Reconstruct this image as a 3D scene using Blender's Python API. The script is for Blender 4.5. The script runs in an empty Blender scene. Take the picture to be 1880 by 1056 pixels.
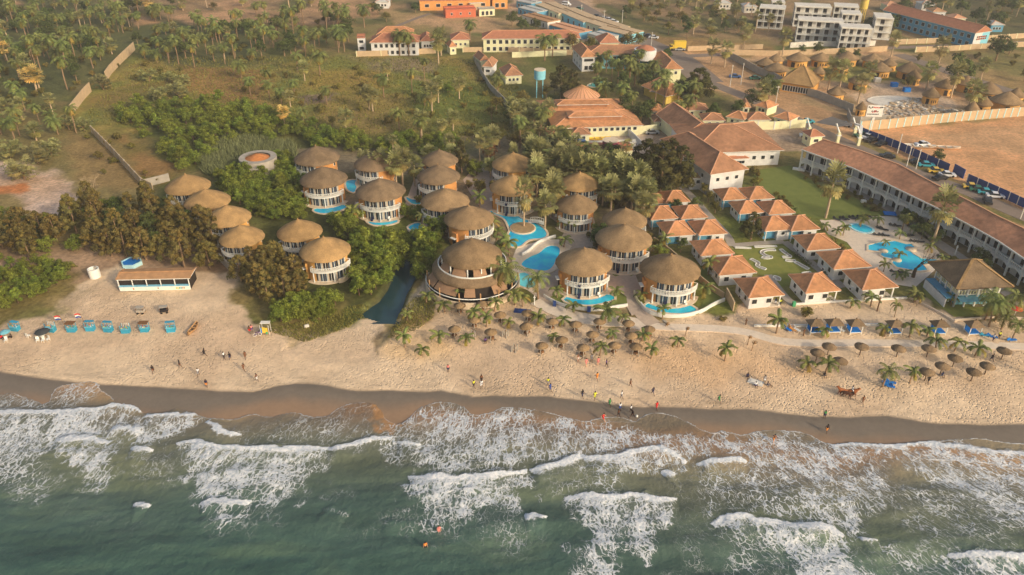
import bpy, bmesh, math, random
import numpy as np
from mathutils import Vector, Matrix
random.seed(7)
R = math.radians
PI = math.pi
scene = bpy.context.scene
col = scene.collection
FPX, PITCH, CAMH = 1447.0, math.radians(31.0), 85.0
CP, SP = math.cos(PITCH), math.sin(PITCH)
SEA = -2.0
def G(px, py, z=0.0):
 xc, yc = (px - 940.0) / FPX, (528.0 - py) / FPX
 dy, dz = CP + yc * SP, -SP + yc * CP
 t = (z - CAMH) / dz
 return (xc * t, dy * t)
def PX(x, y, z=0.0):
 dz = z - CAMH
 zc = y * CP - dz * SP
 yc = y * SP + dz * CP
 return (940 + FPX * x / zc, 528 - FPX * yc / zc)
def Gn(px, py, z=0.0):
 xc, yc = (px - 940.0) / FPX, (528.0 - py) / FPX
 dy, dz = CP + yc * SP, -SP + yc * CP
 t = (z - CAMH) / dz
 return xc * t, dy * t
WET = [(-300,665),(0,682),(60,690),(130,697),(200,703),(260,706),(330,712),(400,716),(460,716),(500,708),(545,702),(600,706),(660,714),(720,714),(780,717),
       (815,714),(850,722),(870,727),(905,725),(950,728),(1000,727),(1050,732),(1110,737),(1140,742),(1180,747),(1240,747),(1300,751),(1380,750),(1430,755),
       (1490,763),(1560,765),(1620,762),(1680,768),(1740,775),(1790,778),(1880,777),(2200,790)]
_wp = [G(a, b, -1.5) for a, b in WET]
_wx = np.array([p[0] for p in _wp]); _wy = np.array([p[1] for p in _wp])
_lx = _wx; _ly = np.convolve(np.pad(_wy, 3, mode='edge'), np.ones(7) / 7, mode='valid')
def sea_dist(x, y):
 return y - np.interp(x, _lx, _ly)
def wet_line(x):
 return np.interp(x, _wx, _wy)
def poly(pts, z=0.0):
 return [G(a, b, z) for a, b in pts]
def sdf(P, x, y):
 """signed distance (inside > 0) to a closed polygon, arrays"""
 x = np.asarray(x, dtype=float); y = np.asarray(y, dtype=float)
 d = np.full(x.shape, 1e18); inside = np.zeros(x.shape, bool)
 n = len(P)
 for i in range(n):
  ax, ay = P[i]; bx, by = P[(i + 1) % n]
  ex, ey = bx - ax, by - ay
  L = ex * ex + ey * ey + 1e-12
  t = np.clip(((x - ax) * ex + (y - ay) * ey) / L, 0, 1)
  qx, qy = x - ax - t * ex, y - ay - t * ey
  d = np.minimum(d, qx * qx + qy * qy)
  if abs(ey) > 1e-12:
   c = ((ay > y) != (by > y)) & (x < (bx - ax) * (y - ay) / (by - ay) + ax)
   inside ^= c
 d = np.sqrt(d)
 return np.where(inside, d, -d)
def mask_poly(P, x, y, soft):
 m = np.zeros(x.shape)
 xs = [p[0] for p in P]; ys = [p[1] for p in P]
 s = (x > min(xs) - soft) & (x < max(xs) + soft) & (y > min(ys) - soft) & (y < max(ys) + soft)
 if s.any():
  v = np.clip(sdf(P, x[s], y[s]) / (2 * soft) + 0.5, 0, 1)
  m[s] = v * v * (3 - 2 * v)
 return m
def smooth(a, b, v):
 t = np.clip((v - a) / (b - a), 0, 1)
 return t * t * (3 - 2 * t)
def vnoise(x, y, seed=0):
 xi = np.floor(x).astype(np.int64); yi = np.floor(y).astype(np.int64)
 fx, fy = x - xi, y - yi
 fx = fx * fx * (3 - 2 * fx); fy = fy * fy * (3 - 2 * fy)
 def h(a, b):
  n = (a * 374761393 + b * 668265263 + seed * 1442695041) & 0xffffffff
  n = ((n ^ (n >> 13)) * 1274126177) & 0xffffffff
  n = (n ^ (n >> 16)) & 0xffffffff
  return n / 4294967295.0
 return (h(xi, yi) * (1 - fx) + h(xi + 1, yi) * fx) * (1 - fy) + (h(xi, yi + 1) * (1 - fx) + h(xi + 1, yi + 1) * fx) * fy
def fbm(x, y, seed=0, o=4):
 s = 0; a = 0.5; t = 0
 for k in range(o):
  s = s + a * vnoise(x, y, seed + k * 17); t += a
  x = x * 2.03 + 5.1; y = y * 2.03 + 1.7; a *= 0.5
 return s / t
RIVER = poly([(748,430),(738,470),(724,500),(712,530),(697,552),(682,562),(664,576),(690,584),(724,584),(738,562),(746,540),(763,510),(768,480),(762,430)], -0.8)
MOUTH = poly([(590,575),(660,572),(725,578),(742,590),(712,612),(700,628),(690,640),(686,655),(600,660),(520,640)], -0.8)
def hgt(x, y):
 """ground height"""
 sc = np.isscalar(x)
 x = np.atleast_1d(np.asarray(x, float)); y = np.atleast_1d(np.asarray(y, float))
 d = sea_dist(x, y)
 z = np.where(d > 0, -1.5 + 1.5 * smooth(0, 34, d), -1.5 + 0.085 * d)
 z = np.maximum(z, -14)
 r = mask_poly(RIVER, x, y, 1.2)
 z = z - 2.2 * r
 m = mask_poly(MOUTH, x, y, 0.9)
 z = z * (1 - m) + np.minimum(z, -0.9 - 0.02 * (34 - np.clip(d, 0, 34))) * m
 return float(z[0]) if sc else z
def at(px, py, up=0.0):
 """the point of the ground (plus up) that the photo shows at this pixel"""
 z = 0.0
 for _ in range(7):
  x, y = G(px, py, z + up)
  z = hgt(x, y)
 return Vector((x, y, z))
def lin(c):
 c = c / 255.0
 return c / 12.92 if c <= 0.04045 else ((c + 0.055) / 1.055) ** 2.4
KA = 1.45
def C3(r, g, b, k=None):
 k = KA if k is None else k
 return tuple(min(0.86, lin(v) * k) for v in (r, g, b))
M = {}
def mat(name, rgb, rough=0.85, var=0.18, scale=1.5, bump=0.0, bscale=8.0, k=None, spec=0.25, tint=False, rand=0.0, stretch=None, rgb2=None, metal=0.0, wave=None, emis=None, alpha=None, hue=0.0, trans=0.0, blotch=None):
 m = bpy.data.materials.new(name); m.use_nodes = True
 nt = m.node_tree; N = nt.nodes; L = nt.links
 bs = N['Principled BSDF']
 bs.inputs['Roughness'].default_value = rough
 bs.inputs['Specular IOR Level'].default_value = spec
 bs.inputs['Metallic'].default_value = metal
 c1 = C3(*rgb, k=k)
 c2 = C3(*rgb2, k=k) if rgb2 else tuple(v * (1 - var) for v in c1)
 c0 = c1 if rgb2 else tuple(min(.9, v * (1 + var)) for v in c1)
 tc = N.new('ShaderNodeTexCoord')
 src = tc.outputs['Object']
 if stretch:
  mp = N.new('ShaderNodeMapping'); mp.inputs['Scale'].default_value = stretch
  L.new(src, mp.inputs['Vector']); src = mp.outputs['Vector']
 if rand:
  io = N.new('ShaderNodeObjectInfo'); vo = N.new('ShaderNodeVectorMath'); vo.operation = 'MULTIPLY_ADD'; vo.inputs[1].default_value = (60, 60, 60)
  L.new(io.outputs['Random'], vo.inputs[0]); L.new(src, vo.inputs[2]); src = vo.outputs[0]
 nz = N.new('ShaderNodeTexNoise'); nz.inputs['Scale'].default_value = scale; nz.inputs['Detail'].default_value = 6; nz.inputs['Roughness'].default_value = 0.6
 L.new(src, nz.inputs['Vector'])
 mr = N.new('ShaderNodeMapRange'); mr.inputs[1].default_value = 0.3; mr.inputs[2].default_value = 0.7
 L.new(nz.outputs['Fac'], mr.inputs[0])
 mx = N.new('ShaderNodeMix'); mx.data_type = 'RGBA'
 mx.inputs[6].default_value = (*c0, 1); mx.inputs[7].default_value = (*c2, 1)
 L.new(mr.outputs[0], mx.inputs[0])
 out = mx.outputs[2]
 if blotch:
  nb_ = N.new('ShaderNodeTexNoise'); nb_.inputs['Scale'].default_value = blotch[0]; nb_.inputs['Detail'].default_value = 3; L.new(src, nb_.inputs['Vector'])
  mb_ = N.new('ShaderNodeMapRange'); mb_.inputs[1].default_value = .35; mb_.inputs[2].default_value = .65; mb_.inputs[3].default_value = 1 - blotch[1]; mb_.inputs[4].default_value = 1 + blotch[1] * .6; L.new(nb_.outputs['Fac'], mb_.inputs[0])
  vm_ = N.new('ShaderNodeVectorMath'); vm_.operation = 'SCALE'; L.new(out, vm_.inputs[0]); L.new(mb_.outputs[0], vm_.inputs['Scale']); out = vm_.outputs[0]
 if wave:
  ax, sc, amt = wave
  wv = N.new('ShaderNodeTexWave'); wv.wave_type = 'BANDS'; wv.bands_direction = ax; wv.inputs['Scale'].default_value = sc
  wv.inputs['Distortion'].default_value = 1.0; wv.inputs['Detail'].default_value = 2; wv.inputs['Detail Scale'].default_value = 3
  L.new(tc.outputs['Object'], wv.inputs['Vector'])
  ml = N.new('ShaderNodeMix'); ml.data_type = 'RGBA'; ml.blend_type = 'MULTIPLY'; ml.inputs[0].default_value = amt
  L.new(out, ml.inputs[6]); L.new(wv.outputs['Color'], ml.inputs[7]); out = ml.outputs[2]
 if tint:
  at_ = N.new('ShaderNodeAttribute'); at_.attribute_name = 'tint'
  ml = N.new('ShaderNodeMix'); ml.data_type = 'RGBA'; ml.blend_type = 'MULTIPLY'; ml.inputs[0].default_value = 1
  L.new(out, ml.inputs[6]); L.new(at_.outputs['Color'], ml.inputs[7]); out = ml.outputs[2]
 if rand or hue:
  oi = N.new('ShaderNodeObjectInfo')
  hs = N.new('ShaderNodeHueSaturation')
  m1 = N.new('ShaderNodeMapRange'); m1.inputs[3].default_value = 1 - rand; m1.inputs[4].default_value = 1 + rand
  L.new(oi.outputs['Random'], m1.inputs[0]); L.new(m1.outputs[0], hs.inputs['Value'])
  m2 = N.new('ShaderNodeMath'); m2.operation = 'MULTIPLY'; m2.inputs[1].default_value = 7.31
  m3 = N.new('ShaderNodeMath'); m3.operation = 'FRACT'
  m4 = N.new('ShaderNodeMapRange'); m4.inputs[3].default_value = 0.5 - hue; m4.inputs[4].default_value = 0.5 + hue
  L.new(oi.outputs['Random'], m2.inputs[0]); L.new(m2.outputs[0], m3.inputs[0]); L.new(m3.outputs[0], m4.inputs[0]); L.new(m4.outputs[0], hs.inputs['Hue'])
  L.new(out, hs.inputs['Color']); out = hs.outputs['Color']
 L.new(out, bs.inputs['Base Color'])
 if bump:
  n2 = N.new('ShaderNodeTexNoise'); n2.inputs['Scale'].default_value = bscale; n2.inputs['Detail'].default_value = 4
  L.new(src, n2.inputs['Vector'])
  bp = N.new('ShaderNodeBump'); bp.inputs['Strength'].default_value = 0.6; bp.inputs['Distance'].default_value = bump
  L.new(n2.outputs['Fac'], bp.inputs['Height']); L.new(bp.outputs[0], bs.inputs['Normal'])
 if trans:
  tr = N.new('ShaderNodeBsdfTranslucent'); L.new(out, tr.inputs['Color'])
  ms = N.new('ShaderNodeMixShader'); ms.inputs[0].default_value = trans
  L.new(bs.outputs[0], ms.inputs[1]); L.new(tr.outputs[0], ms.inputs[2])
  L.new(ms.outputs[0], N['Material Output'].inputs['Surface'])
 M[name] = m
 return m
class MB:
 def __init__(s):
  s.v = []; s.f = []; s.mi = []; s.mats = []; s.sm = []
 def m(s, mt):
  if mt not in s.mats: s.mats.append(mt)
  return s.mats.index(mt)
 def add(s, vs, fs, mt, smooth=False):
  o = len(s.v); i = s.m(mt)
  s.v.extend(vs)
  for f in fs:
   s.f.append(tuple(o + k for k in f)); s.mi.append(i); s.sm.append(smooth)
  return s
 def box(s, c, d, mt, rz=0.0, shear=None):
  cx, cy, cz = c; dx, dy, dz = d[0] / 2, d[1] / 2, d[2] / 2
  ca, sa = math.cos(rz), math.sin(rz)
  vs = []
  for z in (-dz, dz):
   for x, y in ((-dx, -dy), (dx, -dy), (dx, dy), (-dx, dy)):
    vs.append((cx + x * ca - y * sa, cy + x * sa + y * ca, cz + z))
  return s.add(vs, [(3,2,1,0),(4,5,6,7),(0,1,5,4),(1,2,6,5),(2,3,7,6),(3,0,4,7)], mt)
 def bar(s, a, b, w, mt, h=None, up=(0,0,1)):
  a = Vector(a); b = Vector(b); h = h or w
  d = (b - a)
  if d.length < 1e-6: return s
  d.normalize(); u = Vector(up)
  if abs(d.dot(u)) > .98: u = Vector((1, 0, 0))
  x = d.cross(u).normalized() * w / 2; y = x.normalized().cross(d) * h / 2
  vs = [tuple(p + q) for p in (a, b) for q in (-x - y, x - y, x + y, -x + y)]
  return s.add(vs, [(0,1,2,3),(7,6,5,4),(0,4,5,1),(1,5,6,2),(2,6,7,3),(3,7,4,0)], mt)
 def lathe(s, prof, mt, n=32, c=(0,0,0), a0=0, a1=2*PI, smooth=True, jit=0, rnd=None, flat=False):
  full = abs(a1 - a0 - 2 * PI) < 1e-6
  m_ = n if full else n + 1
  vs = []
  for j, (r, z) in enumerate(prof):
   for i in range(m_):
    a = a0 + (a1 - a0) * i / n
    rr = r * (1 + (rnd.uniform(-jit, jit) if rnd else 0)); zz = z + (rnd.uniform(-jit, jit) * 2 if rnd and r > .1 else 0)
    vs.append((c[0] + rr * math.cos(a), c[1] + rr * math.sin(a), c[2] + zz))
  fs = []
  for j in range(len(prof) - 1):
   for i in range(n):
    k = (i + 1) % m_
    fs.append((j * m_ + i, j * m_ + k, (j + 1) * m_ + k, (j + 1) * m_ + i))
  return s.add(vs, fs, mt, smooth)
 def cyl(s, c, r, h, mt, n=10, r2=None, cap=True, smooth=True):
  r2 = r if r2 is None else r2
  vs = [(c[0] + r * math.cos(2*PI*i/n), c[1] + r * math.sin(2*PI*i/n), c[2]) for i in range(n)] + \
             [(c[0] + r2 * math.cos(2*PI*i/n), c[1] + r2 * math.sin(2*PI*i/n), c[2] + h) for i in range(n)]
  s.add(vs, [(i, (i+1) % n, n + (i+1) % n, n + i) for i in range(n)], mt, smooth)
  if cap:
   s.add(vs[n:], [tuple(range(n))], mt); s.add(vs[:n], [tuple(reversed(range(n)))], mt)
  return s
 def tube(s, pts, rs, mt, n=6, cap=True):
  pts = [Vector(p) for p in pts]
  if not hasattr(rs, '__len__'): rs = [rs] * len(pts)
  vs = []
  for i, p in enumerate(pts):
   d = (pts[min(i+1, len(pts)-1)] - pts[max(i-1, 0)]).normalized()
   u = Vector((0, 0, 1)) if abs(d.z) < .9 else Vector((1, 0, 0))
   x = d.cross(u).normalized(); y = x.cross(d)
   for k in range(n):
    a = 2 * PI * k / n
    vs.append(tuple(p + (x * math.cos(a) + y * math.sin(a)) * rs[i]))
  fs = [(i*n+k, i*n+(k+1) % n, (i+1)*n+(k+1) % n, (i+1)*n+k) for i in range(len(pts)-1) for k in range(n)]
  s.add(vs, fs, mt, True)
  if cap: s.add(vs[-n:], [tuple(range(n))], mt)
  return s
 def prism(s, pts, z0, z1, mt, top=True, bottom=False):
  n = len(pts)
  ar = sum(pts[i][0]*pts[(i+1) % n][1]-pts[(i+1) % n][0]*pts[i][1] for i in range(n))
  if ar < 0: pts = pts[::-1]
  vs = [(p[0], p[1], z0) for p in pts] + [(p[0], p[1], z1) for p in pts]
  fs = [(i, (i+1) % n, n+(i+1) % n, n+i) for i in range(n)]
  s.add(vs, fs, mt)
  if top: s.add(vs[n:], [tuple(range(n))], mt)
  if bottom: s.add(vs[:n], [tuple(reversed(range(n)))], mt)
  return s
 def mesh(s, name):
  me = bpy.data.meshes.new(name)
  me.from_pydata([tuple(v) for v in s.v], [], s.f)
  for m_ in s.mats: me.materials.append(M[m_] if isinstance(m_, str) else m_)
  me.polygons.foreach_set('material_index', s.mi)
  me.polygons.foreach_set('use_smooth', s.sm)
  me.update()
  return me
 def build(s, name, parent=None, loc=(0,0,0), rz=0.0):
  return obj(name, s.mesh(name), parent, loc, rz)
def obj(name, me, parent=None, loc=(0,0,0), rz=0.0, sc=1.0):
 o = bpy.data.objects.new(name, me); col.objects.link(o)
 o.location = loc; o.rotation_euler = (0, 0, rz)
 o.scale = (sc, sc, sc) if not hasattr(sc, '__len__') else sc
 if parent is not None: o.parent = parent
 return o
def tag(o, label=None, cat=None, group=None, kind=None):
 if label: o['label'] = label
 if cat: o['category'] = cat
 if group: o['group'] = group
 if kind: o['kind'] = kind
 return o
def thing(name, label, cat, loc=(0,0,0), rz=0.0, group=None, sc=1.0):
 return tag(obj(name, None, None, loc, rz, sc), label, cat, group)
def kids(o): return list(o.children)
_kids_cache = {}
def copy_tree(root, loc, rz=0.0, sc=None, label=None, group=None, cat=None):
 if root.name not in _kids_cache:
  ks = kids(root); _kids_cache[root.name] = [(k, kids(k)) for k in ks]
 r = root.copy(); col.objects.link(r)
 r.location = loc; r.rotation_euler = (0, 0, rz)
 if sc is not None: r.scale = (sc, sc, sc) if not hasattr(sc, '__len__') else sc
 if label: r['label'] = label
 if group: r['group'] = group
 for k, gs in _kids_cache[root.name]:
  c = k.copy(); col.objects.link(c); c.parent = r
  for g in gs:
   d = g.copy(); col.objects.link(d); d.parent = c
 return r
ALLP = []
class Proto:
 """first use returns the original, later uses copies"""
 def __init__(s, root): s.root = root; s.used = False; ALLP.append(s)
 def put(s, loc, rz=0.0, sc=None, label=None, group=None):
  if not s.used:
   s.used = True; r = s.root
   if r.name not in _kids_cache:
    _kids_cache[r.name] = [(k, kids(k)) for k in kids(r)]
   r.location = loc; r.rotation_euler = (0, 0, rz)
   if sc is not None: r.scale = (sc, sc, sc) if not hasattr(sc, '__len__') else sc
   if label: r['label'] = label
   if group: r['group'] = group
   return r
  return copy_tree(s.root, loc, rz, sc, label, group)
def flat_sheet(name, pts_list, mt, z, parent=None, thick=0.0):
 """flat polygons (world xy) as one sheet"""
 bm = bmesh.new()
 for P in pts_list:
  vs = [bm.verts.new((p[0], p[1], z)) for p in P]
  f = bm.faces.new(vs)
  if f.normal.z < 0: f.normal_flip()
 bm.normal_update()
 for f in bm.faces:
  if f.normal.z < 0: f.normal_flip()
 bmesh.ops.triangulate(bm, faces=bm.faces[:])
 me = bpy.data.meshes.new(name); bm.to_mesh(me); bm.free()
 me.materials.append(M[mt])
 return obj(name, me, parent)
def smooth_poly(P, it=2):
 for _ in range(it):
  Q = []
  n = len(P)
  for i in range(n):
   a, b = P[i], P[(i + 1) % n]
   Q.append((a[0]*.75+b[0]*.25, a[1]*.75+b[1]*.25)); Q.append((a[0]*.25+b[0]*.75, a[1]*.25+b[1]*.75))
  P = Q
 return P
def inset_poly(P, d):
 """grow (d>0) a polygon"""
 n = len(P)
 ar = sum(P[i][0]*P[(i+1) % n][1]-P[(i+1) % n][0]*P[i][1] for i in range(n))
 s = 1 if ar > 0 else -1
 Q = []
 for i in range(n):
  a = Vector(P[i-1]); b = Vector(P[i]); c = Vector(P[(i+1) % n])
  e1 = (b - a).normalized(); e2 = (c - b).normalized()
  n1 = Vector((e1.y, -e1.x)) * s; n2 = Vector((e2.y, -e2.x)) * s
  m_ = (n1 + n2)
  if m_.length < 1e-6: m_ = n1
  m_.normalize()
  k = max(0.5, m_.dot(n1))
  Q.append((b.x + m_.x * d / k, b.y + m_.y * d / k))
 return Q
def ribbon(pts, w):
 """centre line (world) -> polygon of width w"""
 L_, R_ = [], []
 n = len(pts)
 for i in range(n):
  a = Vector(pts[max(0, i-1)][:2]); b = Vector(pts[min(n-1, i+1)][:2])
  d = (b - a).normalized(); nn = Vector((-d.y, d.x)) * w / 2
  p = Vector(pts[i][:2])
  L_.append(tuple(p + nn)); R_.append(tuple(p - nn))
 return L_ + R_[::-1]
def smooth_line(P, it=2):
 for _ in range(it):
  Q = [P[0]]
  for i in range(len(P) - 1):
   a, b = P[i], P[i + 1]
   Q.append((a[0]*.75+b[0]*.25, a[1]*.75+b[1]*.25)); Q.append((a[0]*.25+b[0]*.75, a[1]*.25+b[1]*.75))
  Q.append(P[-1]); P = Q
 return P
ORD = ['first','second','third','fourth','fifth','sixth','seventh','eighth','ninth','tenth','eleventh','twelfth','thirteenth','fourteenth','fifteenth','sixteenth','seventeenth','eighteenth','nineteenth','twentieth']
def ordw(i):
 if i < 20: return ORD[i]
 tens = ['','','twenty','thirty','forty','fifty','sixty','seventy','eighty','ninety']
 t, u = divmod(i + 1, 10)
 if t < 10:
  return (tens[t] + '-' + ORD[u-1]) if u else tens[t][:-1] + 'ieth'
 h = i + 1 - 100
 return 'hundred-and-' + (ordw(h - 1) if h else 'zeroth')
cam = bpy.data.cameras.new('camera'); camo = bpy.data.objects.new('camera', cam); col.objects.link(camo)
cam.sensor_width = 36; cam.lens = FPX / 1880 * 36
camo.location = (0, 0, CAMH); camo.rotation_euler = (PI / 2 - PITCH, 0, 0)
cam.clip_start = 1; cam.clip_end = 9000
scene.camera = camo
SUN_EL, SUN_AZ = R(24), R(133)     # azimuth clockwise from +Y
world = bpy.data.worlds.new('World'); scene.world = world; world.use_nodes = True
nt = world.node_tree; bg = nt.nodes['Background']
sky = nt.nodes.new('ShaderNodeTexSky'); sky.sky_type = 'NISHITA'; sky.sun_disc = False
sky.sun_elevation = SUN_EL; sky.sun_rotation = SUN_AZ; sky.altitude = 50; sky.dust_density = 6.0; sky.air_density = 1.2
nt.links.new(sky.outputs[0], bg.inputs[0]); bg.inputs[1].default_value = 0.15
sl = bpy.data.lights.new('sun', 'SUN'); so = bpy.data.objects.new('sun', sl); col.objects.link(so)
sl.energy = 2.15; sl.angle = R(3); sl.color = (1.0, 0.86, 0.66)
sdir = Vector((math.sin(SUN_AZ) * math.cos(SUN_EL), math.cos(SUN_AZ) * math.cos(SUN_EL), math.sin(SUN_EL)))
so.rotation_euler = sdir.to_track_quat('Z', 'Y').to_euler(); so.location = (60, -60, 120)
scene.view_settings.view_transform = 'Standard'; scene.view_settings.look = 'None'; scene.view_settings.exposure = 0; scene.view_settings.gamma = 1
scene.cycles.use_denoising = True
try: scene.cycles.denoiser = 'OPENIMAGEDENOISE'
except Exception: pass
scene.cycles.max_bounces = 5; scene.cycles.diffuse_bounces = 2; scene.cycles.glossy_bounces = 2; scene.cycles.transmission_bounces = 3; scene.cycles.transparent_max_bounces = 6
scene.cycles.caustics_reflective = False; scene.cycles.caustics_refractive = False
hm = bpy.data.materials.new('haze'); hm.use_nodes = True; hn = hm.node_tree; hn.nodes.clear()
ho = hn.nodes.new('ShaderNodeOutputMaterial'); hv = hn.nodes.new('ShaderNodeVolumeScatter'); hv.inputs['Color'].default_value = (.93, .90, .86, 1); hv.inputs['Density'].default_value = 0.00046; hv.inputs['Anisotropy'].default_value = .2
hn.links.new(hv.outputs[0], ho.inputs['Volume'])
hb = bpy.data.meshes.new('haze'); X_, Y0_, Y1_, Z_ = 900, -300, 1500, 70
hb.from_pydata([(x, y, z) for z in (-30, Z_) for x, y in ((-X_, Y0_), (X_, Y0_), (X_, Y1_), (-X_, Y1_))], [], [(3,2,1,0),(4,5,6,7),(0,1,5,4),(1,2,6,5),(2,3,7,6),(3,0,4,7)])
hb.materials.append(hm); hz = bpy.data.objects.new('haze', hb); col.objects.link(hz); hz['kind'] = 'stuff'; hz['label'] = 'thin warm evening haze over the whole coast'; hz['category'] = 'haze'
scene.cycles.volume_bounces = 0
def lattice(x0, x1, dx, y0, y1, dy):
 px = np.arange(x0, x1 + dx, dx); py = np.arange(y0, y1 + dy, dy)
 return np.meshgrid(px, py)
def grid_mesh(name, X, Y, Z, keep=None):
 h, w = X.shape
 idx = np.arange(h * w).reshape(h, w)
 q = np.stack([idx[1:, :-1], idx[1:, 1:], idx[:-1, 1:], idx[:-1, :-1]], -1).reshape(-1, 4)
 if keep is not None:
  k = keep.reshape(-1)
  q = q[k[q].any(1)]
 used = np.zeros(h * w, bool); used[q.reshape(-1)] = True
 remap = np.cumsum(used) - 1
 q = remap[q]
 co = np.stack([X.reshape(-1)[used], Y.reshape(-1)[used], Z.reshape(-1)[used]], 1)
 me = bpy.data.meshes.new(name)
 me.vertices.add(len(co)); me.vertices.foreach_set('co', co.reshape(-1))
 me.loops.add(len(q) * 4); me.loops.foreach_set('vertex_index', q.reshape(-1).astype(np.int32))
 me.polygons.add(len(q)); me.polygons.foreach_set('loop_start', np.arange(0, len(q) * 4, 4, dtype=np.int32))
 me.polygons.foreach_set('use_smooth', np.ones(len(q), bool))
 me.update(); me.validate()
 return me, used
def set_attr(me, name, arr, used, color=False):
 if color:
  a = me.attributes.new(name, 'FLOAT_COLOR', 'POINT')
  c = np.ones((int(used.sum()), 4)); c[:, :3] = arr.reshape(-1, 3)[used]
  a.data.foreach_set('color', c.reshape(-1))
 else:
  a = me.attributes.new(name, 'FLOAT', 'POINT'); a.data.foreach_set('value', arr.reshape(-1)[used])
gpx, gpy = lattice(-420, 2300, 2.2, -70, 860, 2.0)
def land_xy(px, py):
 z = np.zeros(px.shape)
 for _ in range(3):
  x, y = Gn(px, py, z); z = hgt(x.reshape(-1), y.reshape(-1)).reshape(px.shape)
 return x, y, z
GX, GY = Gn(gpx, gpy, -0.6)
gx, gy = GX.reshape(-1), GY.reshape(-1)
GZ = hgt(gx, gy)
n1 = fbm(gx / 14, gy / 14, 3); n2 = fbm(gx / 5, gy / 5, 9); n3 = fbm(gx / 40, gy / 40, 21); n4 = fbm(gx / 1.6, gy / 1.6, 33, 3)
wx_ = gx + (fbm(gx / 6, gy / 6, 51) - .5) * 7; wy_ = gy + (fbm(gx / 6, gy / 6, 61) - .5) * 9
def c(r, g, b): return np.array(C3(r, g, b))
colr = np.zeros((gx.size, 3))
dry = c(120, 104, 64); olive = c(92, 92, 46)
t = smooth(.38, .62, n1)[:, None]
colr[:] = dry * (1 - t) + olive * t
sandm = np.zeros(gx.size)
def paint(P, rgb, soft=2.0, amt=1.0, warp=True, rgb2=None, n=None, sand=None, z=0.0):
 global colr, sandm
 Pw = poly(P, z)
 m = mask_poly(Pw, wx_ if warp else gx, wy_ if warp else gy, soft) * amt
 a = c(*rgb)
 if rgb2 is not None:
  k = smooth(.36, .64, n1 if n is None else n)[:, None]
  a = a * (1 - k) + c(*rgb2) * k
 colr = colr * (1 - m[:, None]) + a * m[:, None]
 if sand is not None: sandm = sandm * (1 - m) + sand * m
paint([(-500,-60),(2300,-60),(2300,70),(1300,70),(1120,60),(900,60),(640,40),(-500,60)], (140,112,82), 8, .8, rgb2=(92,88,52))
paint([(0,-10),(130,0),(250,20),(340,40),(480,60),(480,115),(350,130),(150,150),(120,180),(-300,200),(-400,0)], (72,78,44), 5, .9, rgb2=(92,90,52))
for P in ([(0,8),(30,2),(60,14),(40,24),(0,22)], [(225,28),(262,24),(300,40),(250,48)], [(320,30),(480,14),(500,34),(440,44),(340,44)], [(380,8),(430,0),(470,10),(420,18)],
          [(470,20),(560,14),(660,26),(640,44),(560,46),(480,44)], [(560,0),(660,-10),(700,14),(690,34),(640,30)]):
 paint(P, (176,136,100), 2.5, .8, rgb2=(150,116,84))
paint([(700,20),(840,26),(960,40),(950,60),(830,62),(730,50)], (168,134,98), 2.5, .9, rgb2=(150,124,84))
paint([(640,45),(830,48),(830,70),(700,80),(620,70)], (112,104,60), 3, .8, rgb2=(140,112,76))
paint([(250,100),(330,128),(480,122),(650,100),(880,104),(930,150),(965,230),(960,300),(850,275),(700,262),(520,262),(430,250),(250,250),(140,245),(100,215)], (108,110,50), 3, .95, rgb2=(134,114,60))
paint([(560,125),(700,128),(720,160),(640,178),(560,160)], (146,118,58), 4, .7)
paint([(640,105),(800,108),(800,132),(700,134)], (128,108,86), 3, .8, rgb2=(100,96,60))
paint([(740,150),(880,160),(930,200),(900,230),(760,210)], (88,98,42), 4, .75)
paint([(560,205),(720,200),(780,235),(720,262),(560,255)], (118,100,58), 4, .7)
paint([(330,120),(480,128),(500,160),(470,188),(380,186),(335,160)], (146,108,62), 3, .85, rgb2=(126,96,56))
paint([(150,180),(330,140),(345,175),(262,200),(180,205)], (122,98,54), 3, .8, rgb2=(92,92,46))
paint([(548,178),(600,172),(620,180),(570,192)], (118,98,82), 1.5, .9)
paint([(740,136),(800,146),(790,152),(735,144)], (150,124,92), 1.5, .8)
paint([(920,110),(980,120),(985,260),(930,240),(890,130)], (84,88,46), 3, .7)
paint([(-400,200),(130,220),(190,262),(280,345),(290,360),(100,480),(-400,480)], (116,104,62), 4, .9, rgb2=(130,112,72))
paint([(-300,290),(50,300),(130,335),(152,368),(128,405),(90,400),(60,382),(0,352),(-300,350)], (196,170,150), 2.2, .95, rgb2=(176,146,120))
paint([(-40,343),(50,342),(62,350),(40,358),(-30,357)], (170,108,62), 1.2, .95)
paint([(120,240),(190,262),(270,345),(210,350),(140,330)], (130,106,66), 2.5, .8)
paint([(-300,395),(60,392),(110,402),(140,420),(60,440),(-300,440)], (82,90,46), 3, .8)
paint([(190,245),(270,260),(330,310),(300,335),(255,320)], (112,98,48), 2.5, .8, rgb2=(140,104,64))
paint([(-300,455),(130,448),(240,420),(400,440),(430,480),(440,520),(200,520),(-300,540)], (158,130,104), 2.5, .95, rgb2=(132,106,80), sand=.3)
paint([(-300,430),(100,440),(140,458),(-300,500)], (112,92,62), 3, .7)
paint([(270,215),(450,195),(640,240),(960,255),(960,300),(760,400),(770,440),(715,540),(650,570),(600,470),(520,420),(430,330),(340,310),(280,270)], (62,68,30), 3, .9, rgb2=(84,84,40))
paint([(440,330),(520,290),(560,340),(660,400),(740,430),(700,500),(640,540),(560,560),(480,420)], (60,62,30), 3, .8)
paint([(545,270),(1000,240),(1200,300),(1330,400),(1340,520),(1280,570),(1080,560),(1000,520),(800,440),(700,400),(600,390)], (128,112,88), 2.5, .85, rgb2=(96,92,54))
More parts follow.
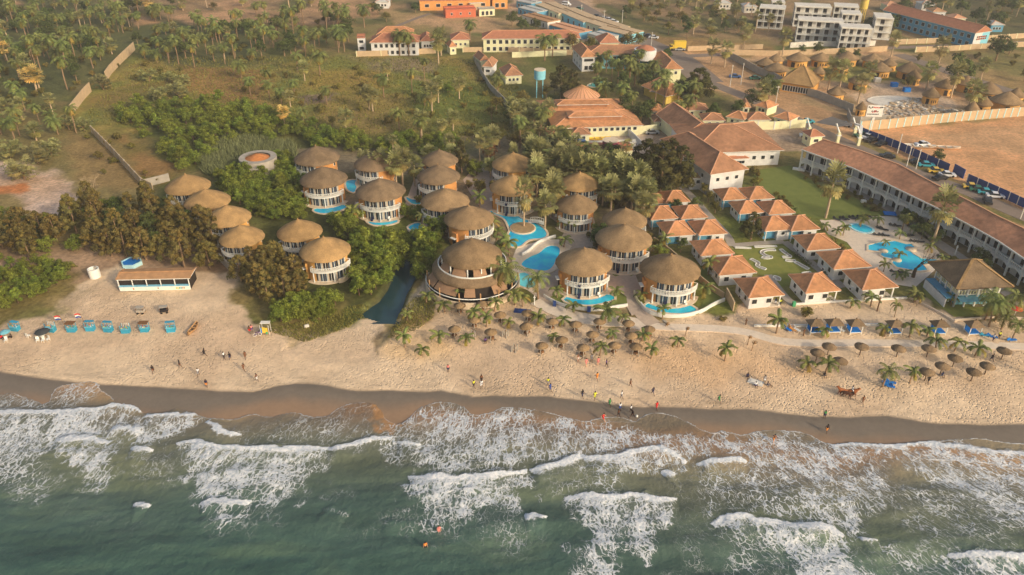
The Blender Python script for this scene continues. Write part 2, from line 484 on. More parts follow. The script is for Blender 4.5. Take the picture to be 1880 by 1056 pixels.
paint([(950,250),(1250,300),(1200,400),(1100,380),(1000,330)], (104,88,60), 3, .8, rgb2=(78,74,42))
paint([(680,395),(760,385),(780,420),(750,440),(690,420)], (92,96,40), 1.5, .9, warp=False)
paint([(1195,340),(1500,340),(1660,520),(1640,548),(1450,552),(1330,560),(1270,520),(1200,430)], (98,104,44), 1.5, .9, rgb2=(120,112,62))
paint([(1240,460),(1300,520),(1390,590),(1360,580),(1250,555)], (100,104,44), 1.2, .9)
paint([(1640,400),(1700,380),(1900,520),(1900,600),(1780,580),(1700,530)], (98,96,52), 2, .8, rgb2=(130,110,84))
paint([(960,100),(1250,90),(1310,190),(1250,250),(1180,245),(1000,200)], (86,92,42), 3, .85, rgb2=(112,98,62))
paint([(1110,60),(1330,75),(1420,85),(1420,100),(1250,100),(1150,80)], (150,116,72), 3, .85, rgb2=(126,98,62))
paint([(940,-20),(1060,-20),(1180,90),(1110,90),(930,30)], (176,146,116), 2, .9, rgb2=(160,132,106))
paint([(1240,95),(1340,100),(1600,215),(1560,260),(1460,230),(1300,160)], (178,140,102), 2, .95, rgb2=(160,124,88), sand=.3)
paint([(1180,245),(1480,225),(1540,262),(1480,280),(1190,262)], (156,134,112), 1.5, .95, rgb2=(144,122,100))
paint([(1030,235),(1200,225),(1210,300),(1040,305)], (148,122,96), 1.5, .9)
paint([(1340,105),(1620,90),(1800,110),(1900,210),(1600,230),(1480,190)], (170,138,104), 2.5, .9, rgb2=(140,118,84))
paint([(1440,125),(1700,115),(1710,150),(1480,150)], (100,102,46), 2, .85)
paint([(1590,150),(1720,150),(1760,200),(1620,215),(1570,180)], (182,158,132), 2, .9, rgb2=(150,126,104))
paint([(1680,95),(1900,95),(1900,170),(1800,150)], (106,100,56), 2.5, .9, rgb2=(140,114,74))
paint([(1400,20),(1640,60),(1660,90),(1420,80)], (120,100,74), 2.5, .85, rgb2=(98,88,60))
paint([(1640,-20),(1950,-20),(1950,75),(1800,70)], (84,82,50), 3, .8)
paint([(1540,235),(1612,238),(1900,212),(2300,190),(2300,500),(1890,395),(1760,330),(1600,262)], (190,142,100), 2, .97, rgb2=(170,128,90), sand=.3)
paint([(1650,255),(1900,225),(2200,210),(2200,300),(1880,290),(1760,262)], (168,134,98), 3, .6)
paint([(1600,300),(1700,330),(1800,385),(1900,420),(1900,470),(1650,310)], (172,128,90), 1.5, .85, rgb2=(150,116,80))
BT = [(-420,612),(0,596),(20,584),(80,572),(125,556),(160,520),(205,498),(230,488),(420,505),(445,560),(478,586),(520,602),(570,606),(615,592),(645,572),(664,574),(700,578),(735,590),
      (745,560),(770,530),(795,512),(835,528),(870,540),(960,560),(1000,575),(1040,584),(1100,598),(1180,604),(1270,584),(1330,566),(1440,560),(1640,546),(1700,548),(1745,566),(1790,586),(1900,592),(2400,600),(2400,900),(-500,900)]
paint(BT, (196,172,142), .9, 1, rgb2=(182,157,128), sand=1.0)
paint([(-400,600),(0,600),(120,570),(330,560),(500,610),(640,600),(720,620),(1100,680),(1880,720),(2300,740),(2300,700),(1500,640),(1100,640),(700,640),(640,660),(0,625),(-400,620)], (170,145,118), 6, .45, rgb2=(190,163,134))
paint([(690,640),(720,585),(740,590),(790,600),(850,650),(800,662),(700,650)], (206,170,126), 2, .6)
paint([(1180,610),(1400,630),(1500,680),(1300,690),(1150,660)], (190,150,106), 5, .5)
paint([(0,500),(40,480),(110,485),(150,500),(120,540),(60,570),(0,590),(-60,580)], (104,92,50), 2, .9)
paint([(480,560),(600,545),(665,570),(640,592),(600,612),(540,618),(500,606)], (112,98,56), 1.6, .9, rgb2=(92,92,44), sand=0)
paint([(640,556),(690,548),(700,560),(672,576),(630,600),(600,610),(610,590)], (72,86,40), 1.2, .9, sand=0)
paint([(730,560),(760,530),(800,545),(795,575),(770,600),(735,600),(700,622),(722,590)], (88,90,46), 1.6, .9, rgb2=(130,104,66), sand=0)
paint([(757,540),(790,510),(800,520),(770,545),(735,585),(728,590)], (176,158,136), .8, .8, warp=False)
paint([(720,590),(700,622),(686,645),(692,612),(712,590)], (100,84,58), 1.0, .9, sand=0)
paint([(60,590),(150,540),(200,520),(160,545),(100,580)], (140,120,92), 1.5, .6)
wl = wet_line(gx + (n2 - .5) * 3)
dwet = wl - gy + (n1 - .5) * 1.2
wm = smooth(-.35, .45, dwet)
edge = np.exp(-((dwet - .7) / 1.1) ** 2)
c1_, c2_ = c(108, 98, 86), c(132, 108, 86)
k = smooth(2.5, 7, dwet + (n3 - .5) * 6 + (n2 - .5) * 3)[:, None]
wcol = c1_ * (1 - k) + c2_ * k
wcol = wcol * (1 - .12 * edge[:, None])
colr = colr * (1 - wm[:, None]) + wcol * wm[:, None]
sandm = sandm * (1 - wm)
weed = np.exp(-((dwet + 1.6 + (n2 - .5) * 3) / .35) ** 2) * smooth(.45, .6, n4) * .22
colr *= (1 - weed)[:, None]
rm = mask_poly(RIVER, gx, gy, 1.5)
colr = colr * (1 - rm[:, None]) + c(50, 58, 50) * rm[:, None]
mott = (0.80 + .4 * n2) * (0.9 + .2 * n4)
mo = 1 + (mott - 1) * (1 - .45 * sandm) * (1 - .7 * wm)
colr *= mo[:, None]
GZ = GZ + (n2 - .5) * .25 * sandm * smooth(0, 3, -dwet)
me, used = grid_mesh('ground', GX, GY, GZ.reshape(GX.shape))
set_attr(me, 'gcol', colr, used, True); set_attr(me, 'sand', sandm, used); set_attr(me, 'wet', wm, used)
gm = bpy.data.materials.new('ground'); gm.use_nodes = True; nt = gm.node_tree; N = nt.nodes; L = nt.links; bs = N['Principled BSDF']
def node(t, **kw):
 n = N.new(t)
 for k_, v in kw.items():
  if k_.startswith('i_'): n.inputs[k_[2:].replace('_', ' ')].default_value = v
  else: setattr(n, k_, v)
 return n
def math_(op, a, b=None, clamp=False):
 n = N.new('ShaderNodeMath'); n.operation = op; n.use_clamp = clamp
 for i, v in enumerate((a, b)):
  if v is None: continue
  if isinstance(v, (int, float)): n.inputs[i].default_value = v
  else: L.new(v, n.inputs[i])
 return n.outputs[0]
def attr(nm, out='Fac'):
 n = N.new('ShaderNodeAttribute'); n.attribute_name = nm
 return n.outputs[out]
def noise(sc, det=5, rough=.6, vec=None, out='Fac', dist=0):
 n = N.new('ShaderNodeTexNoise'); n.inputs['Scale'].default_value = sc; n.inputs['Detail'].default_value = det; n.inputs['Roughness'].default_value = rough; n.inputs['Distortion'].default_value = dist
 if vec is not None: L.new(vec, n.inputs['Vector'])
 return n.outputs[out]
def rng(v, a, b, c_=0.0, d=1.0, smooth_=True):
 n = N.new('ShaderNodeMapRange'); n.inputs[1].default_value = a; n.inputs[2].default_value = b; n.inputs[3].default_value = c_; n.inputs[4].default_value = d
 if smooth_: n.interpolation_type = 'SMOOTHSTEP'
 L.new(v, n.inputs[0]); return n.outputs[0]
def mixc(f, a, b, bt='MIX'):
 n = N.new('ShaderNodeMix'); n.data_type = 'RGBA'; n.blend_type = bt
 if isinstance(f, (int, float)): n.inputs[0].default_value = f
 else: L.new(f, n.inputs[0])
 for i, v in ((6, a), (7, b)):
  if isinstance(v, tuple): n.inputs[i].default_value = (*v, 1)
  else: L.new(v, n.inputs[i])
 return n.outputs[2]
geo = N.new('ShaderNodeNewGeometry').outputs['Position']
sA, wA = attr('sand'), attr('wet')
nf = noise(1.1, 6, .65, geo); nb = noise(.22, 5, .6, geo)
v1 = rng(nf, .3, .7, .72, 1.28); v2 = rng(nb, .3, .7, .85, 1.15)
vv = math_('MULTIPLY', v1, v2)
ss = math_('MULTIPLY', sA, .62)
one = math_('SUBTRACT', vv, 1.0); damp = math_('SUBTRACT', 1.0, math_('MAXIMUM', ss, math_('MULTIPLY', wA, .8)))
vv = math_('ADD', math_('MULTIPLY', one, damp), 1.0)
cmb = N.new('ShaderNodeCombineColor')
for i in range(3): L.new(vv, cmb.inputs[i])
base = mixc(1.0, attr('gcol', 'Color'), cmb.outputs[0], 'MULTIPLY')
vor = N.new('ShaderNodeTexVoronoi'); vor.feature = 'SMOOTH_F1'; vor.inputs['Scale'].default_value = 2.1; vor.inputs['Smoothness'].default_value = .4; vor.inputs['Randomness'].default_value = 1
wv = N.new('ShaderNodeVectorMath'); wv.operation = 'ADD'; L.new(geo, wv.inputs[0])
nz3 = N.new('ShaderNodeTexNoise'); nz3.inputs['Scale'].default_value = .9; L.new(geo, nz3.inputs['Vector']); L.new(nz3.outputs['Color'], wv.inputs[1])
L.new(wv.outputs[0], vor.inputs['Vector'])
patch = rng(noise(.07, 3, .5, geo), .35, .62, .35, 1.0)
hgt_s = math_('MULTIPLY', math_('MULTIPLY', rng(vor.outputs['Distance'], 0, .5), math_('MULTIPLY', sA, patch)), .18)
hgt_g = math_('MULTIPLY', nf, math_('MULTIPLY', math_('SUBTRACT', 1.0, math_('MAXIMUM', wA, math_('MULTIPLY', sA, .8))), .25))
hh = math_('ADD', hgt_s, hgt_g)
bp = N.new('ShaderNodeBump'); bp.inputs['Strength'].default_value = .85; bp.inputs['Distance'].default_value = 1.0
L.new(hh, bp.inputs['Height']); L.new(bp.outputs[0], bs.inputs['Normal'])
L.new(base, bs.inputs['Base Color'])
L.new(rng(wA, 0, 1, .95, .32), bs.inputs['Roughness'])
bs.inputs['Specular IOR Level'].default_value = .2
me.materials.append(gm)
g = obj('ground', me); g['kind'] = 'structure'
fx = 5200
far = MB();
mat('far_land', (120, 108, 78), var=.3, scale=.02)
x0a, y0a = G(-420, -70, -.6); x1a, _ = G(2300, -70, -.6)
xl, yl = G(-420, 860, -.6); xr, _ = G(2300, 860, -.6)
far.add([(-fx, 6000, -1.5), (fx, 6000, -1.5), (x1a, y0a, -.75), (x0a, y0a, -.75)], [(3,2,1,0)], 'far_land')
far.add([(-fx, 6000, -1.5), (x0a, y0a, -.75), (xl, yl, -9), (-fx, yl, -9)], [(0,3,2,1)], 'far_land')
far.add([(fx, 6000, -1.5), (x1a, y0a, -.75), (xr, yl, -9), (fx, yl, -9)], [(0,1,2,3)], 'far_land')
o = far.build('distant_land'); o['kind'] = 'structure'
SW = [(-500,700),(-60,716),(0,724),(20,719),(50,728),(85,744),(98,716),(112,708),(135,706),(150,704),(172,701),(184,706),(182,716),(200,724),(216,742),(250,744),(262,757),(285,757),(300,762),(320,746),(342,752),(372,764),
      (400,766),(430,769),(452,760),(470,758),(492,766),(520,757),(545,755),(570,764),(600,763),(620,748),(640,741),(665,738),(690,741),(700,752),(712,772),(735,778),(752,764),(768,748),(785,743),(805,738),(832,739),(852,747),(870,762),
      (900,757),(915,751),(925,747),(945,749),(975,752),(1010,757),(1050,768),(1078,774),(1090,768),(1130,764),(1150,767),(1165,775),(1180,764),(1200,758),(1230,762),(1262,774),(1290,789),(1312,794),(1326,788),(1345,794),(1368,797),(1390,790),(1430,789),
      (1470,791),(1488,798),(1520,815),(1550,812),(1580,812),(1612,817),(1650,816),(1700,811),(1750,806),(1800,804),(1840,812),(1880,814),(1960,820),(2400,840)]
SWx = np.array([p[0] for p in SW], float); SWy = np.array([p[1] for p in SW], float)
CR = [
 ([(-200,762),(-60,760),(0,757),(60,758),(120,757),(190,752),(205,746),(250,747),(262,757)], 1.0, 75, .95, .5),
 ([(262,766),(300,763),(372,762)], .9, 42, .9, .4),
 ([(383,770),(405,790),(420,796),(445,797)], 1.0, 5, .6, .4),
 ([(100,808),(130,804),(165,804),(205,813)], 1.0, 50, .92, .5),
 ([(205,786),(240,787),(266,795)], .9, 14, .6, .35),
 ([(238,827),(262,824),(287,827)], 1.0, 24, .8, .4),
 ([(325,814),(360,811),(400,822),(440,826),(500,822),(580,824),(606,823)], 1.0, 100, .93, .6),
 ([(600,824),(620,822),(650,814),(690,803),(722,804)], 1.0, 20, .8, .5),
 ([(728,813),(752,812),(776,815)], .8, 16, .7, .3),
 ([(744,877),(800,875),(850,878),(900,872),(970,865)], 1.0, 86, .97, .7),
 ([(970,865),(1000,860),(1040,847),(1065,836)], 1.0, 22, .7, .6),
 ([(1065,836),(1080,843),(1140,836),(1200,822),(1230,826),(1262,850)], 1.0, 44, .88, .5),
 ([(1034,914),(1080,910),(1130,914),(1160,907),(1220,916),(1243,917)], 1.0, 110, .97, .7),
 ([(960,951),(985,948),(1006,951)], 1.0, 9, .9, .3),
 ([(366,927),(400,920),(460,923)], 1.0, 40, .95, .5),
 ([(240,931),(258,926),(276,932)], .9, 9, .7, .3),
 ([(1214,870),(1222,866),(1242,867)], 1.0, 8, .6, .3),
 ([(1520,817),(1560,813),(1612,820),(1650,817),(1700,813),(1800,826),(1880,834),(2300,850)], .95, 34, .95, .4),
 ([(1276,856),(1300,846),(1340,842),(1372,846)], 1.0, 30, .75, .4),
 ([(1305,962),(1330,950),(1370,951),(1420,962),(1485,969),(1520,965),(1552,986)], 1.0, 95, .96, .7),
 ([(1738,1024),(1770,1019),(1820,1019),(1880,1026),(2300,1040)], 1.0, 60, .97, .6),
 ([(1575,990),(1592,989),(1612,992)], .7, 6, .5, .2),
 ([(590,936),(615,940),(640,948)], .35, 20, .3, .3),
 ([(700,962),(740,958),(770,965)], .25, 10, .2, .3),
]
FA = [
 ([(-200,765),(60,765),(250,760),(262,790),(200,800),(90,812),(60,850),(20,868),(-200,880)], .88, 10),
 ([(-200,860),(60,850),(120,890),(60,930),(0,900),(-200,920)], .45, 14),
 ([(262,770),(372,768),(330,800),(262,822),(235,815),(250,790)], .85, 8),
 ([(100,812),(205,815),(200,850),(160,868),(130,868)], .92, 6),
 ([(130,860),(200,850),(210,880),(150,900)], .5, 8),
 ([(340,830),(600,828),(570,860),(545,915),(500,918),(430,912),(370,905),(345,870)], .86, 10),
 ([(430,910),(560,905),(540,925),(470,930)], .5, 8),
 ([(368,930),(462,928),(455,955),(410,966),(385,950)], .92, 5),
 ([(380,900),(480,900),(520,960),(440,1000),(360,960)], .22, 14),
 ([(745,882),(965,872),(968,900),(950,925),(915,930),(880,915),(850,955),(800,967),(785,945),(760,915)], .93, 7),
 ([(740,955),(830,955),(860,990),(780,1000)], .3, 10),
 ([(860,920),(960,925),(1000,1000),(940,1040),(880,980)], .25, 14),
 ([(640,790),(740,775),(820,800),(800,850),(700,840),(640,815)], .42, 12),
 ([(745,765),(800,745),(860,750),(930,752),(1000,762),(1090,780),(1180,790),(1240,800),(1245,850),(1190,822),(1080,836),(1040,845),(980,845),(900,868),(840,862),(800,870),(760,840),(780,800)], .74, 10),
 ([(915,755),(950,752),(975,770),(990,800),(960,845),(900,860),(880,830),(910,790)], .84, 8),
 ([(1040,775),(1080,775),(1110,800),(1080,825),(1040,820)], .80, 8),
 ([(775,750),(850,748),(870,775),(800,790),(760,800)], .45, 8),
 ([(1150,830),(1260,835),(1250,870),(1180,860),(1130,880),(1110,920),(1090,850)], .75, 8),
 ([(1060,850),(1150,860),(1150,900),(1000,900),(1000,870)], .32, 14),
 ([(1036,918),(1240,920),(1228,950),(1195,985),(1188,1020),(1176,1022),(1165,990),(1140,985),(1135,1030),(1100,1060),(1050,1060),(1090,1000),(1070,950)], .93, 6),
 ([(1050,1010),(1120,1000),(1130,1080),(1060,1080)], .8, 8),
 ([(1240,800),(1290,796),(1330,792),(1360,800),(1430,794),(1490,802),(1520,820),(1490,830),(1240,830)], .72, 5),
 ([(1245,808),(1500,818),(1520,818),(1600,822),(1700,818),(1880,836),(1880,860),(1780,850),(1700,840),(1630,828),(1560,850),(1400,850),(1300,830),(1250,850)], .93, 6),
 ([(1400,835),(1560,840),(1620,850),(1640,900),(1600,960),(1570,975),(1500,950),(1450,900),(1420,870)], .84, 9),
 ([(1540,845),(1572,838),(1598,850),(1570,880),(1550,885)], -.7, 8),
 ([(1280,860),(1380,850),(1480,900),(1520,960),(1440,960),(1380,920),(1300,950),(1290,890)], .48, 12),
 ([(1300,845),(1360,850),(1370,870),(1330,880),(1300,870)], -.4, 6),
 ([(1640,820),(1900,850),(2200,860),(2200,1000),(1880,980),(1800,950),(1720,900),(1670,860)], .76, 12),
 ([(1620,880),(1720,900),(1860,980),(1900,1040),(1740,1010),(1640,960)], .36, 16),
 ([(1310,968),(1380,965),(1560,990),(1600,1056),(1640,1090),(1480,1090),(1430,1020),(1390,980)], .93, 7),
 ([(1320,975),(1400,985),(1440,1060),(1340,1070)], .32, 12),
 ([(1560,980),(1700,1000),(1760,1060),(1640,1060)], .35, 14),
 ([(1742,1028),(1880,1028),(2200,1044),(2200,1090),(1780,1090)], .93, 6),
 ([(98,716),(180,702),(180,716),(150,742),(110,746)], .35, 4),
 ([(0,724),(50,728),(100,750),(20,754),(-100,750)], .62, 5),
 ([(385,800),(640,745),(700,742),(640,800),(600,820),(460,822)], .26, 12),
 ([(600,880),(640,890),(640,920),(590,910)], .3, 10),
 ([(560,960),(700,950),(760,1000),(600,1010)], .1, 20),
 ([(1200,870),(1330,880),(1320,960),(1240,960)], .18, 16),
 ([(0,900),(120,890),(330,960),(200,1000)], .12, 20),
 ([(200,810),(330,815),(330,890),(240,880)], .25, 12),
 ([(1243,930),(1300,960),(1320,1060),(1220,1060)], .2, 12),
]
spx, spy = lattice(-460, 2340, 1.9, 694, 1130, 1.25)
SX, SY = Gn(spx, spy, SEA)
h_, w_ = SX.shape
px, py = spx.reshape(-1), spy.reshape(-1); sx, sy = SX.reshape(-1), SY.reshape(-1)
nA = fbm(sx / 2.2, sy / 2.2, 5); nB = fbm(sx / 7, sy / 7, 15); nC = fbm(sx / 22, sy / 22, 25); nD = fbm(sx / .8, sy / .8, 35, 3)
sw = np.interp(px, SWx, SWy)
foam = np.zeros(px.size); lip = np.zeros(px.size); wz = np.zeros(px.size)
wxx = sx + (fbm(sx / 2.2, sy / 2.2, 71) - .5) * 6; wyy = sy + (fbm(sx / 2.2, sy / 2.2, 81) - .5) * 7
for P, dens, soft in FA:
 m = mask_poly(poly(P, SEA), wxx, wyy, soft * .16 + .5)
 if dens > 0: foam = np.maximum(foam, m * dens * (.80 + .30 * nB))
 else: foam = foam * (1 - m * -dens)
def dline(Pw, x, y):
 d = np.full(x.shape, 1e9); sd = np.zeros(x.shape); tt = np.zeros(x.shape)
 n = len(Pw)
 for i in range(n - 1):
  ax, ay = Pw[i]; bx, by = Pw[i + 1]; ex, ey = bx - ax, by - ay; L2 = ex * ex + ey * ey
  t = np.clip(((x - ax) * ex + (y - ay) * ey) / L2, 0, 1)
  qx, qy = x - ax - t * ex, y - ay - t * ey
  dd = np.hypot(qx, qy); s = dd < d
  d = np.where(s, dd, d); sd = np.where(s, np.sign(ex * (y - ay) - ey * (x - ax)), sd); tt = np.where(s, (i + t) / (n - 1), tt)
 return d, sd, tt
for P, ls, tr, dens, hgt_w in CR:
 Pw = smooth_line(poly(P, SEA), 2)
 xs = [p[0] for p in Pw]; ys = [p[1] for p in Pw]
 s = (sx > min(xs) - 14) & (sx < max(xs) + 14) & (sy > min(ys) - 22) & (sy < max(ys) + 6)
 if not s.any(): continue
 x, y = sx[s] + (nA[s] - .5) * .9, sy[s] + (nA[s] - .5) * 1.2 + (nD[s] - .5) * .5
 d, sd, t = dline(Pw, x, y)
 off = d * sd          # + towards the shore
 endf = smooth(0, .06, t) * smooth(0, .06, 1 - t); tap = .12 + .88 * smooth(0, .3, t) * smooth(0, .3, 1 - t)
 lf = np.where(off > 0, np.exp(-(off / .35) ** 2), np.exp(-(off / ((.6 + 1.3 * nB[s]) * (.3 + .7 * tap))) ** 2)) * endf * ls
 lip[s] = np.maximum(lip[s], lf)
 ms = tr * .085
 trail = np.where(off < 0, (1 - smooth(0, 1, -off / (ms * tap * (.25 + 1.3 * nA[s])))), np.exp(-(off / .3) ** 2)) * endf * dens * .97
 foam[s] = np.maximum(foam[s], trail)
 prof = np.where(off > 0, np.exp(-(off / .8) ** 2), np.exp(-(off / 3.2) ** 2))
 wz[s] = np.maximum(wz[s], prof * hgt_w * smooth(0, .35, t) * smooth(0, .35, 1 - t))
SWw = [G(a, b, SEA + .2) for a, b in SW]
d, sd, t = dline(smooth_line(SWw, 1), sx + (nD - .5) * .25, sy + (nD - .5) * .3)
edge = np.exp(-(d / .24) ** 2) * smooth(.30, .55, nB + .12)
film = (sd < 0)
rim = edge * (.55 + .45 * smooth(.3, .6, nA))
for P, st in (([(240,744),(262,757),(300,762)],.5), ([(105,745),(125,722),(138,706)],.55), ([(138,716),(150,735)],.3), ([(180,716),(168,712),(150,722),(138,744)],.4), ([(372,766),(450,775),(540,758)],.25),
              ([(745,790),(780,770),(815,758),(850,757)],.5), ([(872,794),(900,780),(920,765),(930,752)],.6), ([(930,750),(945,765),(955,780)],.5), ([(1030,806),(1048,818),(1060,832)],.7), ([(1090,770),(1120,776),(1170,776)],.4),
              ([(1305,812),(1310,798),(1326,789)],.6), ([(1345,795),(1360,808)],.4), ([(1455,1000),(1500,1020),(1540,1056)],.2), ([(1635,865),(1680,900),(1760,960)],.3), ([(600,765),(612,772),(600,782)],.4), ([(845,750),(840,765),(872,775)],.4),
              ([(1440,905),(1500,960)],.2),([(1700,845),(1780,846),(1880,862)],.8),([(842,980),(880,1010),(920,1050)],.3)):
 Pw = smooth_line(poly(P, SEA), 2)
 d2, s2, t2 = dline(Pw, sx + (nD - .5) * .3, sy + (nD - .5) * .35)
 rim = np.maximum(rim, np.exp(-(d2 / .22) ** 2) * st * smooth(0, .1, t2) * smooth(0, .1, 1 - t2))
foam = np.maximum(foam, .30 * smooth(.5, .72, nC) * smooth(.4, .65, nB) * film * smooth(45, 15, 105 - sy))
depth = np.where(film, d, -d)
dd = (wet_line(sx) - sy)
tt_ = dd + (nC - .5) * 9
brown, tan_, olv, teal, deep = C3(112,101,84), C3(138,108,80), C3(94,96,80), C3(70,90,80), C3(58,82,73)
def ramp(v, stops):
 out = np.zeros((v.size, 3))
 for i in range(3): out[:, i] = np.interp(v, [s[0] for s in stops], [s[1][i] for s in stops])
 return out
xr_ = smooth(-40, 60, sx) * 5
wcol = ramp(tt_ - xr_, [(0, brown), (3, tan_), (7, brown), (12, olv), (18, C3(84,92,76)), (26, teal), (38, deep), (60, C3(50,76,66))])
wcol *= (.86 + .28 * nB)[:, None]
sw2 = fbm(sx / 16, sy / 5, 95, 3); wcol *= (1 + .75 * (sw2 - .5))[:, None]; wcol += np.array([.022, .016, -.004]) * smooth(.5, .7, sw2)[:, None]; wcol *= (1 + .5 * np.clip(wz, 0, .5))[:, None]  # swell shading painted into the water colour: lighter crests and wave faces, browner patches
tanm = mask_poly(poly([(680,742),(700,745),(712,772),(738,780),(730,790),(690,780),(670,760)], SEA), wxx, wyy, .8)[:, None]
wcol = wcol * (1 - tanm) + np.array(C3(150,112,72)) * tanm
sw_z = (fbm(sx / 14, sy / 4.2, 95, 3) - .5) * 1.3 * smooth(6, 20, dd)
chop = (nA - .5) * .14 * smooth(3, 12, dd)
z = SEA + wz + sw_z + chop + foam * .05
gz = hgt(sx, sy)
z = np.maximum(z, gz + .04)
keep = film | (np.abs(depth) < .05)
z = np.where(film, z, gz - .25)
me, used = grid_mesh('sea', SX, SY, z.reshape(SX.shape), film.reshape(SX.shape))
set_attr(me, 'wcol', wcol, used, True); set_attr(me, 'foam', foam, used); set_attr(me, 'lip', lip, used); set_attr(me, 'rim', rim, used)
shear = np.interp(sx, [-90, -20, 20, 60, 110], [-.25, -.15, .1, .55, .8])
flow = np.stack([sx + shear * (sy - 90) + (nC - .5) * 5, sy * .52 + (nB - .5) * 2, np.zeros(sx.size)], 1)
set_attr(me, 'flow', flow, used, True)
sm = bpy.data.materials.new('sea'); sm.use_nodes = True; nt = sm.node_tree; N = nt.nodes; L = nt.links; bs = N['Principled BSDF']
geo = N.new('ShaderNodeNewGeometry').outputs['Position']
fl = attr('flow', 'Color'); fA = attr('foam'); lA = attr('lip')
wrp = N.new('ShaderNodeVectorMath'); wrp.operation = 'ADD'
nzc = N.new('ShaderNodeTexNoise'); nzc.inputs['Scale'].default_value = .8; nzc.inputs['Detail'].default_value = 4; L.new(geo, nzc.inputs['Vector'])
wsc = N.new('ShaderNodeVectorMath'); wsc.operation = 'SCALE'; wsc.inputs['Scale'].default_value = 1.3; L.new(nzc.outputs['Color'], wsc.inputs[0])
L.new(fl, wrp.inputs[0]); L.new(wsc.outputs[0], wrp.inputs[1])
def ridge(scale, det, seedoff):
 ad = N.new('ShaderNodeVectorMath'); ad.operation = 'ADD'; ad.inputs[1].default_value = (seedoff, seedoff * 2, 0); L.new(wrp.outputs[0], ad.inputs[0])
 n = noise(scale, det, .55, ad.outputs[0])
 return math_('MULTIPLY', math_('ABSOLUTE', math_('SUBTRACT', n, .5)), 2.0)      # 0 on the ridge lines
def edge_(scale, off):
 ad = N.new('ShaderNodeVectorMath'); ad.operation = 'ADD'; ad.inputs[1].default_value = (off, off * 2, 0); L.new(wrp.outputs[0], ad.inputs[0])
 v = N.new('ShaderNodeTexVoronoi'); v.feature = 'DISTANCE_TO_EDGE'; v.voronoi_dimensions = '2D'; v.inputs['Scale'].default_value = scale; L.new(ad.outputs[0], v.inputs['Vector']); return v.outputs['Distance']
r2 = ridge(.9, 3, 13)
patch_ = rng(noise(.42, 4, .6, wrp.outputs[0]), .33, .66, .15, 1.25)
fp = math_('MULTIPLY', fA, patch_)
def lines(r, wmul, lo=.5, hi=1.1): return rng(math_('DIVIDE', r, math_('ADD', math_('MULTIPLY', fp, wmul), .002)), lo, hi, 1.0, 0.0)
l1 = lines(edge_(1.2, 0), .19); l2 = lines(edge_(2.4, 31), .25); l3 = lines(r2, .11)
lace = math_('MAXIMUM', math_('MULTIPLY', l3, .9), math_('MAXIMUM', math_('MULTIPLY', l1, .95), math_('MULTIPLY', l2, rng(fp, .35, .8))))
lace = math_('MULTIPLY', lace, rng(fA, .03, .35))
solid = rng(math_('ADD', fA, math_('MULTIPLY', math_('SUBTRACT', noise(1.6, 5, .7, wrp.outputs[0]), .5), 2.4)), .9, 1.3)
lp = rng(math_('ADD', lA, math_('MULTIPLY', math_('SUBTRACT', noise(1.7, 5, .65, geo), .5), 1.3)), .42, .75)
lp = math_('MULTIPLY', lp, rng(lA, .05, .2))
tot = math_('MAXIMUM', math_('MAXIMUM', lp, math_('MULTIPLY', rng(attr('rim'), .2, .8), .8)), math_('MAXIMUM', math_('MULTIPLY', lace, .95), math_('MULTIPLY', solid, .9)), True)
milky = math_('MULTIPLY', fA, .12)
wc = mixc(milky, attr('wcol', 'Color'), (.40, .45, .47))
fc = C3(205, 214, 222, k=1.0)
fcm = mixc(rng(noise(2.2, 4, .6, geo), .35, .65), C3(196, 204, 210, k=1.05), C3(236, 238, 238, k=1.05))
base = mixc(tot, wc, fcm)
L.new(base, bs.inputs['Base Color'])
L.new(rng(tot, 0, 1, .30, .9), bs.inputs['Roughness'])
bs.inputs['Specular IOR Level'].default_value = .45; bs.inputs['IOR'].default_value = 1.33
bh = math_('ADD', math_('MULTIPLY', noise(.55, 6, .62, geo), .55), math_('MULTIPLY', tot, .16))
bh = math_('ADD', bh, math_('MULTIPLY', noise(2.4, 3, .6, geo), .07))
bp = N.new('ShaderNodeBump'); bp.inputs['Strength'].default_value = .7; bp.inputs['Distance'].default_value = 1.0
L.new(bh, bp.inputs['Height']); L.new(bp.outputs[0], bs.inputs['Normal'])
me.materials.append(sm)
o = obj('sea', me); o['kind'] = 'structure'
mat('open_sea', (42, 70, 62), rough=.3, var=.1, scale=.05)
xa, ya = G(-460, 1129, SEA); xb, _ = G(2340, 1129, SEA)
f = MB(); f.add([(-3000, -3000, SEA - 1.4), (3000, -3000, SEA - 1.4), (3000, ya + 8, SEA - 1.4), (-3000, ya + 8, SEA - 1.4)], [(0,1,2,3)], 'open_sea')
o = f.build('open_water'); o['kind'] = 'structure'
mat('creek_water', (34, 58, 62), rough=.12, var=.12, scale=.3, spec=.5)
flat_sheet('creek_water', [inset_poly(RIVER, 1.6)], 'creek_water', -1.15)['kind'] = 'structure'
mat('thatch', (130,107,78), rough=1, var=.26, scale=4, bump=.2, bscale=9, stretch=(1,1,.3), rand=.13, blotch=(.5,.22))
mat('thatch_new', (150,120,80), rough=1, var=.22, scale=4, bump=.2, bscale=9, rand=.10, blotch=(.5,.2))
mat('thatch_dark', (116,97,74), rough=1, var=.24, scale=4, bump=.2, bscale=9, rand=.12, blotch=(.5,.22))
mat('thatch_edge', (92,72,50), rough=1, var=.3, scale=9)
mat('ochre', (186,132,78), rough=.9, var=.14, scale=1.2)
mat('ochre_pale', (206,150,84), rough=.9, var=.14, scale=1.2)
mat('white_paint', (206,200,192), rough=.7, var=.06, scale=2)
mat('cream_wall', (216,196,158), rough=.85, var=.09, scale=.8)
mat('white_wall', (192,190,186), rough=.85, var=.10, scale=.9)
mat('yellow_wall', (196,168,84), rough=.85, var=.1, scale=.9)
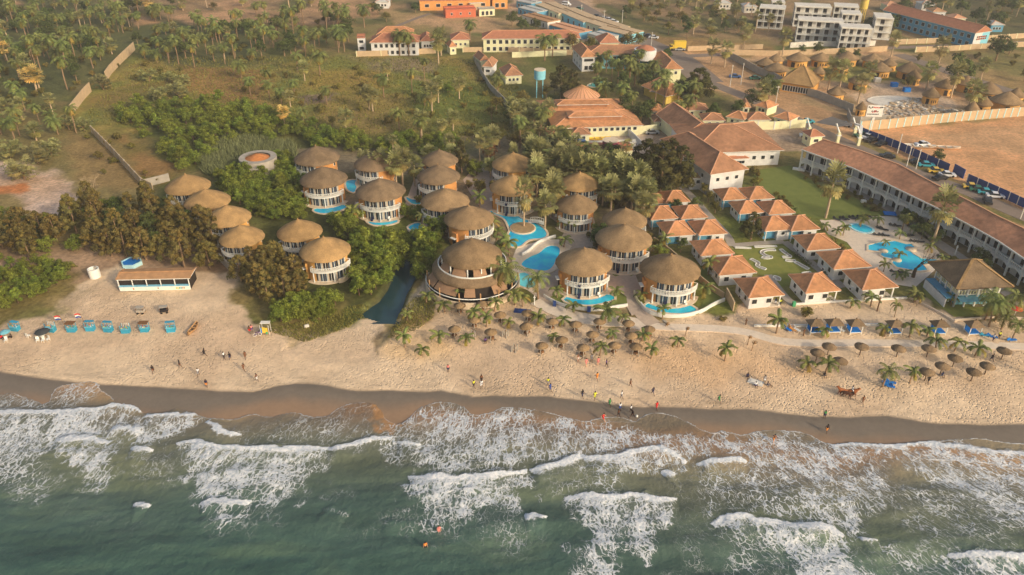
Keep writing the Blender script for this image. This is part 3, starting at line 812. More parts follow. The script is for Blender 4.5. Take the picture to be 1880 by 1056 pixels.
mat('aqua_wall', (118,176,190), rough=.85, var=.1, scale=.9)
mat('blue_wall', (84,140,166), rough=.85, var=.1, scale=.9)
mat('grey_wall', (150,142,130), rough=.9, var=.15, scale=.8)
mat('block_wall', (166,146,116), rough=.95, var=.16, scale=.7)
mat('sand_wall', (176,152,120), rough=.95, var=.12, scale=.7)
mat('white_weathered', (196,188,176), rough=.9, var=.16, scale=.6)
mat('tile', (180,128,88), rough=.85, var=.2, scale=1.2, bump=.08, bscale=7, wave=('Z', 3.4, .28), rand=.10, blotch=(.35,.2))
mat('tile_dark', (146,106,78), rough=.85, var=.22, scale=1.0, bump=.08, bscale=7, rand=.08, blotch=(.2,.2))
mat('tile_ridge', (190,142,108), rough=.85, var=.08, scale=2)
mat('tile_hotel', (162,116,88), rough=.85, var=.25, scale=.9, bump=.08, bscale=6, rand=.02, blotch=(.16,.22))
mat('tile_red', (156,104,78), rough=.85, var=.16, scale=.8)
mat('rust_roof', (160,122,86), rough=.8, var=.2, scale=.7)
mat('metal_roof', (170,168,160), rough=.6, var=.12, scale=.6)
mat('glass', (52,66,80), rough=.12, var=.3, scale=1.3, spec=.6)
mat('glass_dark', (40,42,44), rough=.2, var=.3, scale=1.3, spec=.5)
mat('curtain', (178,166,146), rough=.95, var=.12, scale=4)
mat('dark', (44,38,34), rough=.9, var=.2, scale=2)
mat('timber', (112,80,52), rough=.9, var=.2, scale=3)
mat('timber_pale', (160,124,84), rough=.9, var=.2, scale=3)
mat('panel_timber', (150,118,90), rough=.9, var=.12, scale=3, wave=('X', 2.2, .35))
mat('awning', (120,176,196), rough=.8, var=.1, scale=2)
mat('pool', (16,150,204), rough=.10, var=.10, bump=.05, bscale=3, scale=.35, spec=.5, rgb2=(50,190,224))
mat('pool_pale', (96,190,200), rough=.10, var=.08, scale=.35, spec=.5)
mat('pool_teal', (70,168,150), rough=.10, var=.08, scale=.35, spec=.5)
mat('pool_rim', (196,178,152), rough=.85, var=.1, scale=1.5)
mat('pool_rim_blue', (160,196,204), rough=.8, var=.1, scale=1.5)
mat('paving', (166,148,130), rough=.9, var=.12, scale=1.3)
mat('paving_pale', (196,180,160), rough=.9, var=.10, scale=1.3)
mat('path_grey', (150,140,128), rough=.9, var=.12, scale=1.0)
mat('lawn', (108,114,56), rough=1, var=.18, scale=.5, bump=.05, bscale=6, rgb2=(96,104,50))
mat('lawn_dry', (124,122,60), rough=1, var=.2, scale=.5, rgb2=(104,110,50))
mat('asphalt', (120,106,94), rough=.95, var=.14, scale=.5)
mat('asphalt_dark', (96,92,88), rough=.95, var=.14, scale=.5)
mat('blue_cloth', (24,104,176), rough=.8, var=.1, scale=3)
mat('fence_blue', (28,56,110), rough=.5, var=.15, scale=1, spec=.4)
mat('stall_blue', (48,132,160), rough=.7, var=.15, scale=2, rand=.08)
mat('stall_blue_pale', (104,164,176), rough=.7, var=.15, scale=2, rand=.08)
mat('stall_green', (72,150,104), rough=.7, var=.12, scale=2)
mat('red', (184,52,44), rough=.8, var=.15, scale=3)
mat('yellow', (204,168,60), rough=.8, var=.1, scale=3)
mat('orange_wall', (204,138,78), rough=.85, var=.12, scale=1)
mat('brick_red', (178,98,70), rough=.9, var=.12, scale=1)
mat('maroon', (140,72,84), rough=.7, var=.12, scale=2)
mat('black', (36,34,36), rough=.7, var=.2, scale=3)
mat('canvas_dark', (60,62,62), rough=.8, var=.2, scale=3)
mat('bark', (128,104,80), rough=1, var=.25, scale=3)
mat('bark_pale', (166,144,116), rough=1, var=.2, scale=3)
mat('bark_dark', (84,66,50), rough=1, var=.25, scale=3)
mat('tyre', (30,30,30), rough=.9, var=.1, scale=3)
mat('leaf_mangrove', (104,114,46), rough=.65, var=.25, scale=1.5, tint=True, rand=.22, hue=.018, trans=.22, spec=.2)
mat('leaf_dark', (72,82,42), rough=.7, var=.28, scale=1.5, tint=True, rand=.2, hue=.02, trans=.15, spec=.2)
mat('leaf_casuarina', (100,94,54), rough=.85, var=.3, scale=1.2, tint=True, rand=.18, hue=.012, trans=.15, spec=.1)
mat('leaf_casuarina_dark', (72,74,44), rough=.85, var=.3, scale=1.2, tint=True, rand=.15, hue=.01, trans=.12, spec=.1)
mat('leaf_olive', (104,96,50), rough=.8, var=.25, scale=1.5, tint=True, rand=.2, hue=.02, trans=.18, spec=.1)
mat('leaf_brown', (132,92,60), rough=.9, var=.25, scale=1.5, tint=True, rand=.12, trans=.15, spec=.1)
mat('frond', (106,112,58), rough=.55, var=.22, scale=1.5, tint=True, rand=.2, hue=.02, trans=.22, spec=.3)
mat('frond_olive', (124,122,76), rough=.6, var=.22, scale=1.5, tint=True, rand=.2, hue=.015, trans=.2, spec=.3)
mat('frond_gold', (176,150,88), rough=.8, var=.2, scale=1.5, tint=True, rand=.14, trans=.2, spec=.2)
mat('frond_dry', (146,112,72), rough=.9, var=.2, scale=2, tint=True, rand=.14, trans=.15, spec=.1)
mat('reed', (116,120,80), rough=.8, var=.25, scale=.5, tint=True, trans=.2)
mat('grass_tuft', (112,108,52), rough=.9, var=.25, scale=.5, tint=True, trans=.15)
mat('skin_dark', (78,52,40), rough=.7, var=.1, scale=4)
mat('skin_pale', (206,150,118), rough=.7, var=.1, scale=4)
mat('hair', (28,22,20), rough=.8, var=.1, scale=4)
for nm, rgb in (('white',(226,222,218)),('yellow',(226,204,60)),('lime',(196,214,70)),('green',(56,120,70)),('red',(190,40,44)),('pink',(228,120,116)),('blue',(46,72,140)),('black',(34,32,36)),('grey',(130,128,130)),('purple',(96,70,120)),('brown',(110,74,52)),('orange',(220,124,56)),('navy',(36,42,72))):
 mat('cloth_' + nm, rgb, rough=.9, var=.12, scale=4)
for nm, rgb in (('white',(214,214,212)),('silver',(150,152,152)),('black',(34,34,38)),('green',(42,96,76)),('yellow',(196,162,64)),('blue',(48,84,130)),('red',(150,46,40)),('teal',(60,150,160))):
 mat('car_' + nm, rgb, rough=.3, var=.04, scale=1, spec=.6)
mat('horse_brown', (132,78,44), rough=.7, var=.15, scale=3)
mat('horse_dark', (72,46,34), rough=.7, var=.15, scale=3)
def sheet(name, P, mt, z, warp=0, sm=0):
 Pw = poly(P)
 if sm: Pw = smooth_poly(Pw, sm)
 o = flat_sheet(name, [Pw], mt, z); o['kind'] = 'structure'; return o
def path(name, line, w, mt, z, sm=2, follow=True):
 P = smooth_line([tuple(at(a, b)[:2]) for a, b in line], sm)
 mb = MB(); vs = []; Q = []
 for i in range(len(P) - 1):
  a, b = Vector(P[i]), Vector(P[i+1]); n = max(1, int((b - a).length / 2))
  Q += [tuple(a.lerp(b, k / n)) for k in range(n)]
 Q.append(P[-1])
 for i in range(len(Q)):
  a = Vector(Q[max(0, i-1)]); b = Vector(Q[min(len(Q)-1, i+1)]); d = (b - a).normalized(); nn = Vector((-d.y, d.x)) * w / 2
  for s in (1, -1):
   p = Vector(Q[i]) + nn * s
   vs.append((p.x, p.y, max(hgt(p.x, p.y), hgt(*Q[i])) + z))
   vs.append((p.x, p.y, hgt(p.x, p.y) - .5))
 fs = []
 for i in range(len(Q) - 1):
  k = i * 4; j = k + 4
  fs += [(k, k+2, j+2, j), (k+1, k, j, j+1), (k+2, k+3, j+3, j+2)]
 mb.add(vs, fs, mt); o = mb.build(name); o['kind'] = 'structure'; return o
sheet('courtyard_paving', [(985,500),(1010,470),(1040,420),(1010,400),(1000,380),(1025,350),(1060,392),(1090,400),(1100,440),(1130,500),(1165,500),(1180,540),(1170,575),(1160,580),(1140,545),(1060,560),(1010,560),(985,545),(950,520),(955,500)], 'paving', .03)
sheet('courtyard_paving', [(850,330),(880,300),(905,310),(905,360),(925,385),(905,400),(880,380),(860,350)], 'paving', .034)
sheet('courtyard_paving', [(740,385),(760,330),(775,325),(765,350),(765,385),(780,395),(760,398)], 'paving', .034)
sheet('courtyard_paving', [(645,395),(652,370),(660,375),(668,400),(650,402)], 'paving', .034)
path('footpath', [(1140,505),(1160,520),(1180,548),(1172,572),(1200,596)], 3.2, 'paving', .05)
path('footpath', [(985,552),(1035,578),(1100,590),(1150,590),(1180,598)], 3.6, 'paving_pale', .05)
path('promenade', [(1150,592),(1200,600),(1270,602),(1330,604),(1380,612),(1420,625),(1470,631),(1560,630),(1700,631),(1880,637),(2200,650)], 2.2, 'paving_pale', .06)
path('footpath', [(1238,330),(1270,360),(1300,395),(1336,432),(1344,452)], 2.0, 'path_grey', .05)
path('footpath', [(1344,451),(1390,447),(1440,444)], 1.8, 'path_grey', .055)
path('footpath', [(1440,444),(1475,470),(1510,500),(1550,528)], 2.0, 'path_grey', .06)
path('footpath', [(1410,505),(1440,545),(1458,560)], 1.8, 'path_grey', .065)
path('footpath', [(1470,306),(1500,318),(1560,345),(1640,385),(1690,425),(1760,470),(1820,515),(1880,560)], 3.0, 'path_grey', .04)
sheet('lawn', [(1376,314),(1450,304),(1485,328),(1560,360),(1634,394),(1515,405),(1458,392),(1400,350)], 'lawn', .05)
sheet('lawn', [(1346,460),(1440,452),(1506,512),(1432,528),(1404,512)], 'lawn_dry', .05)
sheet('lawn', [(1690,520),(1740,540),(1790,565),(1840,560),(1800,580),(1752,582),(1700,545)], 'lawn_dry', .05)
sheet('lawn', [(1118,495),(1130,490),(1170,493),(1168,503),(1150,511),(1128,509)], 'lawn', .045, sm=1)
sheet('lawn', [(1010,545),(1030,540),(1060,560),(1120,552),(1130,530),(1150,545),(1152,562),(1090,568),(1040,565)], 'lawn', .045)
sheet('lawn', [(1166,540),(1180,545),(1215,565),(1285,570),(1300,530),(1280,500),(1300,490),(1330,550),(1280,578),(1190,575)], 'lawn', .045)
sheet('pool_terrace', [(1505,404),(1600,398),(1650,396),(1680,420),(1700,432),(1735,478),(1712,500),(1680,528),(1640,522),(1600,505),(1575,470),(1555,445),(1520,430)], 'paving_pale', .04)
sheet('pool_terrace', [(948,455),(1000,440),(1025,440),(1050,452),(1035,475),(1010,495),(1000,520),(985,540),(950,525),(935,500),(940,478)], 'paving_pale', .042)
sheet('yard', [(1030,240),(1180,240),(1200,250),(1190,285),(1120,300),(1050,292)], 'paving', .03)
path('road', [(1300,152),(1350,170),(1412,196),(1470,225),(1520,248),(1570,270),(1640,300),(1700,325),(1780,352),(1850,385),(1960,430)], 5.5, 'asphalt', .05)
path('road', [(1000,-20),(1060,12),(1130,52),(1190,82),(1240,100),(1300,152)], 12, 'asphalt', .04)
path('dirt_track', [(1240,104),(1330,100),(1500,92),(1640,88),(1880,78),(2100,70)], 4.5, 'asphalt', .03)
path('road', [(1650,100),(1700,118),(1760,138),(1830,160),(1900,182),(2000,210)], 6, 'asphalt', .045)
path('kerb', [(700,60),(760,35),(790,25)], 2.5, 'asphalt', .03).name = 'dirt_track'
def zm(x0, y0, s, pts): return [(x0 + a / s, y0 + b / s) for a, b in pts]
def pool(label, P, mt='pool', rim='pool_rim', rw=.45, sm=2, z=.16, group='swimming pools'):
 Pw = poly(P)
 if sm: Pw = smooth_poly(Pw, sm)
 cx = sum(p[0] for p in Pw) / len(Pw); cy = sum(p[1] for p in Pw) / len(Pw)
 t = thing('swimming_pool', label, 'pool', (cx, cy, 0), 0, group)
 L_ = [(x - cx, y - cy) for x, y in Pw]
 w = flat_sheet('pool_water', [L_], mt, z - .05, t)
 O = inset_poly(L_, rw); I = inset_poly(L_, -.02)
 n = len(L_); mb = MB()
 vs = [(p[0], p[1], z + .05) for p in I] + [(p[0], p[1], z + .05) for p in O] + [(p[0], p[1], -.3) for p in O] + [(p[0], p[1], -.1) for p in I]
 fs = []
 for i in range(n):
  k = (i + 1) % n
  fs += [(i, k, n + k, n + i), (n + i, n + k, 2*n + k, 2*n + i), (3*n + i, 3*n + k, k, i)]
 mb.add(vs, fs, rim); mb.build('pool_rim', t)
 return t
Z1 = (1000, 400, 5.222)
pool('bright blue crescent pool curving below the terrace of the round villa beside the beach path', zm(*Z1, [(220,752),(290,772),(400,778),(500,768),(605,730),(690,775),(600,815),(450,845),(300,835),(165,800)]), sm=1)
pool('bright blue notched crescent pool before the villa closest to the white cottages', zm(*Z1, [(1000,815),(1060,815),(1110,855),(1180,880),(1290,870),(1330,845),(1390,840),(1470,890),(1400,915),(1280,925),(1150,915),(1040,890),(945,855)]), sm=1)
Z2 = (400, 250, 5.866)
pool('narrow turquoise pool half hidden by mangrove leaves below a shaded villa', zm(*Z2, [(1040,785),(1120,785),(1250,770),(1350,740),(1400,765),(1340,800),(1200,835),(1120,840),(1030,815)]), sm=1)
pool('small crescent pool below the villa that has a grey patch on its thatch', [(672,404),(700,402),(722,403),(734,407),(716,414),(690,415),(677,411)], sm=1)
Z3 = (700, 250, 5.866)
pool('wedge shaped pool on the grass at the head of the dark creek', zm(*Z3, [(290,975),(390,935),(440,955),(455,985),(360,1035),(300,1010)]), sm=1)
pool('curved blue pool between two thatched villas deep in the mangroves', zm(*Z2, [(1380,490),(1440,475),(1500,480),(1510,530),(1490,560),(1475,620),(1400,590),(1380,540)]), sm=1)
pool('small pool almost covered by a palm beside the middle villa', zm(*Z3, [(262,655),(330,690),(420,688),(440,735),(350,745),(280,700)]), sm=1)
Z4 = (680, 380, 5.222)
pool('winding blue lagoon pool around a round sand island', zm(*Z4, [(1145,40),(1200,45),(1260,60),(1340,65),(1350,92),(1430,95),(1445,120),(1560,140),(1620,180),(1685,235),(1695,285),(1640,310),(1540,312),(1490,335),(1440,385),(1350,390),(1325,350),(1345,310),(1320,270),(1345,235),(1330,200),(1300,130),(1250,95),(1150,60)]), rw=.5)
isl = thing('planted_island', 'round sandy island in the winding lagoon pool with one palm', 'island', (*G(680 + 1460/5.222, 380 + 212/5.222), 0))
mb = MB(); mb.lathe([(3.15, 0), (3.15, .34), (2.9, .36), (0, .5)], 'pool_rim', 28); mb.build('island_rim', isl)
mat('island_sand', (150,126,92), var=.2, scale=1.5)
mb = MB(); mb.lathe([(2.85, .38), (1.8, .44), (0, .52)], 'island_sand', 28); mb.build('sand_bed', isl)
pool('broad pear shaped blue pool beside the stepped restaurant roof', zm(*Z4, [(1725,372),(1815,385),(1818,460),(1780,500),(1760,570),(1700,622),(1600,612),(1480,590),(1435,548),(1530,480),(1620,450),(1665,400)]), rw=1.2)
pool('pale shallow wading pool next to the restaurant steps', [(944,508),(960,500),(972,505),(985,520),(980,530),(958,528),(944,518)], 'pool_pale', sm=1)
Z5 = (1500, 380, 4.934)
pool('small turquoise pool with a palm standing in it on the hotel terrace', zm(*Z5, [(290,170),(370,155),(450,175),(515,215),(470,238),(400,232),(340,210)]), 'pool', 'pool_rim_blue', sm=1)
pool('large jagged turquoise pool with palm islands by the bare tree', zm(*Z5, [(465,352),(560,325),(620,320),(700,312),(800,340),(850,338),(885,370),(815,380),(870,430),(940,470),(1080,480),(1090,505),(985,520),(960,530),(1000,575),(930,585),(880,580),(800,565),(720,550),(680,510),(700,480),(610,460),(575,440),(590,410),(500,400),(465,395)]), 'pool', 'pool_rim', sm=0)
pool('teal garden pool behind the yellow round house', [(1076,158),(1094,151),(1110,149),(1120,153),(1108,160),(1088,161)], 'pool_teal', sm=1)
def island(px, py, r, lab):
 t = thing('planted_island', lab, 'island', (*G(px, py), 0)); m = MB(); m.lathe([(r, 0), (r, .3), (0, .34)], 'pool_rim', 10); m.build('island_rim', t)
island(*zm(*Z5, [(600,405)])[0], 1.0, 'square stone island at the shallow edge of the jagged pool')
island(*zm(*Z5, [(722,487)])[0], 1.0, 'stone island carrying a palm inside the jagged pool')
island(*zm(*Z5, [(850,390)])[0], 1.2, 'stone spur near the bare tree inside the jagged pool')
fb = thing('footbridge', 'white arched footbridge over the neck of the lagoon pool', 'bridge', (*G(680 + 1597/5.222, 380 + 165/5.222), 0), R(-20))
mb = MB()
for i in range(6): mb.box((-1.6 + .64*i, 0, .35 + .35*math.sin(PI*(i+.5)/6)), (.66, 1.3, .1), 'white_paint')
mb.build('deck', fb)
for s in (-1, 1):
 mb = MB(); P = [(-1.9 + 3.8*i/8, s*.65, .4 + .35*math.sin(PI*i/8)) for i in range(9)]
 mb.tube([(p[0], p[1], p[2] + .8) for p in P], .07, 'white_paint', 5)
 for p in P: mb.bar(p, (p[0], p[1], p[2] + .8), .07, 'white_paint')
 mb.build('railing', fb)
def lane(label, P, closed=False, w=.7):
 line = smooth_line([G(*p) for p in P], 2) if len(P) > 2 else [G(*p) for p in P]
 if closed: line = smooth_poly([G(*p) for p in P], 2); line.append(line[0])
 cx = sum(p[0] for p in line) / len(line); cy = sum(p[1] for p in line) / len(line)
 t = thing('minigolf_lane', label, 'minigolf lane', (cx, cy, 0), 0, 'minigolf lanes on the lawn between the cottages')
 line = [(x - cx, y - cy) for x, y in line]
 o_ = ribbon(line, w)
 flat_sheet('green_felt', [o_], 'path_grey', .09, t)
 mb = MB(); n = len(line)
 for side in (o_[:n], o_[n:]):
  for i in range(n - 1): mb.bar((*side[i], .12), (*side[i+1], .12), .16, 'white_paint', .2)
 for a, b in ((o_[0], o_[-1]), (o_[n-1], o_[n])): mb.bar((*a, .12), (*b, .12), .16, 'white_paint', .2)
 mb.build('white_kerb', t)
Z6 = (1240, 330, 4.474)
lane('white kerbed minigolf lane bent like an S', zm(*Z6, [(820,580),(740,580),(700,600),(740,630),(800,640),(740,650),(710,640)]), w=.8)
lane('white kerbed minigolf lane bent like an arrow, top corner', zm(*Z6, [(865,575),(905,610),(955,640),(880,640)]), w=.8)
lane('short straight minigolf lane close to the flagstone path', zm(*Z6, [(985,680),(1090,738)]), w=.9)
lane('rounded minigolf loop beside the straight lane', zm(*Z6, [(905,665),(940,672),(985,670)]), w=.8)
lane('minigolf lane with an oval end near the middle cottages', zm(*Z6, [(620,655),(690,690),(660,710),(740,740)]), w=.8)
lane('diamond shaped minigolf lane at the path corner', zm(*Z6, [(805,800),(850,812),(840,830)]), w=1.0)
lane('long double white minigolf kerb behind the second cottage row', zm(*Z6, [(490,560),(620,565)]), w=.5)
lane('minigolf lane along the hedge, cut off by a cottage roof', zm(*Z6, [(1045,775),(1110,765)]), w=.8)
lane('thin minigolf lane beside the long footpath crossing', zm(*Z6, [(650,555),(830,550)]), w=.6)
def villa_proto(thatch, wallm):
 t = thing('round_villa', 'x', 'villa', (0,0,-200), 0, 'thatched round villas of the resort')
 rv, H = 4.95, 5.6
 mb = MB(); mb.lathe([(rv, -.3), (rv, H + .35)], wallm, 40, smooth=True)
 mb.box((-rv * .93, -.2, 1.3), (1.4, 1.6, 5.0), wallm)     # stair tower
 mb.build('wall', t)
 rnd = random.Random(5)
 mb = MB()
 mb.lathe([(5.35, H - .38), (5.95, H - .12)], 'thatch_edge', 64, jit=.004, rnd=rnd)
 mb.lathe([(6.0, H - .2), (5.95, H + .02), (5.0, H + .72), (4.1, H + 1.25), (3.1, H + 1.8), (2.1, H + 2.3), (1.2, H + 2.72), (.4, H + 3.1), (0, H + 3.2)], thatch, 64, jit=.014, rnd=rnd)
 rf = mb.build('roof', t)
 mb = MB(); mb.cyl((0, 0, H + 3.05), .28, .25, thatch, 10); mb.cyl((0, 0, H + 3.3), .12, .35, 'timber_pale', 6, .05); mb.build('finial', rf)
 for st, (z0, z1) in enumerate(((.25, 2.35), (3.0, 5.25))):
  n = 8
  for i in range(n):
   a = R(-90 - 46 + 92 * (i + .5) / n); wd = 2 * rv * math.tan(R(46 / n)) * .94
   c_, s_ = math.cos(a), math.sin(a); rz = a + PI / 2
   rr = rv + .02
   f = MB(); zc = (z0 + z1) / 2; hh = z1 - z0
   f.box((c_*(rr+.03), s_*(rr+.03), zc), (.10, .09, hh), 'white_paint', rz)
   for dz in (z0, z1): f.box((c_*(rr+.02), s_*(rr+.02), dz), (wd, .08, .10), 'white_paint', rz)
   w = f.build('window', t)
   g_ = MB()
   tx, ty = -s_, c_
   g_.box((c_*rr, s_*rr, zc), (wd, .06, hh), 'glass' if (i + st) % 3 else 'glass_dark', rz)
   g_.build('pane', w)
   if i % 2 == st:
    g2 = MB(); k = wd * .30
    g2.box((c_*(rr+.005) + tx*k, s_*(rr+.005) + ty*k, zc), (wd * .34, .075, hh * .96), 'curtain', rz); g2.build('curtain', w)
 a0, a1 = R(-90 - 55), R(-90 + 55); n = 26
 mb = MB()
 rb = 5.85
 pts = [(rv, 2.62), (rb, 2.62), (rb, 2.86), (rv, 2.86)]
 mb.lathe(pts, 'white_paint', n, a0=a0, a1=a1, smooth=False)
 bal = mb.build('balcony', t)
 r2 = MB()
 r2.lathe([(rb - .10, 3.74), (rb + .02, 3.74), (rb + .02, 3.86), (rb - .10, 3.86), (rb - .10, 3.74)], 'white_paint', n, a0=a0, a1=a1, smooth=False)
 r2.lathe([(rb - .08, 2.95), (rb, 2.95), (rb, 3.02), (rb - .08, 3.02), (rb - .08, 2.95)], 'white_paint', n, a0=a0, a1=a1, smooth=False)
 P = [(math.cos(a0 + (a1-a0)*i/20) * (rb - .04), math.sin(a0 + (a1-a0)*i/20) * (rb - .04)) for i in range(21)]
 for i in range(21):
  r2.bar((*P[i], 2.8), (*P[i], 3.8), .09, 'white_paint')
  if i < 20:
   a, b = P[i], P[i+1]
   if i % 2: r2.bar((*a, 2.98), (*b, 3.78), .06, 'white_paint'); r2.bar((*a, 3.78), (*b, 2.98), .06, 'white_paint')
   else:
    m1 = ((a[0]*2+b[0])/3, (a[1]*2+b[1])/3); m2 = ((a[0]+b[0]*2)/3, (a[1]+b[1]*2)/3)
    r2.bar((*m1, 3.0), (*m1, 3.78), .05, 'white_paint'); r2.bar((*m2, 3.0), (*m2, 3.78), .05, 'white_paint'); r2.bar((*m1, 3.4), (*m2, 3.4), .05, 'white_paint')
 for a in (a0, a1):
  r2.bar((math.cos(a)*rv, math.sin(a)*rv, 3.8), (math.cos(a)*rb, math.sin(a)*rb, 3.8), .1, 'white_paint')
 r2.build('railing', bal)
 for a in (R(-90), R(-90 - 50), R(-90 + 50)):
  mb = MB(); mb.cyl((math.cos(a)*5.6, math.sin(a)*5.6, -.2), .16, 2.85, 'white_paint', 8)
  mb.build('post', t)
 mb = MB(); mb.lathe([(rv, .14), (6.2, .14), (6.2, -.3)], 'pool_rim', 24, a0=R(-90-66), a1=R(-90+66), smooth=False); mb.build('terrace', t)
 d = MB(); a = R(200); d.box((-rv*.93 - .72, -.2, 1.2), (.06, 1.1, 2.3), 'dark'); dd = d.build('door', t)
 d = MB(); d.box((-rv*.93 - 1.0, -.2, 2.5), (.8, 1.6, .14), 'white_paint'); d.build('canopy', dd)
 for ang in (20, 60, 100, 140):
  for z in (1.5, 4.4):
   a = R(ang); w = MB(); w.box((math.cos(a)*(rv+.03), math.sin(a)*(rv+.03), z), (.8, .10, .9), 'white_paint', a + PI/2); ww = w.build('window', t)
   w = MB(); w.box((math.cos(a)*(rv+.06), math.sin(a)*(rv+.06), z), (.6, .10, .7), 'glass_dark', a + PI/2); w.build('pane', ww)
 return t
V1 = Proto(villa_proto('thatch', 'ochre')); V2 = Proto(villa_proto('thatch_new', 'ochre_pale')); V3 = Proto(villa_proto('thatch_dark', 'ochre'))
VILLAS = [
 (344.3,340,81,-20,2,'round villa with golden thatch at the top of the four stepped villas'),
 (380,367,83,-20,2,'golden thatched round villa, second down the stepped row beside the casuarinas'),
 (418,396.5,83,-20,2,'golden thatched round villa, third down the stepped row, white speck on its roof'),
 (443,431.5,81,-8,2,'round villa with white balcony at the foot of the stepped row, casuarina before it'),
 (549.5,421.5,82,-14,2,'golden thatched villa with curved balcony half hidden behind the nearest mangrove villa'),
 (596.5,457,93,28,2,'golden thatched villa with round terrace standing closest to the creek mouth'),
 (582,289.5,83,-38,3,'brown thatched villa with a curved rear wall, highest among the mangroves'),
 (594,328,86,10,3,'thatched villa with a blue cloth on its balcony above the narrow pool'),
 (698.5,351,91,4,3,'wide villa with twelve white balcony bays above the small crescent pool'),
 (690,299,80,-30,3,'grey thatched villa mostly hidden by a fan palm crown'),
 (807,291,68,-10,3,'small grey thatched villa peeping over another roof beside a dark tree'),
 (805,322,79,-22,3,'thatched villa with orange flank wall behind the bald brown roof'),
 (817,368,89.5,-26,1,'shaded villa whose roof is overlapped by the one before it'),
 (861,400,92,48,1,'thatched villa directly behind the stepped restaurant roof'),
 (942,299.8,78,-60,2,'pale round roof villa in the palm grove, dark balcony to one side'),
 (941,342,84,6,2,'thatched villa overlooking the lagoon, tall palm before its door'),
 (1064,334,76,10,2,'villa almost lost behind the tall palms, only orange wall showing'),
 (1058.5,374,77,-8,1,'brown thatched villa with a busy white balcony beside a round leafy tree'),
 (1147,401,82,60,1,'thatched villa with open curved side terrace, roof overlapped from below'),
 (1145,438,104,6,1,'large villa with white lattice balcony above an oval lawn'),
 (1072,480.7,104,10,1,'large beachside villa whose crescent pool touches the promenade wall'),
 (1230,494,110,8,1,'largest villa, thatch patched pale, beside the low curved garden wall'),
]
for cx, cy, w, tz, kind, lab in VILLAS:
 x, y = G(cx, cy, 5.6)
 d = math.sqrt(x*x + y*y + (CAMH - 5.6)**2); zc = y * CP + (CAMH - 5.6) * SP
 rr = (w / 2) * zc / FPX
 s = rr / 5.95
 (V1, V2, V3)[kind - 1].put((x, y, -.02), R(tz), (s, s, .5 + .5 * s), lab)
x, y = G(473, 288, 5.0)
t = thing('unfinished_rotunda', 'roofless grey concrete rotunda with a heap of red earth on top', 'building', (x, y, 0))
mb = MB(); mb.lathe([(5.0, -.2), (5.0, 5.0), (4.6, 5.0), (4.6, 4.5), (0, 4.5)], 'grey_wall', 36, smooth=False); mb.build('wall', t)
mat('red_earth', (168,108,62), var=.25, scale=1.5, bump=.2, bscale=3)
mb = MB(); mb.lathe([(3.6, 4.52), (2.6, 4.9), (1.4, 5.5), (.5, 5.8), (0, 5.85)], 'red_earth', 20, jit=.03, rnd=random.Random(3)); mb.build('earth_heap', t)
mb = MB(); mb.lathe([(4.95, 5.03), (3.4, 5.0)], 'grey_wall', 30, smooth=False); mb.build('concrete_ring', t)
mb = MB(); mb.box((0, -5.5, 3.9), (5.0, 2.0, .3), 'grey_wall'); mb.build('porch_slab', t)
for xx in (-2.3, 0, 2.3):
 mb = MB(); mb.box((xx, -6.3, 1.8), (.3, .3, 3.9), 'grey_wall'); mb.build('post', t)
for xx in (-1.1, 1.1):
 mb = MB(); mb.box((xx, -5.05, 2.0), (1.5, .1, 2.2), 'dark'); mb.build('window', t)
x, y = G(866, 462, 8.2)
t = thing('stepped_restaurant', 'restaurant of stepped thatched rings with timber shade panels beside the creek', 'restaurant', (x, y + .6, 0))
mb = MB(); rnd = random.Random(8)
mb.lathe([(6.1, 6.95), (6.25, 7.15), (5.0, 8.05), (3.4, 9.1), (1.8, 10.05), (.4, 10.75), (0, 10.8)], 'thatch', 56, jit=.005, rnd=rnd); rf = mb.build('upper_roof', t)
mb = MB(); mb.cyl((0, 0, 10.65), .25, .35, 'thatch', 8); mb.build('finial', rf)
mb = MB(); mb.lathe([(8.3, 3.9), (8.4, 4.3), (7.8, 4.9), (7.05, 5.5)], 'thatch_dark', 56, a0=R(150), a1=R(400), jit=.004, rnd=rnd); rr_ = mb.build('ring_roof', t)
mb = MB(); mb.lathe([(7.12, 5.4), (7.12, 5.75), (6.95, 5.75), (6.95, 5.1)], 'white_paint', 48, a0=R(160), a1=R(395), smooth=False); mb.build('white_rim', rr_)
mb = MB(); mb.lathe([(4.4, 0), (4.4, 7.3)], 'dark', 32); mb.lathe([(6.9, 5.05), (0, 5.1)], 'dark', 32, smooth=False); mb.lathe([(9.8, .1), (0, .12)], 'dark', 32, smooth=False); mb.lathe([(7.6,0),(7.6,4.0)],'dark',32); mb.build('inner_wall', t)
for k, (a, b) in enumerate(((196, 226), (234, 262), (275, 300), (312, 338), (160, 186))):
 mb = MB(); mb.lathe([(6.8, 5.3), (5.6, 7.0)], 'panel_timber', 8, a0=R(a), a1=R(b), smooth=False); mb.build('shade_panel', t)
for k, (a, b) in enumerate(((186, 214), (216, 252), (262, 276), (300, 322))):
 mb = MB(); mb.lathe([(9.4, 2.5), (7.7, 4.2)], 'panel_timber', 8, a0=R(a), a1=R(b), smooth=False); mb.build('shade_panel', t)
for a in (228, 264, 290, 310, 345, 190):
 mb = MB(); mb.cyl((math.cos(R(a))*6.2, math.sin(R(a))*6.2, 5.1), .14, 1.9, 'white_paint', 6); mb.build('post', t)
for a in (180, 204, 228, 256, 282, 306, 330, 355):
 mb = MB(); mb.cyl((math.cos(R(a))*9.5, math.sin(R(a))*9.5, 0), .14, 3.4, 'timber_pale', 6); mb.build('post', t)
mb = MB(); mb.lathe([(9.9, 0), (9.9, 1.5), (9.65, 1.5), (9.65, 0)], 'pool_rim', 44, a0=R(165), a1=R(375), smooth=False)
mb.build('terrace_wall', t)
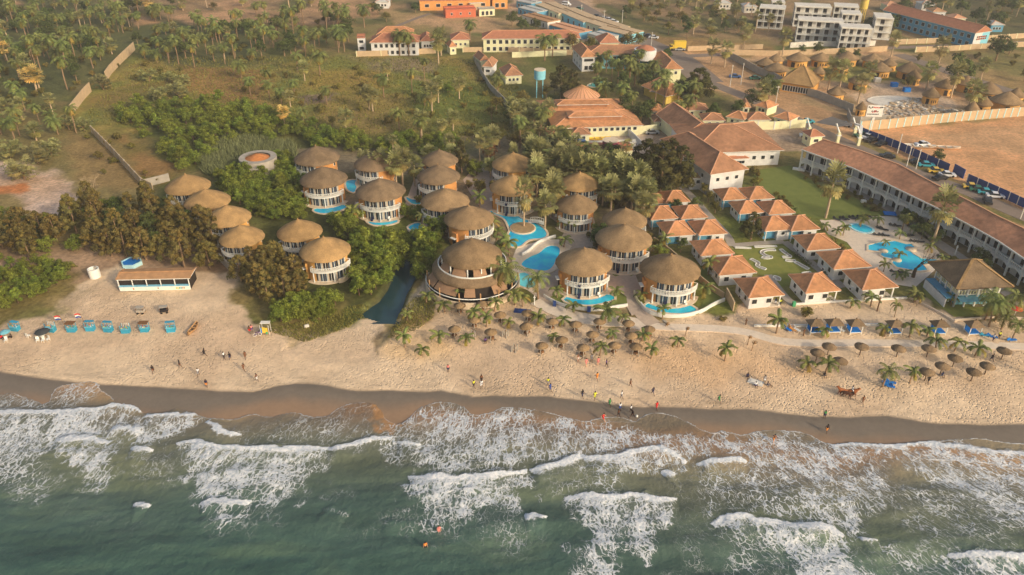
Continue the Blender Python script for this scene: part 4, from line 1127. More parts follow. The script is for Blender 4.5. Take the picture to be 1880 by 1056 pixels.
mb = MB(); mb.lathe([(9.8, 2.2), (9.7, 2.35)], 'white_paint', 40, a0=R(165), a1=R(375), smooth=False); mb.build('railing', t)
def rect_from(B, C, eave, A=None, depth=None):
 bx, by = G(*B, eave); cx, cy = G(*C, eave)
 rz = math.atan2(cy - by, cx - bx); w = math.hypot(cx - bx, cy - by)
 if A: ax, ay = G(*A, eave); depth = abs(-(ax - bx) * math.sin(rz) + (ay - by) * math.cos(rz))
 mx, my = (bx + cx) / 2 - math.sin(rz) * depth / 2, (by + cy) / 2 + math.cos(rz) * depth / 2
 return mx, my, w, depth, rz
def roof_mesh(w, d, eave, rise, kind, mt, over=.6, fascia='white_paint', ridge_mt='tile_ridge', ridgew=None):
 hw, hd = w / 2 + over, d / 2 + over
 mb = MB(); z0 = eave
 if kind == 'flat':
  mb.box((0, 0, eave + .15), (w + .3, d + .3, .3), mt); mb.box((0, 0, eave + .5), (w + .1, .2, .4), mt); return mb, None
 if kind == 'hip':
  if hw >= hd: r0, r1 = (-(hw - hd * .95), 0), (hw - hd * .95, 0)
  else: r0, r1 = (0, -(hd - hw * .95)), (0, hd - hw * .95)
  if abs(hw - hd) < .5: r0, r1 = (-.35, .0), (.35, .0)
 elif kind == 'gable':
  r0, r1 = (-hw, 0), (hw, 0)
 elif kind == 'gable_y':
  r0, r1 = (0, -hd), (0, hd)
 A, B, C_, D = (-hw, hd, z0), (-hw, -hd, z0), (hw, -hd, z0), (hw, hd, z0)
 P, Q = (*r0, z0 + rise), (*r1, z0 + rise)
 if abs(r0[1]) < .01 and abs(r1[1]) < .01:
  fs = [(B, C_, Q, P), (D, A, P, Q), (A, B, P), (C_, D, Q)]
 else:
  fs = [(A, B, P, Q), (C_, D, Q, P), (B, C_, P), (D, A, Q)]
 th = .14
 for f in fs:
  mb.add(list(f), [tuple(range(len(f)))], mt)
 mb.add([(p[0], p[1], p[2] - th) for p in (A, B, C_, D)] + [A, B, C_, D], [(0,1,2,3), (0,4,5,1), (1,5,6,2), (2,6,7,3), (3,7,4,0)], fascia)
 rg = MB()
 up = lambda p: (p[0], p[1], p[2] + .05)
 for a, b in ((P, Q), (A, P), (B, P), (C_, Q), (D, Q)) if abs(r0[1]) < .01 and abs(r1[1]) < .01 else ((P, Q), (B, P), (C_, P), (A, Q), (D, Q)):
  rg.bar(up(a), up(b), ridgew or .28, ridge_mt, .14)
 return mb, rg
def add_windows(t, w, d, face, n, z, ww, wh, frame='white_paint', pane='glass_dark', m0=.8, skip=()):
 """face: F(-Y) B(+Y) L(-X) R(+X)"""
 L_ = w if face in 'FB' else d
 for i in range(n):
  if i in skip: continue
  u = -L_ / 2 + m0 + (L_ - 2 * m0) * (i + .5) / n
  if face == 'F': c_, rz = (u, -d / 2, z), 0
  elif face == 'B': c_, rz = (u, d / 2, z), 0
  elif face == 'L': c_, rz = (-w / 2, u, z), PI / 2
  else: c_, rz = (w / 2, u, z), PI / 2
  f = MB(); f.box(c_, (ww + .22, .10, wh + .22), frame, rz); o = f.build('window', t)
  f = MB(); f.box(c_, (ww, .16, wh), pane, rz); f.build('pane', o)
def building(name, label, cat, B, C, eave, rise, kind, wallm, roofm, A=None, depth=None, wins=(), over=.6, group=None, rz=None, ridgew=None, inset=.0, fascia='white_paint', ridge_mt='tile_ridge'):
 mx, my, w, d, r_ = rect_from(B, C, eave, A, depth)
 if rz is not None:
  r_ = rz
 t = thing(name, label, cat, (mx, my, 0), r_, group)
 w -= 2 * over; d -= 2 * over
 mb = MB(); mb.box((0, 0, eave / 2 - .1), (w, d, eave + .15), wallm)
 if kind in ('gable', 'gable_y'):
  if kind == 'gable':
   for s in (-1, 1): mb.add([(s*w/2, -d/2, eave), (s*w/2, d/2, eave), (s*w/2, 0, eave + rise * (d/2) / (d/2 + over))], [(0,1,2)], wallm)
  else:
   for s in (-1, 1): mb.add([(-w/2, s*d/2, eave), (w/2, s*d/2, eave), (0, s*d/2, eave + rise * (w/2) / (w/2 + over))], [(0,1,2)], wallm)
 mb.build('wall', t)
 r, rg = roof_mesh(w, d, eave, rise, kind, roofm, over, ridgew=ridgew, fascia=fascia, ridge_mt=ridge_mt)
 ro = r.build('roof', t)
 if rg and rg.v: rg.build('ridge_tiles', ro)
 for W in wins: add_windows(t, w, d, *W)
 return t, w, d
CR_ = R(11)
def cottage_proto(w, d, porch):
 """front -Y; porch: corner porch on the right"""
 t = thing('cottage', 'x', 'cottage', (0,0,-200), 0, 'white tile roofed cottages')
 H = 2.9
 mb = MB()
 if porch:
  mb.box((-.9, 0, H/2 - .1), (w - 3.0, d - 1.2, H + .1), 'white_wall'); mb.box((w/2 - 1.5, 1.2, H/2 - .1), (1.8, d - 3.6, H + .1), 'white_wall')
 else:
  mb.box((0, 0, H/2 - .1), (w - 1.2, d - 1.2, H + .1), 'white_wall')
 mb.build('wall', t)
 r, rg = roof_mesh(w - 1.2, d - 1.2, H, 2.1, 'hip', 'tile', .6, fascia='white_paint')
 ro = r.build('roof', t); rg.build('ridge_tiles', ro)
 xs = (-w*.28, w*.12) if porch else (-w*.25, w*.2)
 for x in xs:
  f = MB(); f.box((x, -(d-1.2)/2, 1.6), (1.2, .1, 1.15), 'white_paint'); o = f.build('window', t)
  f = MB(); f.box((x, -(d-1.2)/2, 1.6), (1.0, .18, .95), 'glass_dark'); f.build('pane', o)
 lx = -.9 - (w-3.0)/2 if porch else -(w-1.2)/2
 for y in (-d*.2, d*.18):
  f = MB(); f.box((lx, y, 1.6), (.1, 1.0, 1.15), 'white_paint'); o = f.build('window', t)
  f = MB(); f.box((lx, y, 1.6), (.18, .8, .95), 'glass_dark'); f.build('pane', o)
 f = MB(); f.box((lx - .25, 0, .9), (.5, .8, .6), 'white_paint'); f.box((lx - .52, 0, .9), (.04, .5, .4), 'dark'); f.build('air_conditioner', t)
 if porch:
  for x, y in ((w/2 - .5, -(d-1.2)/2 + .1),):
   f = MB(); f.box((x, y, H/2), (.22, .22, H), 'white_paint'); f.build('porch_post', t)
  f = MB(); f.box((w/2 - 1.4, -d/2 + 1.6, .08), (2.6, 2.4, .16), 'paving_pale'); f.build('porch_floor', t)
  f = MB(); f.box((w/2 - 1.5, -(d-1.2)/2 + 2.38, 1.2), (.9, .08, 2.2), 'blue_wall'); f.build('door', t)
 return t
def cottage_back_proto(w, d):
 t = thing('cottage', 'x', 'cottage', (0,0,-200), 0, 'white tile roofed cottages')
 H = 2.7
 mb = MB(); mb.box((-.0, .5, H/2 - .1), (w - 1.1, d - 2.2, H + .1), 'white_wall'); mb.box((w*.22, -d/2 + 1.1, H/2 - .1), (w*.44, 1.0, H + .1), 'white_wall'); mb.build('wall', t)
 r, rg = roof_mesh(w - 1.0, d - 1.0, H, 1.75, 'hip', 'tile', .5)
 ro = r.build('roof', t); rg.build('ridge_tiles', ro)
 f = MB(); f.box((-w*.2, -d/2 + 1.58, 1.15), (w*.42, .1, 2.2), 'blue_wall'); f.build('veranda_screen', t)
 f = MB(); f.box((-w/2 + .6, -d/2 + .6, H/2), (.18, .18, H), 'white_paint'); f.build('porch_post', t)
 f = MB(); f.box((w*.2, -d/2 + .58, 1.6), (.9, .1, .8), 'white_paint'); o = f.build('window', t)
 f = MB(); f.box((w*.2, -d/2 + .55, 1.6), (.7, .1, .6), 'glass_dark'); f.build('pane', o)
 for y in (-.6, 1.6):
  f = MB(); f.box((-w/2 + .53, y, 1.6), (.1, .9, .9), 'white_paint'); o = f.build('window', t)
  f = MB(); f.box((-w/2 + .50, y, 1.6), (.1, .7, .7), 'glass_dark'); f.build('pane', o)
 return t
CA = Proto(cottage_proto(7.6, 7.8, True)); CB = Proto(cottage_proto(8.4, 7.6, False)); CC = Proto(cottage_back_proto(6.4, 6.8))
COT = [
 ('A', 1392.5, 527.5, 1.0, 'beachfront cottage beside the low curved garden wall, porch on its corner'),
 ('A', 1494.5, 519.5, 1.0, 'middle beachfront cottage with shrubs climbing over its front windows'),
 ('A', 1596.5, 513.5, 1.04, 'beachfront cottage standing closest to the thatched pool restaurant'),
 ('B', 1341.5, 488, 1.0, 'wide cottage directly behind the beachfront cottage by the garden wall'),
 ('B', 1307, 453.5, .93, 'cottage with laundry and junk stacked at its side by the minigolf lawn'),
 ('B', 1548, 477.5, 1.03, 'cottage between the jagged pool hedge and the flagstone path'),
 ('B', 1498, 444, .96, 'cottage with blue corner wall behind the minigolf lawn hedge'),
 ('C', 1298.5, 418.5, 1.08, 'cottage beside the long grey footpath, just above the wide cottages'),
 ('C', 1240.5, 420.5, 1.08, 'cottage nearest the large lattice balcony villa'),
 ('C', 1266, 389.5, 1.04, 'cottage in the middle of the five packed behind the round villas'),
 ('C', 1212, 391, 1.04, 'cottage tucked against the palm grove next to the packed five'),
 ('C', 1236.5, 361, 1.0, 'cottage at the top of the packed group under the dark casuarina'),
 ('C', 1201, 362, .85, 'small cottage roof peeping between palm trunks'),
 ('C', 1340, 356, 1.0, 'cottage next to the white two storey hall'),
 ('C', 1388.5, 355, 1.04, 'cottage at the corner of the big hotel lawn'),
 ('C', 1370, 380, 1.0, 'cottage half hidden behind the dark round casuarina'),
 ('C', 1424, 381.5, 1.06, 'cottage along the lawn hedge, second from the lawn corner'),
 ('C', 1418, 411, 1.08, 'cottage with bright orange roof side next to the dark casuarina'),
 ('C', 1465, 411, 1.12, 'cottage along the lawn hedge closest to the small turquoise pool'),
]
for k, px, py, s, lab in COT:
 x, y = G(px, py, 2.8)
 {'A': CA, 'B': CB, 'C': CC}[k].put((x, y, 0), R(9), s, lab)
EV = [G(a, b, 6.4) for a, b in ((1471.6,274.5),(1563.7,307.4),(1630,338),(1717,380),(1788.7,417.4),(1832,441.7),(1881,475),(1950,525))]
RG = [G(a, b, 9.0) for a, b in ((1511,256),(1579,276.7),(1650.6,302.3),(1717,338),(1783.6,371.4),(1826,394),(1882,421),(1960,462))]
t = thing('long_hotel', 'long two storey hotel wing with red tile roof and arcaded white balconies', 'hotel', (EV[3][0], EV[3][1], 0))
ox, oy = EV[3]
ev = [Vector((a - ox, b - oy)) for a, b in EV]; rg_ = [Vector((a - ox, b - oy)) for a, b in RG]
bk = [r + (r - e) * .8 for e, r in zip(ev, rg_)]
mb = MB()
n = len(ev)
vs = [(*v, 6.4) for v in ev] + [(*v, 9.0) for v in rg_] + [(*v, 6.6) for v in bk]
mb.add(vs, [(i, i+1, n+i+1, n+i) for i in range(n-1)] + [(n+i, n+i+1, 2*n+i+1, 2*n+i) for i in range(n-1)] + [(0, n, 2*n), (n-1, 3*n-1, 2*n-1)], 'tile_hotel')
roof = mb.build('roof', t)
mb = MB()
for i in range(n-1): mb.bar((*ev[i], 6.3), (*ev[i+1], 6.3), .18, 'white_paint', .32)
mb.build('gutter', roof)
mb = MB()
for i in range(n-1): mb.bar((*rg_[i], 9.06), (*rg_[i+1], 9.06), .34, 'tile_ridge', .16)
mb.build('ridge_tiles', roof)
def offs(line, d):
 out = []
 for i, p in enumerate(line):
  a = line[max(0, i-1)]; b = line[min(len(line)-1, i+1)]; q = (b - a).normalized(); out.append(p + Vector((-q.y, q.x)) * d)
 return out
front = offs(ev, .7); wall_l = offs(ev, 2.6); backw = offs(ev, 9.5)
mb = MB()
for i in range(n-1):
 P = [wall_l[i], wall_l[i+1], backw[i+1], backw[i]]
 mb.prism([tuple(p) for p in P], -.2, 6.4, 'white_wall')
mb.build('wall', t)
mb = MB()
for i in range(n-1):
 mb.prism([tuple(front[i]), tuple(front[i+1]), tuple(wall_l[i+1]), tuple(wall_l[i])], 2.9, 3.15, 'white_wall', bottom=True)
mb.build('balcony_floor', t)
mb = MB()
for i in range(n-1): mb.bar((*offs(ev, .9)[i], 6.0), (*offs(ev, .9)[i+1], 6.0), .25, 'timber_pale', .7)
mb.build('eave_beam', t)
tot = 0; pts = []
for i in range(n-1):
 L_ = (front[i+1] - front[i]).length; nb_ = max(1, round(L_ / 4.0))
 for k in range(nb_): pts.append((front[i].lerp(front[i+1], k / nb_), front[i].lerp(front[i+1], (k+1) / nb_), wall_l[i].lerp(wall_l[i+1], (k+.5) / nb_), front[i+1] - front[i]))
for a, b, wm, dr in pts:
 ang = math.atan2(dr.y, dr.x)
 c_ = MB(); c_.box((a.x, a.y, 3.1), (.34, .34, 6.3), 'white_paint', ang); c_.build('column', t)
 r_ = MB(); r_.bar((a.x, a.y, 3.95), (b.x, b.y, 3.95), .14, 'white_paint', .14); r_.bar((a.x, a.y, 3.3), (b.x, b.y, 3.3), .10, 'white_paint', .1)
 for q in range(1, 8):
  p = a.lerp(b, q / 8); r_.bar((p.x, p.y, 3.2), (p.x, p.y, 3.9), .13, 'white_paint')
 r_.build('balustrade', t)
 ar = MB()
 for q in range(8):
  p0 = a.lerp(b, q / 8); p1 = a.lerp(b, (q + 1) / 8)
  h0 = 2.95 - .75 * (1 - math.sin(PI * q / 8)); h1 = 2.95 - .75 * (1 - math.sin(PI * (q+1) / 8))
  ar.add([(p0.x, p0.y, h0 - .25), (p1.x, p1.y, h1 - .25), (p1.x, p1.y, 3.0), (p0.x, p0.y, 3.0)], [(0,1,2,3)], 'white_paint')
 ar.build('arch', t)
 for z in (1.15, 4.25):
  d_ = MB(); d_.box((wm.x, wm.y, z), (2.2, .12, 2.1), 'glass_dark', ang); d_.box((wm.x, wm.y, z), (.1, .2, 2.1), 'white_paint', ang); d_.build('glass_door', t)
t, w, d = building('poolside_restaurant', 'open sided restaurant with broad brown hipped thatch beside the hotel wing', 'restaurant', (1757,531), (1862,527), 5.2, 3.4, 'hip', 'dark', 'thatch_dark', A=(1690,481), over=1.6, ridge_mt='thatch_new', fascia='thatch_edge', ridgew=.5)
o = [k for k in kids(t) if k.name.startswith('wall')][0]
bpy.data.objects.remove(o)
mb = MB(); mb.box((0, 0, 1.35), (w - 1.5, d - 1.5, 2.7), 'aqua_wall'); mb.build('wall', t)
mb = MB(); mb.box((0, 0, 2.78), (w, d, .2), 'white_paint'); mb.build('upper_floor', t)
mb = MB(); mb.box((0, 1.0, 4.0), (w * .5, d * .5, 2.4), 'dark'); mb.build('bar_counter', t)
rl = MB()
for s in (-1, 1):
 rl.bar((-w/2, s*d/2, 3.8), (w/2, s*d/2, 3.8), .12, 'white_paint'); rl.bar((s*w/2, -d/2, 3.8), (s*w/2, d/2, 3.8), .12, 'white_paint')
for k in range(int(w/.6)):
 x_ = -w/2 + .3 + k*.6; rl.bar((x_, -d/2, 2.9), (x_, -d/2, 3.8), .18, 'cream_wall')
for k in range(int(d/.6)):
 y_ = -d/2 + .3 + k*.6; rl.bar((-w/2, y_, 2.9), (-w/2, y_, 3.8), .18, 'cream_wall')
rl.build('railing', t)
for k in range(5):
 for x_, y_ in ((-w/2 + w*k/4, -d/2), (-w/2, -d/2 + d*k/4)):
  if k == 0 and x_ == -w/2 and y_ == -d/2 and False: continue
  mb = MB(); mb.box((x_, y_ - .01*k, 2.7), (.32, .32, 5.3), 'white_paint'); mb.build('column', t)
mb = MB(); mb.box((-w/2 - 1.9, 0, .9), (.25, d, 1.9), 'white_wall'); mb.box((-w/2 - 1.0, 0, 2.1), (1.8, d, .12), 'blue_wall'); mb.build('side_wall', t)
mb = MB(); mb.box((0, -d/2 - .9, 2.3), (w*.96, 2.0, .12), 'aqua_wall'); mb.build('awning', t)
Z7 = (980, 160, 3.76)
def z7(*p): return zm(*Z7, p)
W2 = lambda f, n, ww=.9, wh=1.1, z=(1.6, 4.6), **k: [(f, n, zz, ww, wh) for zz in z]
building('conference_hall', 'yellow walled hall with a wide tiered orange tile roof, nearer of the twin halls', 'hall', *z7((130,287),(757,264)), 3.4, 2.6, 'hip', 'cream_wall', 'tile', depth=16, wins=[('F', 14, 2.3, 1.0, .9)], over=.7)
building('conference_hall', 'twin hall with tiered orange tile roof behind the nearer one', 'hall', *z7((45,196),(645,184)), 3.4, 2.6, 'hip', 'white_wall', 'tile', depth=15, wins=[('F', 8, 2.0, 1.0, .9), ('L', 3, 2.0, 1.0, .9)], over=.7)
building('roof_lantern', 'raised strip of tile roof along the ridge of the nearer twin hall', 'roof lantern', *z7((238,208),(612,200)), 5.7, .8, 'hip', 'tile_dark', 'tile', depth=5.0, over=.4)
building('roof_lantern', 'raised strip of tile roof along the ridge of the rear twin hall', 'roof lantern', *z7((160,124),(520,118)), 5.7, .8, 'hip', 'tile_dark', 'tile', depth=5.0, over=.4)
building('service_building', 'low cream service house with brown roof before the twin halls, blue vehicle beside it', 'house', *z7((95,340),(262,335)), 2.8, 1.2, 'hip', 'cream_wall', 'tile_red', depth=7, wins=[('F', 3, 1.6, .9, .9)], over=.5)
building('service_building', 'low cream annex with grey brown roof beside the yellow boat', 'house', *z7((258,333),(398,328)), 2.8, 1.1, 'hip', 'cream_wall', 'tile_dark', depth=7, wins=[('F', 2, 1.6, .9, 1.1)], over=.5)
building('reception_hall', 'large white walled hall with the widest red tile roof in the resort', 'hall', *z7((1090,458),(1730,436)), 4.6, 3.8, 'hip', 'white_wall', 'tile_dark', depth=24, wins=[('F', 9, 2.4, 1.0, 1.0, 'white_paint', 'glass_dark', .8, (0,1,2,3,5))], over=.8)
t, w, d = building('reception_wing', 'white two storey wing whose orange hipped roof ends at the cottages', 'hall', *z7((1105,596),(1408,590)), 6.4, 3.4, 'hip', 'white_wall', 'tile_dark', depth=27, wins=[('F', 3, 4.4, .9, .9), ('L', 4, 4.4, .9, .9)], over=.7, rz=R(19))
building('link_roof', 'long hall with brown and bright orange roof slopes leading to the reception', 'hall', *z7((985,330),(1240,322)), 4.2, 3.4, 'gable_y', 'cream_wall', 'tile_dark', depth=20, over=.7, rz=R(14), wins=[('F', 2, 2, 1, 1.2)])
building('porch_roof', 'small red lean roof over dark windows of the white hall', 'porch', *z7((1332,500),(1488,492)), 2.6, .5, 'hip', 'white_wall', 'tile_red', depth=2.4, wins=[('F', 5, 1.5, .8, .8)], over=.3)
building('storage_shed', 'long white shed wall with pale flat roof behind the maroon tank', 'shed', *z7((372,400),(722,388)), 2.6, .3, 'flat', 'white_wall', 'metal_roof', depth=3)
building('storage_shed', 'low brown flat roofed shed with the maroon tank standing by it', 'shed', *z7((300,450),(700,440)), 2.8, .3, 'flat', 'cream_wall', 'tile_red', depth=7)
building('storage_shed', 'small low roof with patched tiles at the foot of the white wing', 'shed', *z7((1075,630),(1278,622)), 3.4, .5, 'hip', 'white_wall', 'thatch', depth=3.5, wins=[('F', 2, 2.2, .9, .9)], over=.3)
for lab, B, C, mt in (('bungalow with brown roof behind the cream wall, closest to the reception', (1165,232),(1325,232),'tile_dark'), ('bungalow with bright orange gable next to the brown roofed one', (1325,205),(1455,228),'tile'),
              ('bungalow with brown roof behind the cream wall, near the car park corner', (1480,228),(1640,226),'tile_dark'), ('bungalow with orange gable nearest the entrance road', (1650,205),(1765,235),'tile'),
              ('bungalow with pale red roof under the casuarina in the second row', (1040,160),(1215,160),'tile_dark'), ('bungalow with orange roof beside a palm in the second row', (915,165),(1012,170),'tile'),
              ('tiny orange roofed bungalow between garden palms', (800,170),(900,170),'tile'), ('bungalow with dark roof attached to the long hall', (828,240),(990,238),'tile_dark'),
              ('bungalow with orange roof closest to the grey road', (1440,140),(1500,142),'tile'), ('bungalow with orange gable beside the road palm', (1525,125),(1615,150),'tile')):
 building('bungalow', lab, 'bungalow', *z7(B, C), 2.7, 1.5, 'hip', 'cream_wall', mt, depth=6.5, wins=[('F', 2, 1.6, .8, .9)], over=.4, group='cream bungalows behind the wall')
Z8 = (940, 0, 5.866)
def z8(*p): return zm(*Z8, p)
building('long_guest_block', 'long cream two storey guest block with red roof, widest of the upper row', 'guest block', *z8((-325,420),(742,414)), 5.6, 2.3, 'hip', 'cream_wall', 'tile_red', depth=10, wins=W2('F', 15, 1.3, 1.5, z=(1.4, 4.2)), over=.6)
t, w, d = building('guest_wing', 'white two storey wing end with arched balcony openings above the garden', 'guest block', *z8((745,620),(918,612)), 5.6, 2.4, 'hip', 'white_wall', 'tile', depth=16, wins=[('F', 2, 4.3, 1.8, 1.0), ('F', 2, 1.4, 1.3, 1.5), ('L', 3, 4.2, .8, 1.0), ('L', 3, 1.4, .8, 1.0)], over=.6)
building('guest_range', 'long red roofed range with aqua walls linking the two white wings', 'guest block', *z8((800,590),(1560,600)), 5.4, 2.4, 'hip', 'aqua_wall', 'tile_dark', depth=12, wins=W2('F', 9, 1.2, 1.2, z=(1.4, 4.1)), over=.6)
building('guest_wing', 'white wing with plain square windows beside the great dark casuarina', 'guest block', *z8((1640,752),(1845,745)), 5.6, 2.4, 'hip', 'cream_wall', 'tile', depth=20, wins=[('F', 2, 4.2, .9, 1.0), ('L', 3, 4.2, 1.0, .8), ('L', 3, 1.4, .9, 1.0)], over=.6)
building('guest_wing', 'square cream pavilion with hipped red roof in front of the flat market roofs', 'guest block', *z8((945,468),(1165,462)), 4.6, 2.6, 'hip', 'cream_wall', 'tile_red', depth=11, wins=[('F', 3, 2.0, 1.0, 1.0)], over=.6)
x, y = G(*z8((1437,545))[0], 8.0)
t = thing('roof_turret', 'low pale blue round turret with brown cap on the red roofed range', 'turret', (x, y, 0)); mb = MB(); mb.cyl((0,0,5), 4.2, 3.6, 'white_wall', 24); mb.build('drum', t); mb = MB(); mb.lathe([(3.6,8.6),(2.4,9.5),(0,10.2)], 'tile_red', 24); mb.build('cap', t)
x, y = G(*z8((750,1020))[0], 3.4)
t = thing('yellow_rotunda', 'yellow round house with a radially seamed red metal roof', 'round house', (x, y, 0))
mb = MB(); mb.cyl((0,0,-.1), 5.6, 3.5, 'yellow_wall', 28); mb.build('wall', t)
mb = MB(); mb.lathe([(6.3,3.3),(0.4,6.6),(0,6.7)], 'tile_ridge', 22, smooth=False); rf = mb.build('roof', t)
mb = MB()
for k in range(22): a = 2*PI*k/22; mb.bar((6.3*math.cos(a),6.3*math.sin(a),3.36),(.4*math.cos(a),.4*math.sin(a),6.66), .14, 'rust_roof', .1)
mb.build('roof_seams', rf)
for a in (-120,-90,-60,-35,-145):
 mb = MB(); mb.box((5.62*math.cos(R(a)),5.62*math.sin(R(a)),1.8),(.8,.1,1.0),'white_paint',R(a)+PI/2); o = mb.build('window', t); mb = MB(); mb.box((5.66*math.cos(R(a)),5.66*math.sin(R(a)),1.8),(.55,.1,.75),'glass_dark',R(a)+PI/2); mb.build('pane', o)
building('garden_restaurant', 'orange roofed garden restaurant with stepped lower roof among palms', 'restaurant', *z8((1655,1040),(1880,1000)), 3.2, 3.4, 'hip', 'yellow_wall', 'tile', depth=14, over=.8)
building('garden_restaurant', 'lower brown roof annex of the garden restaurant', 'restaurant', *z8((1480,985),(1655,1005)), 2.8, 1.6, 'hip', 'yellow_wall', 'tile_dark', depth=9, over=.6)
def water_tower(lab, px, py, r, h, tank, mt, leg):
 p = at(px, py); t = thing('water_tower', lab, 'water tower', p)
 mb = MB(); mb.cyl((0,0,h - tank), r, tank, mt, 20); mb.build('tank', t)
 mb = MB(); mb.cyl((0,0,h), r * 1.02, .2, 'pool_rim', 20); mb.build('lid', t)
 for a in (45,135,225,315):
  m_ = MB(); m_.box((r*.75*math.cos(R(a)), r*.75*math.sin(R(a)), (h-tank)/2), (.3,.3,h-tank), leg); m_.build('leg', t)
water_tower('pale blue water tower on slender legs next to the great dark tree', 990.5, 178, 2.0, 9.5, 3.0, 'aqua_wall', 'aqua_wall')
water_tower('maroon water tank on dark legs behind the palm grove', 1119, 292, 2.3, 5.6, 2.9, 'maroon', 'dark')
Z9 = (640, 20, 5.866)
def z9(*p): return zm(*Z9, p)
building('villa_house', 'white two storey villa with bay pilasters behind the tall palms', 'house', *z9((225,345),(760,338)), 5.4, 2.6, 'hip', 'white_wall', 'tile_red', depth=11, wins=W2('F', 8, 1.2, 1.4, z=(1.3, 4.0)), over=.5)
building('villa_house', 'upper cream house with orange hip roof behind the white villa', 'house', *z9((295,262),(700,255)), 6.5, 2.4, 'hip', 'cream_wall', 'tile', depth=9, wins=[('F', 5, 5.0, 1, 1)], over=.5)
building('villa_house', 'white house block beside the dark panels at the left end of the villa', 'house', *z9((75,300),(190,296)), 5.6, .4, 'flat', 'white_wall', 'tile_red', depth=8, wins=W2('F', 2, z=(1.5, 4.2)))
building('villa_house', 'white house with red gable roof just past the villa', 'house', *z9((770,330),(925,325)), 4.6, 2.0, 'hip', 'white_wall', 'tile_red', depth=11, wins=[('F', 3, 2.6, .8, 1.0)], over=.5)
building('villa_house', 'small cream cottage with a bright red roof behind a fan palm', 'house', *z9((1085,392),(1170,385)), 3.2, 1.8, 'hip', 'cream_wall', 'tile', depth=6, wins=[('F', 1, 1.7, .8, .9)], over=.4)
building('villa_house', 'house with dull purple roof between the palms', 'house', *z9((1100,315),(1310,310)), 3.6, 2.0, 'hip', 'cream_wall', 'tile_red', depth=10, wins=[('F', 3, 1.7, .8, .9)], over=.4)
building('garden_house', 'pale house with a long brown roof beside the field wall', 'house', *z9((1680,706),(1880,694)), 3.2, 2.4, 'hip', 'cream_wall', 'tile_dark', depth=11, wins=[('F', 3, 1.7, .8, .9)], over=.5)
building('garden_house', 'pale house end with brown roof at the corner of the field wall', 'house', *z9((1485,605),(1600,600)), 3.4, 2.0, 'hip', 'white_wall', 'tile_dark', depth=9, wins=[('F', 2, 1.7, .8, .9)], over=.5, rz=R(-12))
building('garden_house', 'small pale gabled house behind the field wall houses', 'house', *z9((1415,540),(1520,530)), 3.2, 2.0, 'gable_y', 'cream_wall', 'tile_dark', depth=8, over=.5)
Z10 = (470, 0, 3.91)
def z10(*p): return zm(*Z10, p)
building('orange_block', 'long orange painted block with a dark window at the top of the photo', 'house', *z10((1165,12),(1690,0)), 4.6, .4, 'flat', 'orange_wall', 'tile_red', depth=16, wins=[('F', 6, 2.4, 2.0, 1.4)])
building('orange_block', 'bright orange house with an arched doorway beside the parked cars', 'house', *z10((1690,0),(1815,-4)), 4.6, .4, 'flat', 'orange_wall', 'tile_ridge', depth=12, wins=[('F', 2, 1.8, 1.8, 2.0)])
building('red_compound', 'low red brick compound with a curved wall by the pale track', 'building', *z10((1352,78),(1588,68)), 3.6, .4, 'flat', 'brick_red', 'brick_red', depth=10, wins=[('F', 3, 1.8, .8, 1.0)])
building('ruined_house', 'roofless pale ruin with dark gaps among trees near the red compound', 'house', *z10((1595,72),(1725,66)), 3.2, .3, 'flat', 'cream_wall', 'grey_wall', depth=6, wins=[('F', 3, 1.4, 1.2, 1.8)])
building('shop_row', 'pale shed roof beyond the red compound', 'shed', *z10((1530,30),(1650,20)), 3.2, .3, 'flat', 'sand_wall', 'metal_roof', depth=12)
rnd = random.Random(4)
for k, (a, b, dz, lab) in enumerate((((980,8),(1025,26),3.4,'farthest flat roofed shop of the row beside the main road'), ((1015,18),(1070,42),3.4,'flat roofed shop with a cream parapet, second of the road row'), ((1060,36),(1120,56),3.4,'shop with the longest sandy flat roof facing the main road'), ((1095,52),(1150,66),3.2,'nearest flat roofed shop of the road row, low cream parapet'))):
 building('market_shop', lab, 'shop', a, b, 3.4 + .11 * k, .4, 'flat', 'aqua_wall' if k % 2 else 'cream_wall', 'sand_wall', depth=12, wins=[('F', 5, 1.3, 1.2, 2.0)], group='flat roofed shops along the main road')
for k, (a, b, m_, lab) in enumerate((((948,14),(985,24),'metal_roof','grey shed with rusty roof behind the roadside shops'), ((955,28),(1005,42),'rust_roof','low rust coloured roof beside the trees'), ((1005,46),(1062,62),'tile_ridge','shed with bluish doors under an ochre roof'), ((1075,62),(1112,72),'metal_roof','white tin shed at the end of the shop row'), ((945,2),(975,8),'metal_roof','white van height shed at the very top of the row'))):
 building('roadside_shed', lab, 'shed', a, b, 2.9 + .07 * k, .3, 'flat', 'white_weathered' if k % 2 else 'blue_wall', m_, depth=9, wins=[('F', 4, 1.2, 1.0, 1.8)], group='sheds behind the roadside shops')
Z11 = (1400, 0, 3.91)
def z11(*p): return zm(*Z11, p)
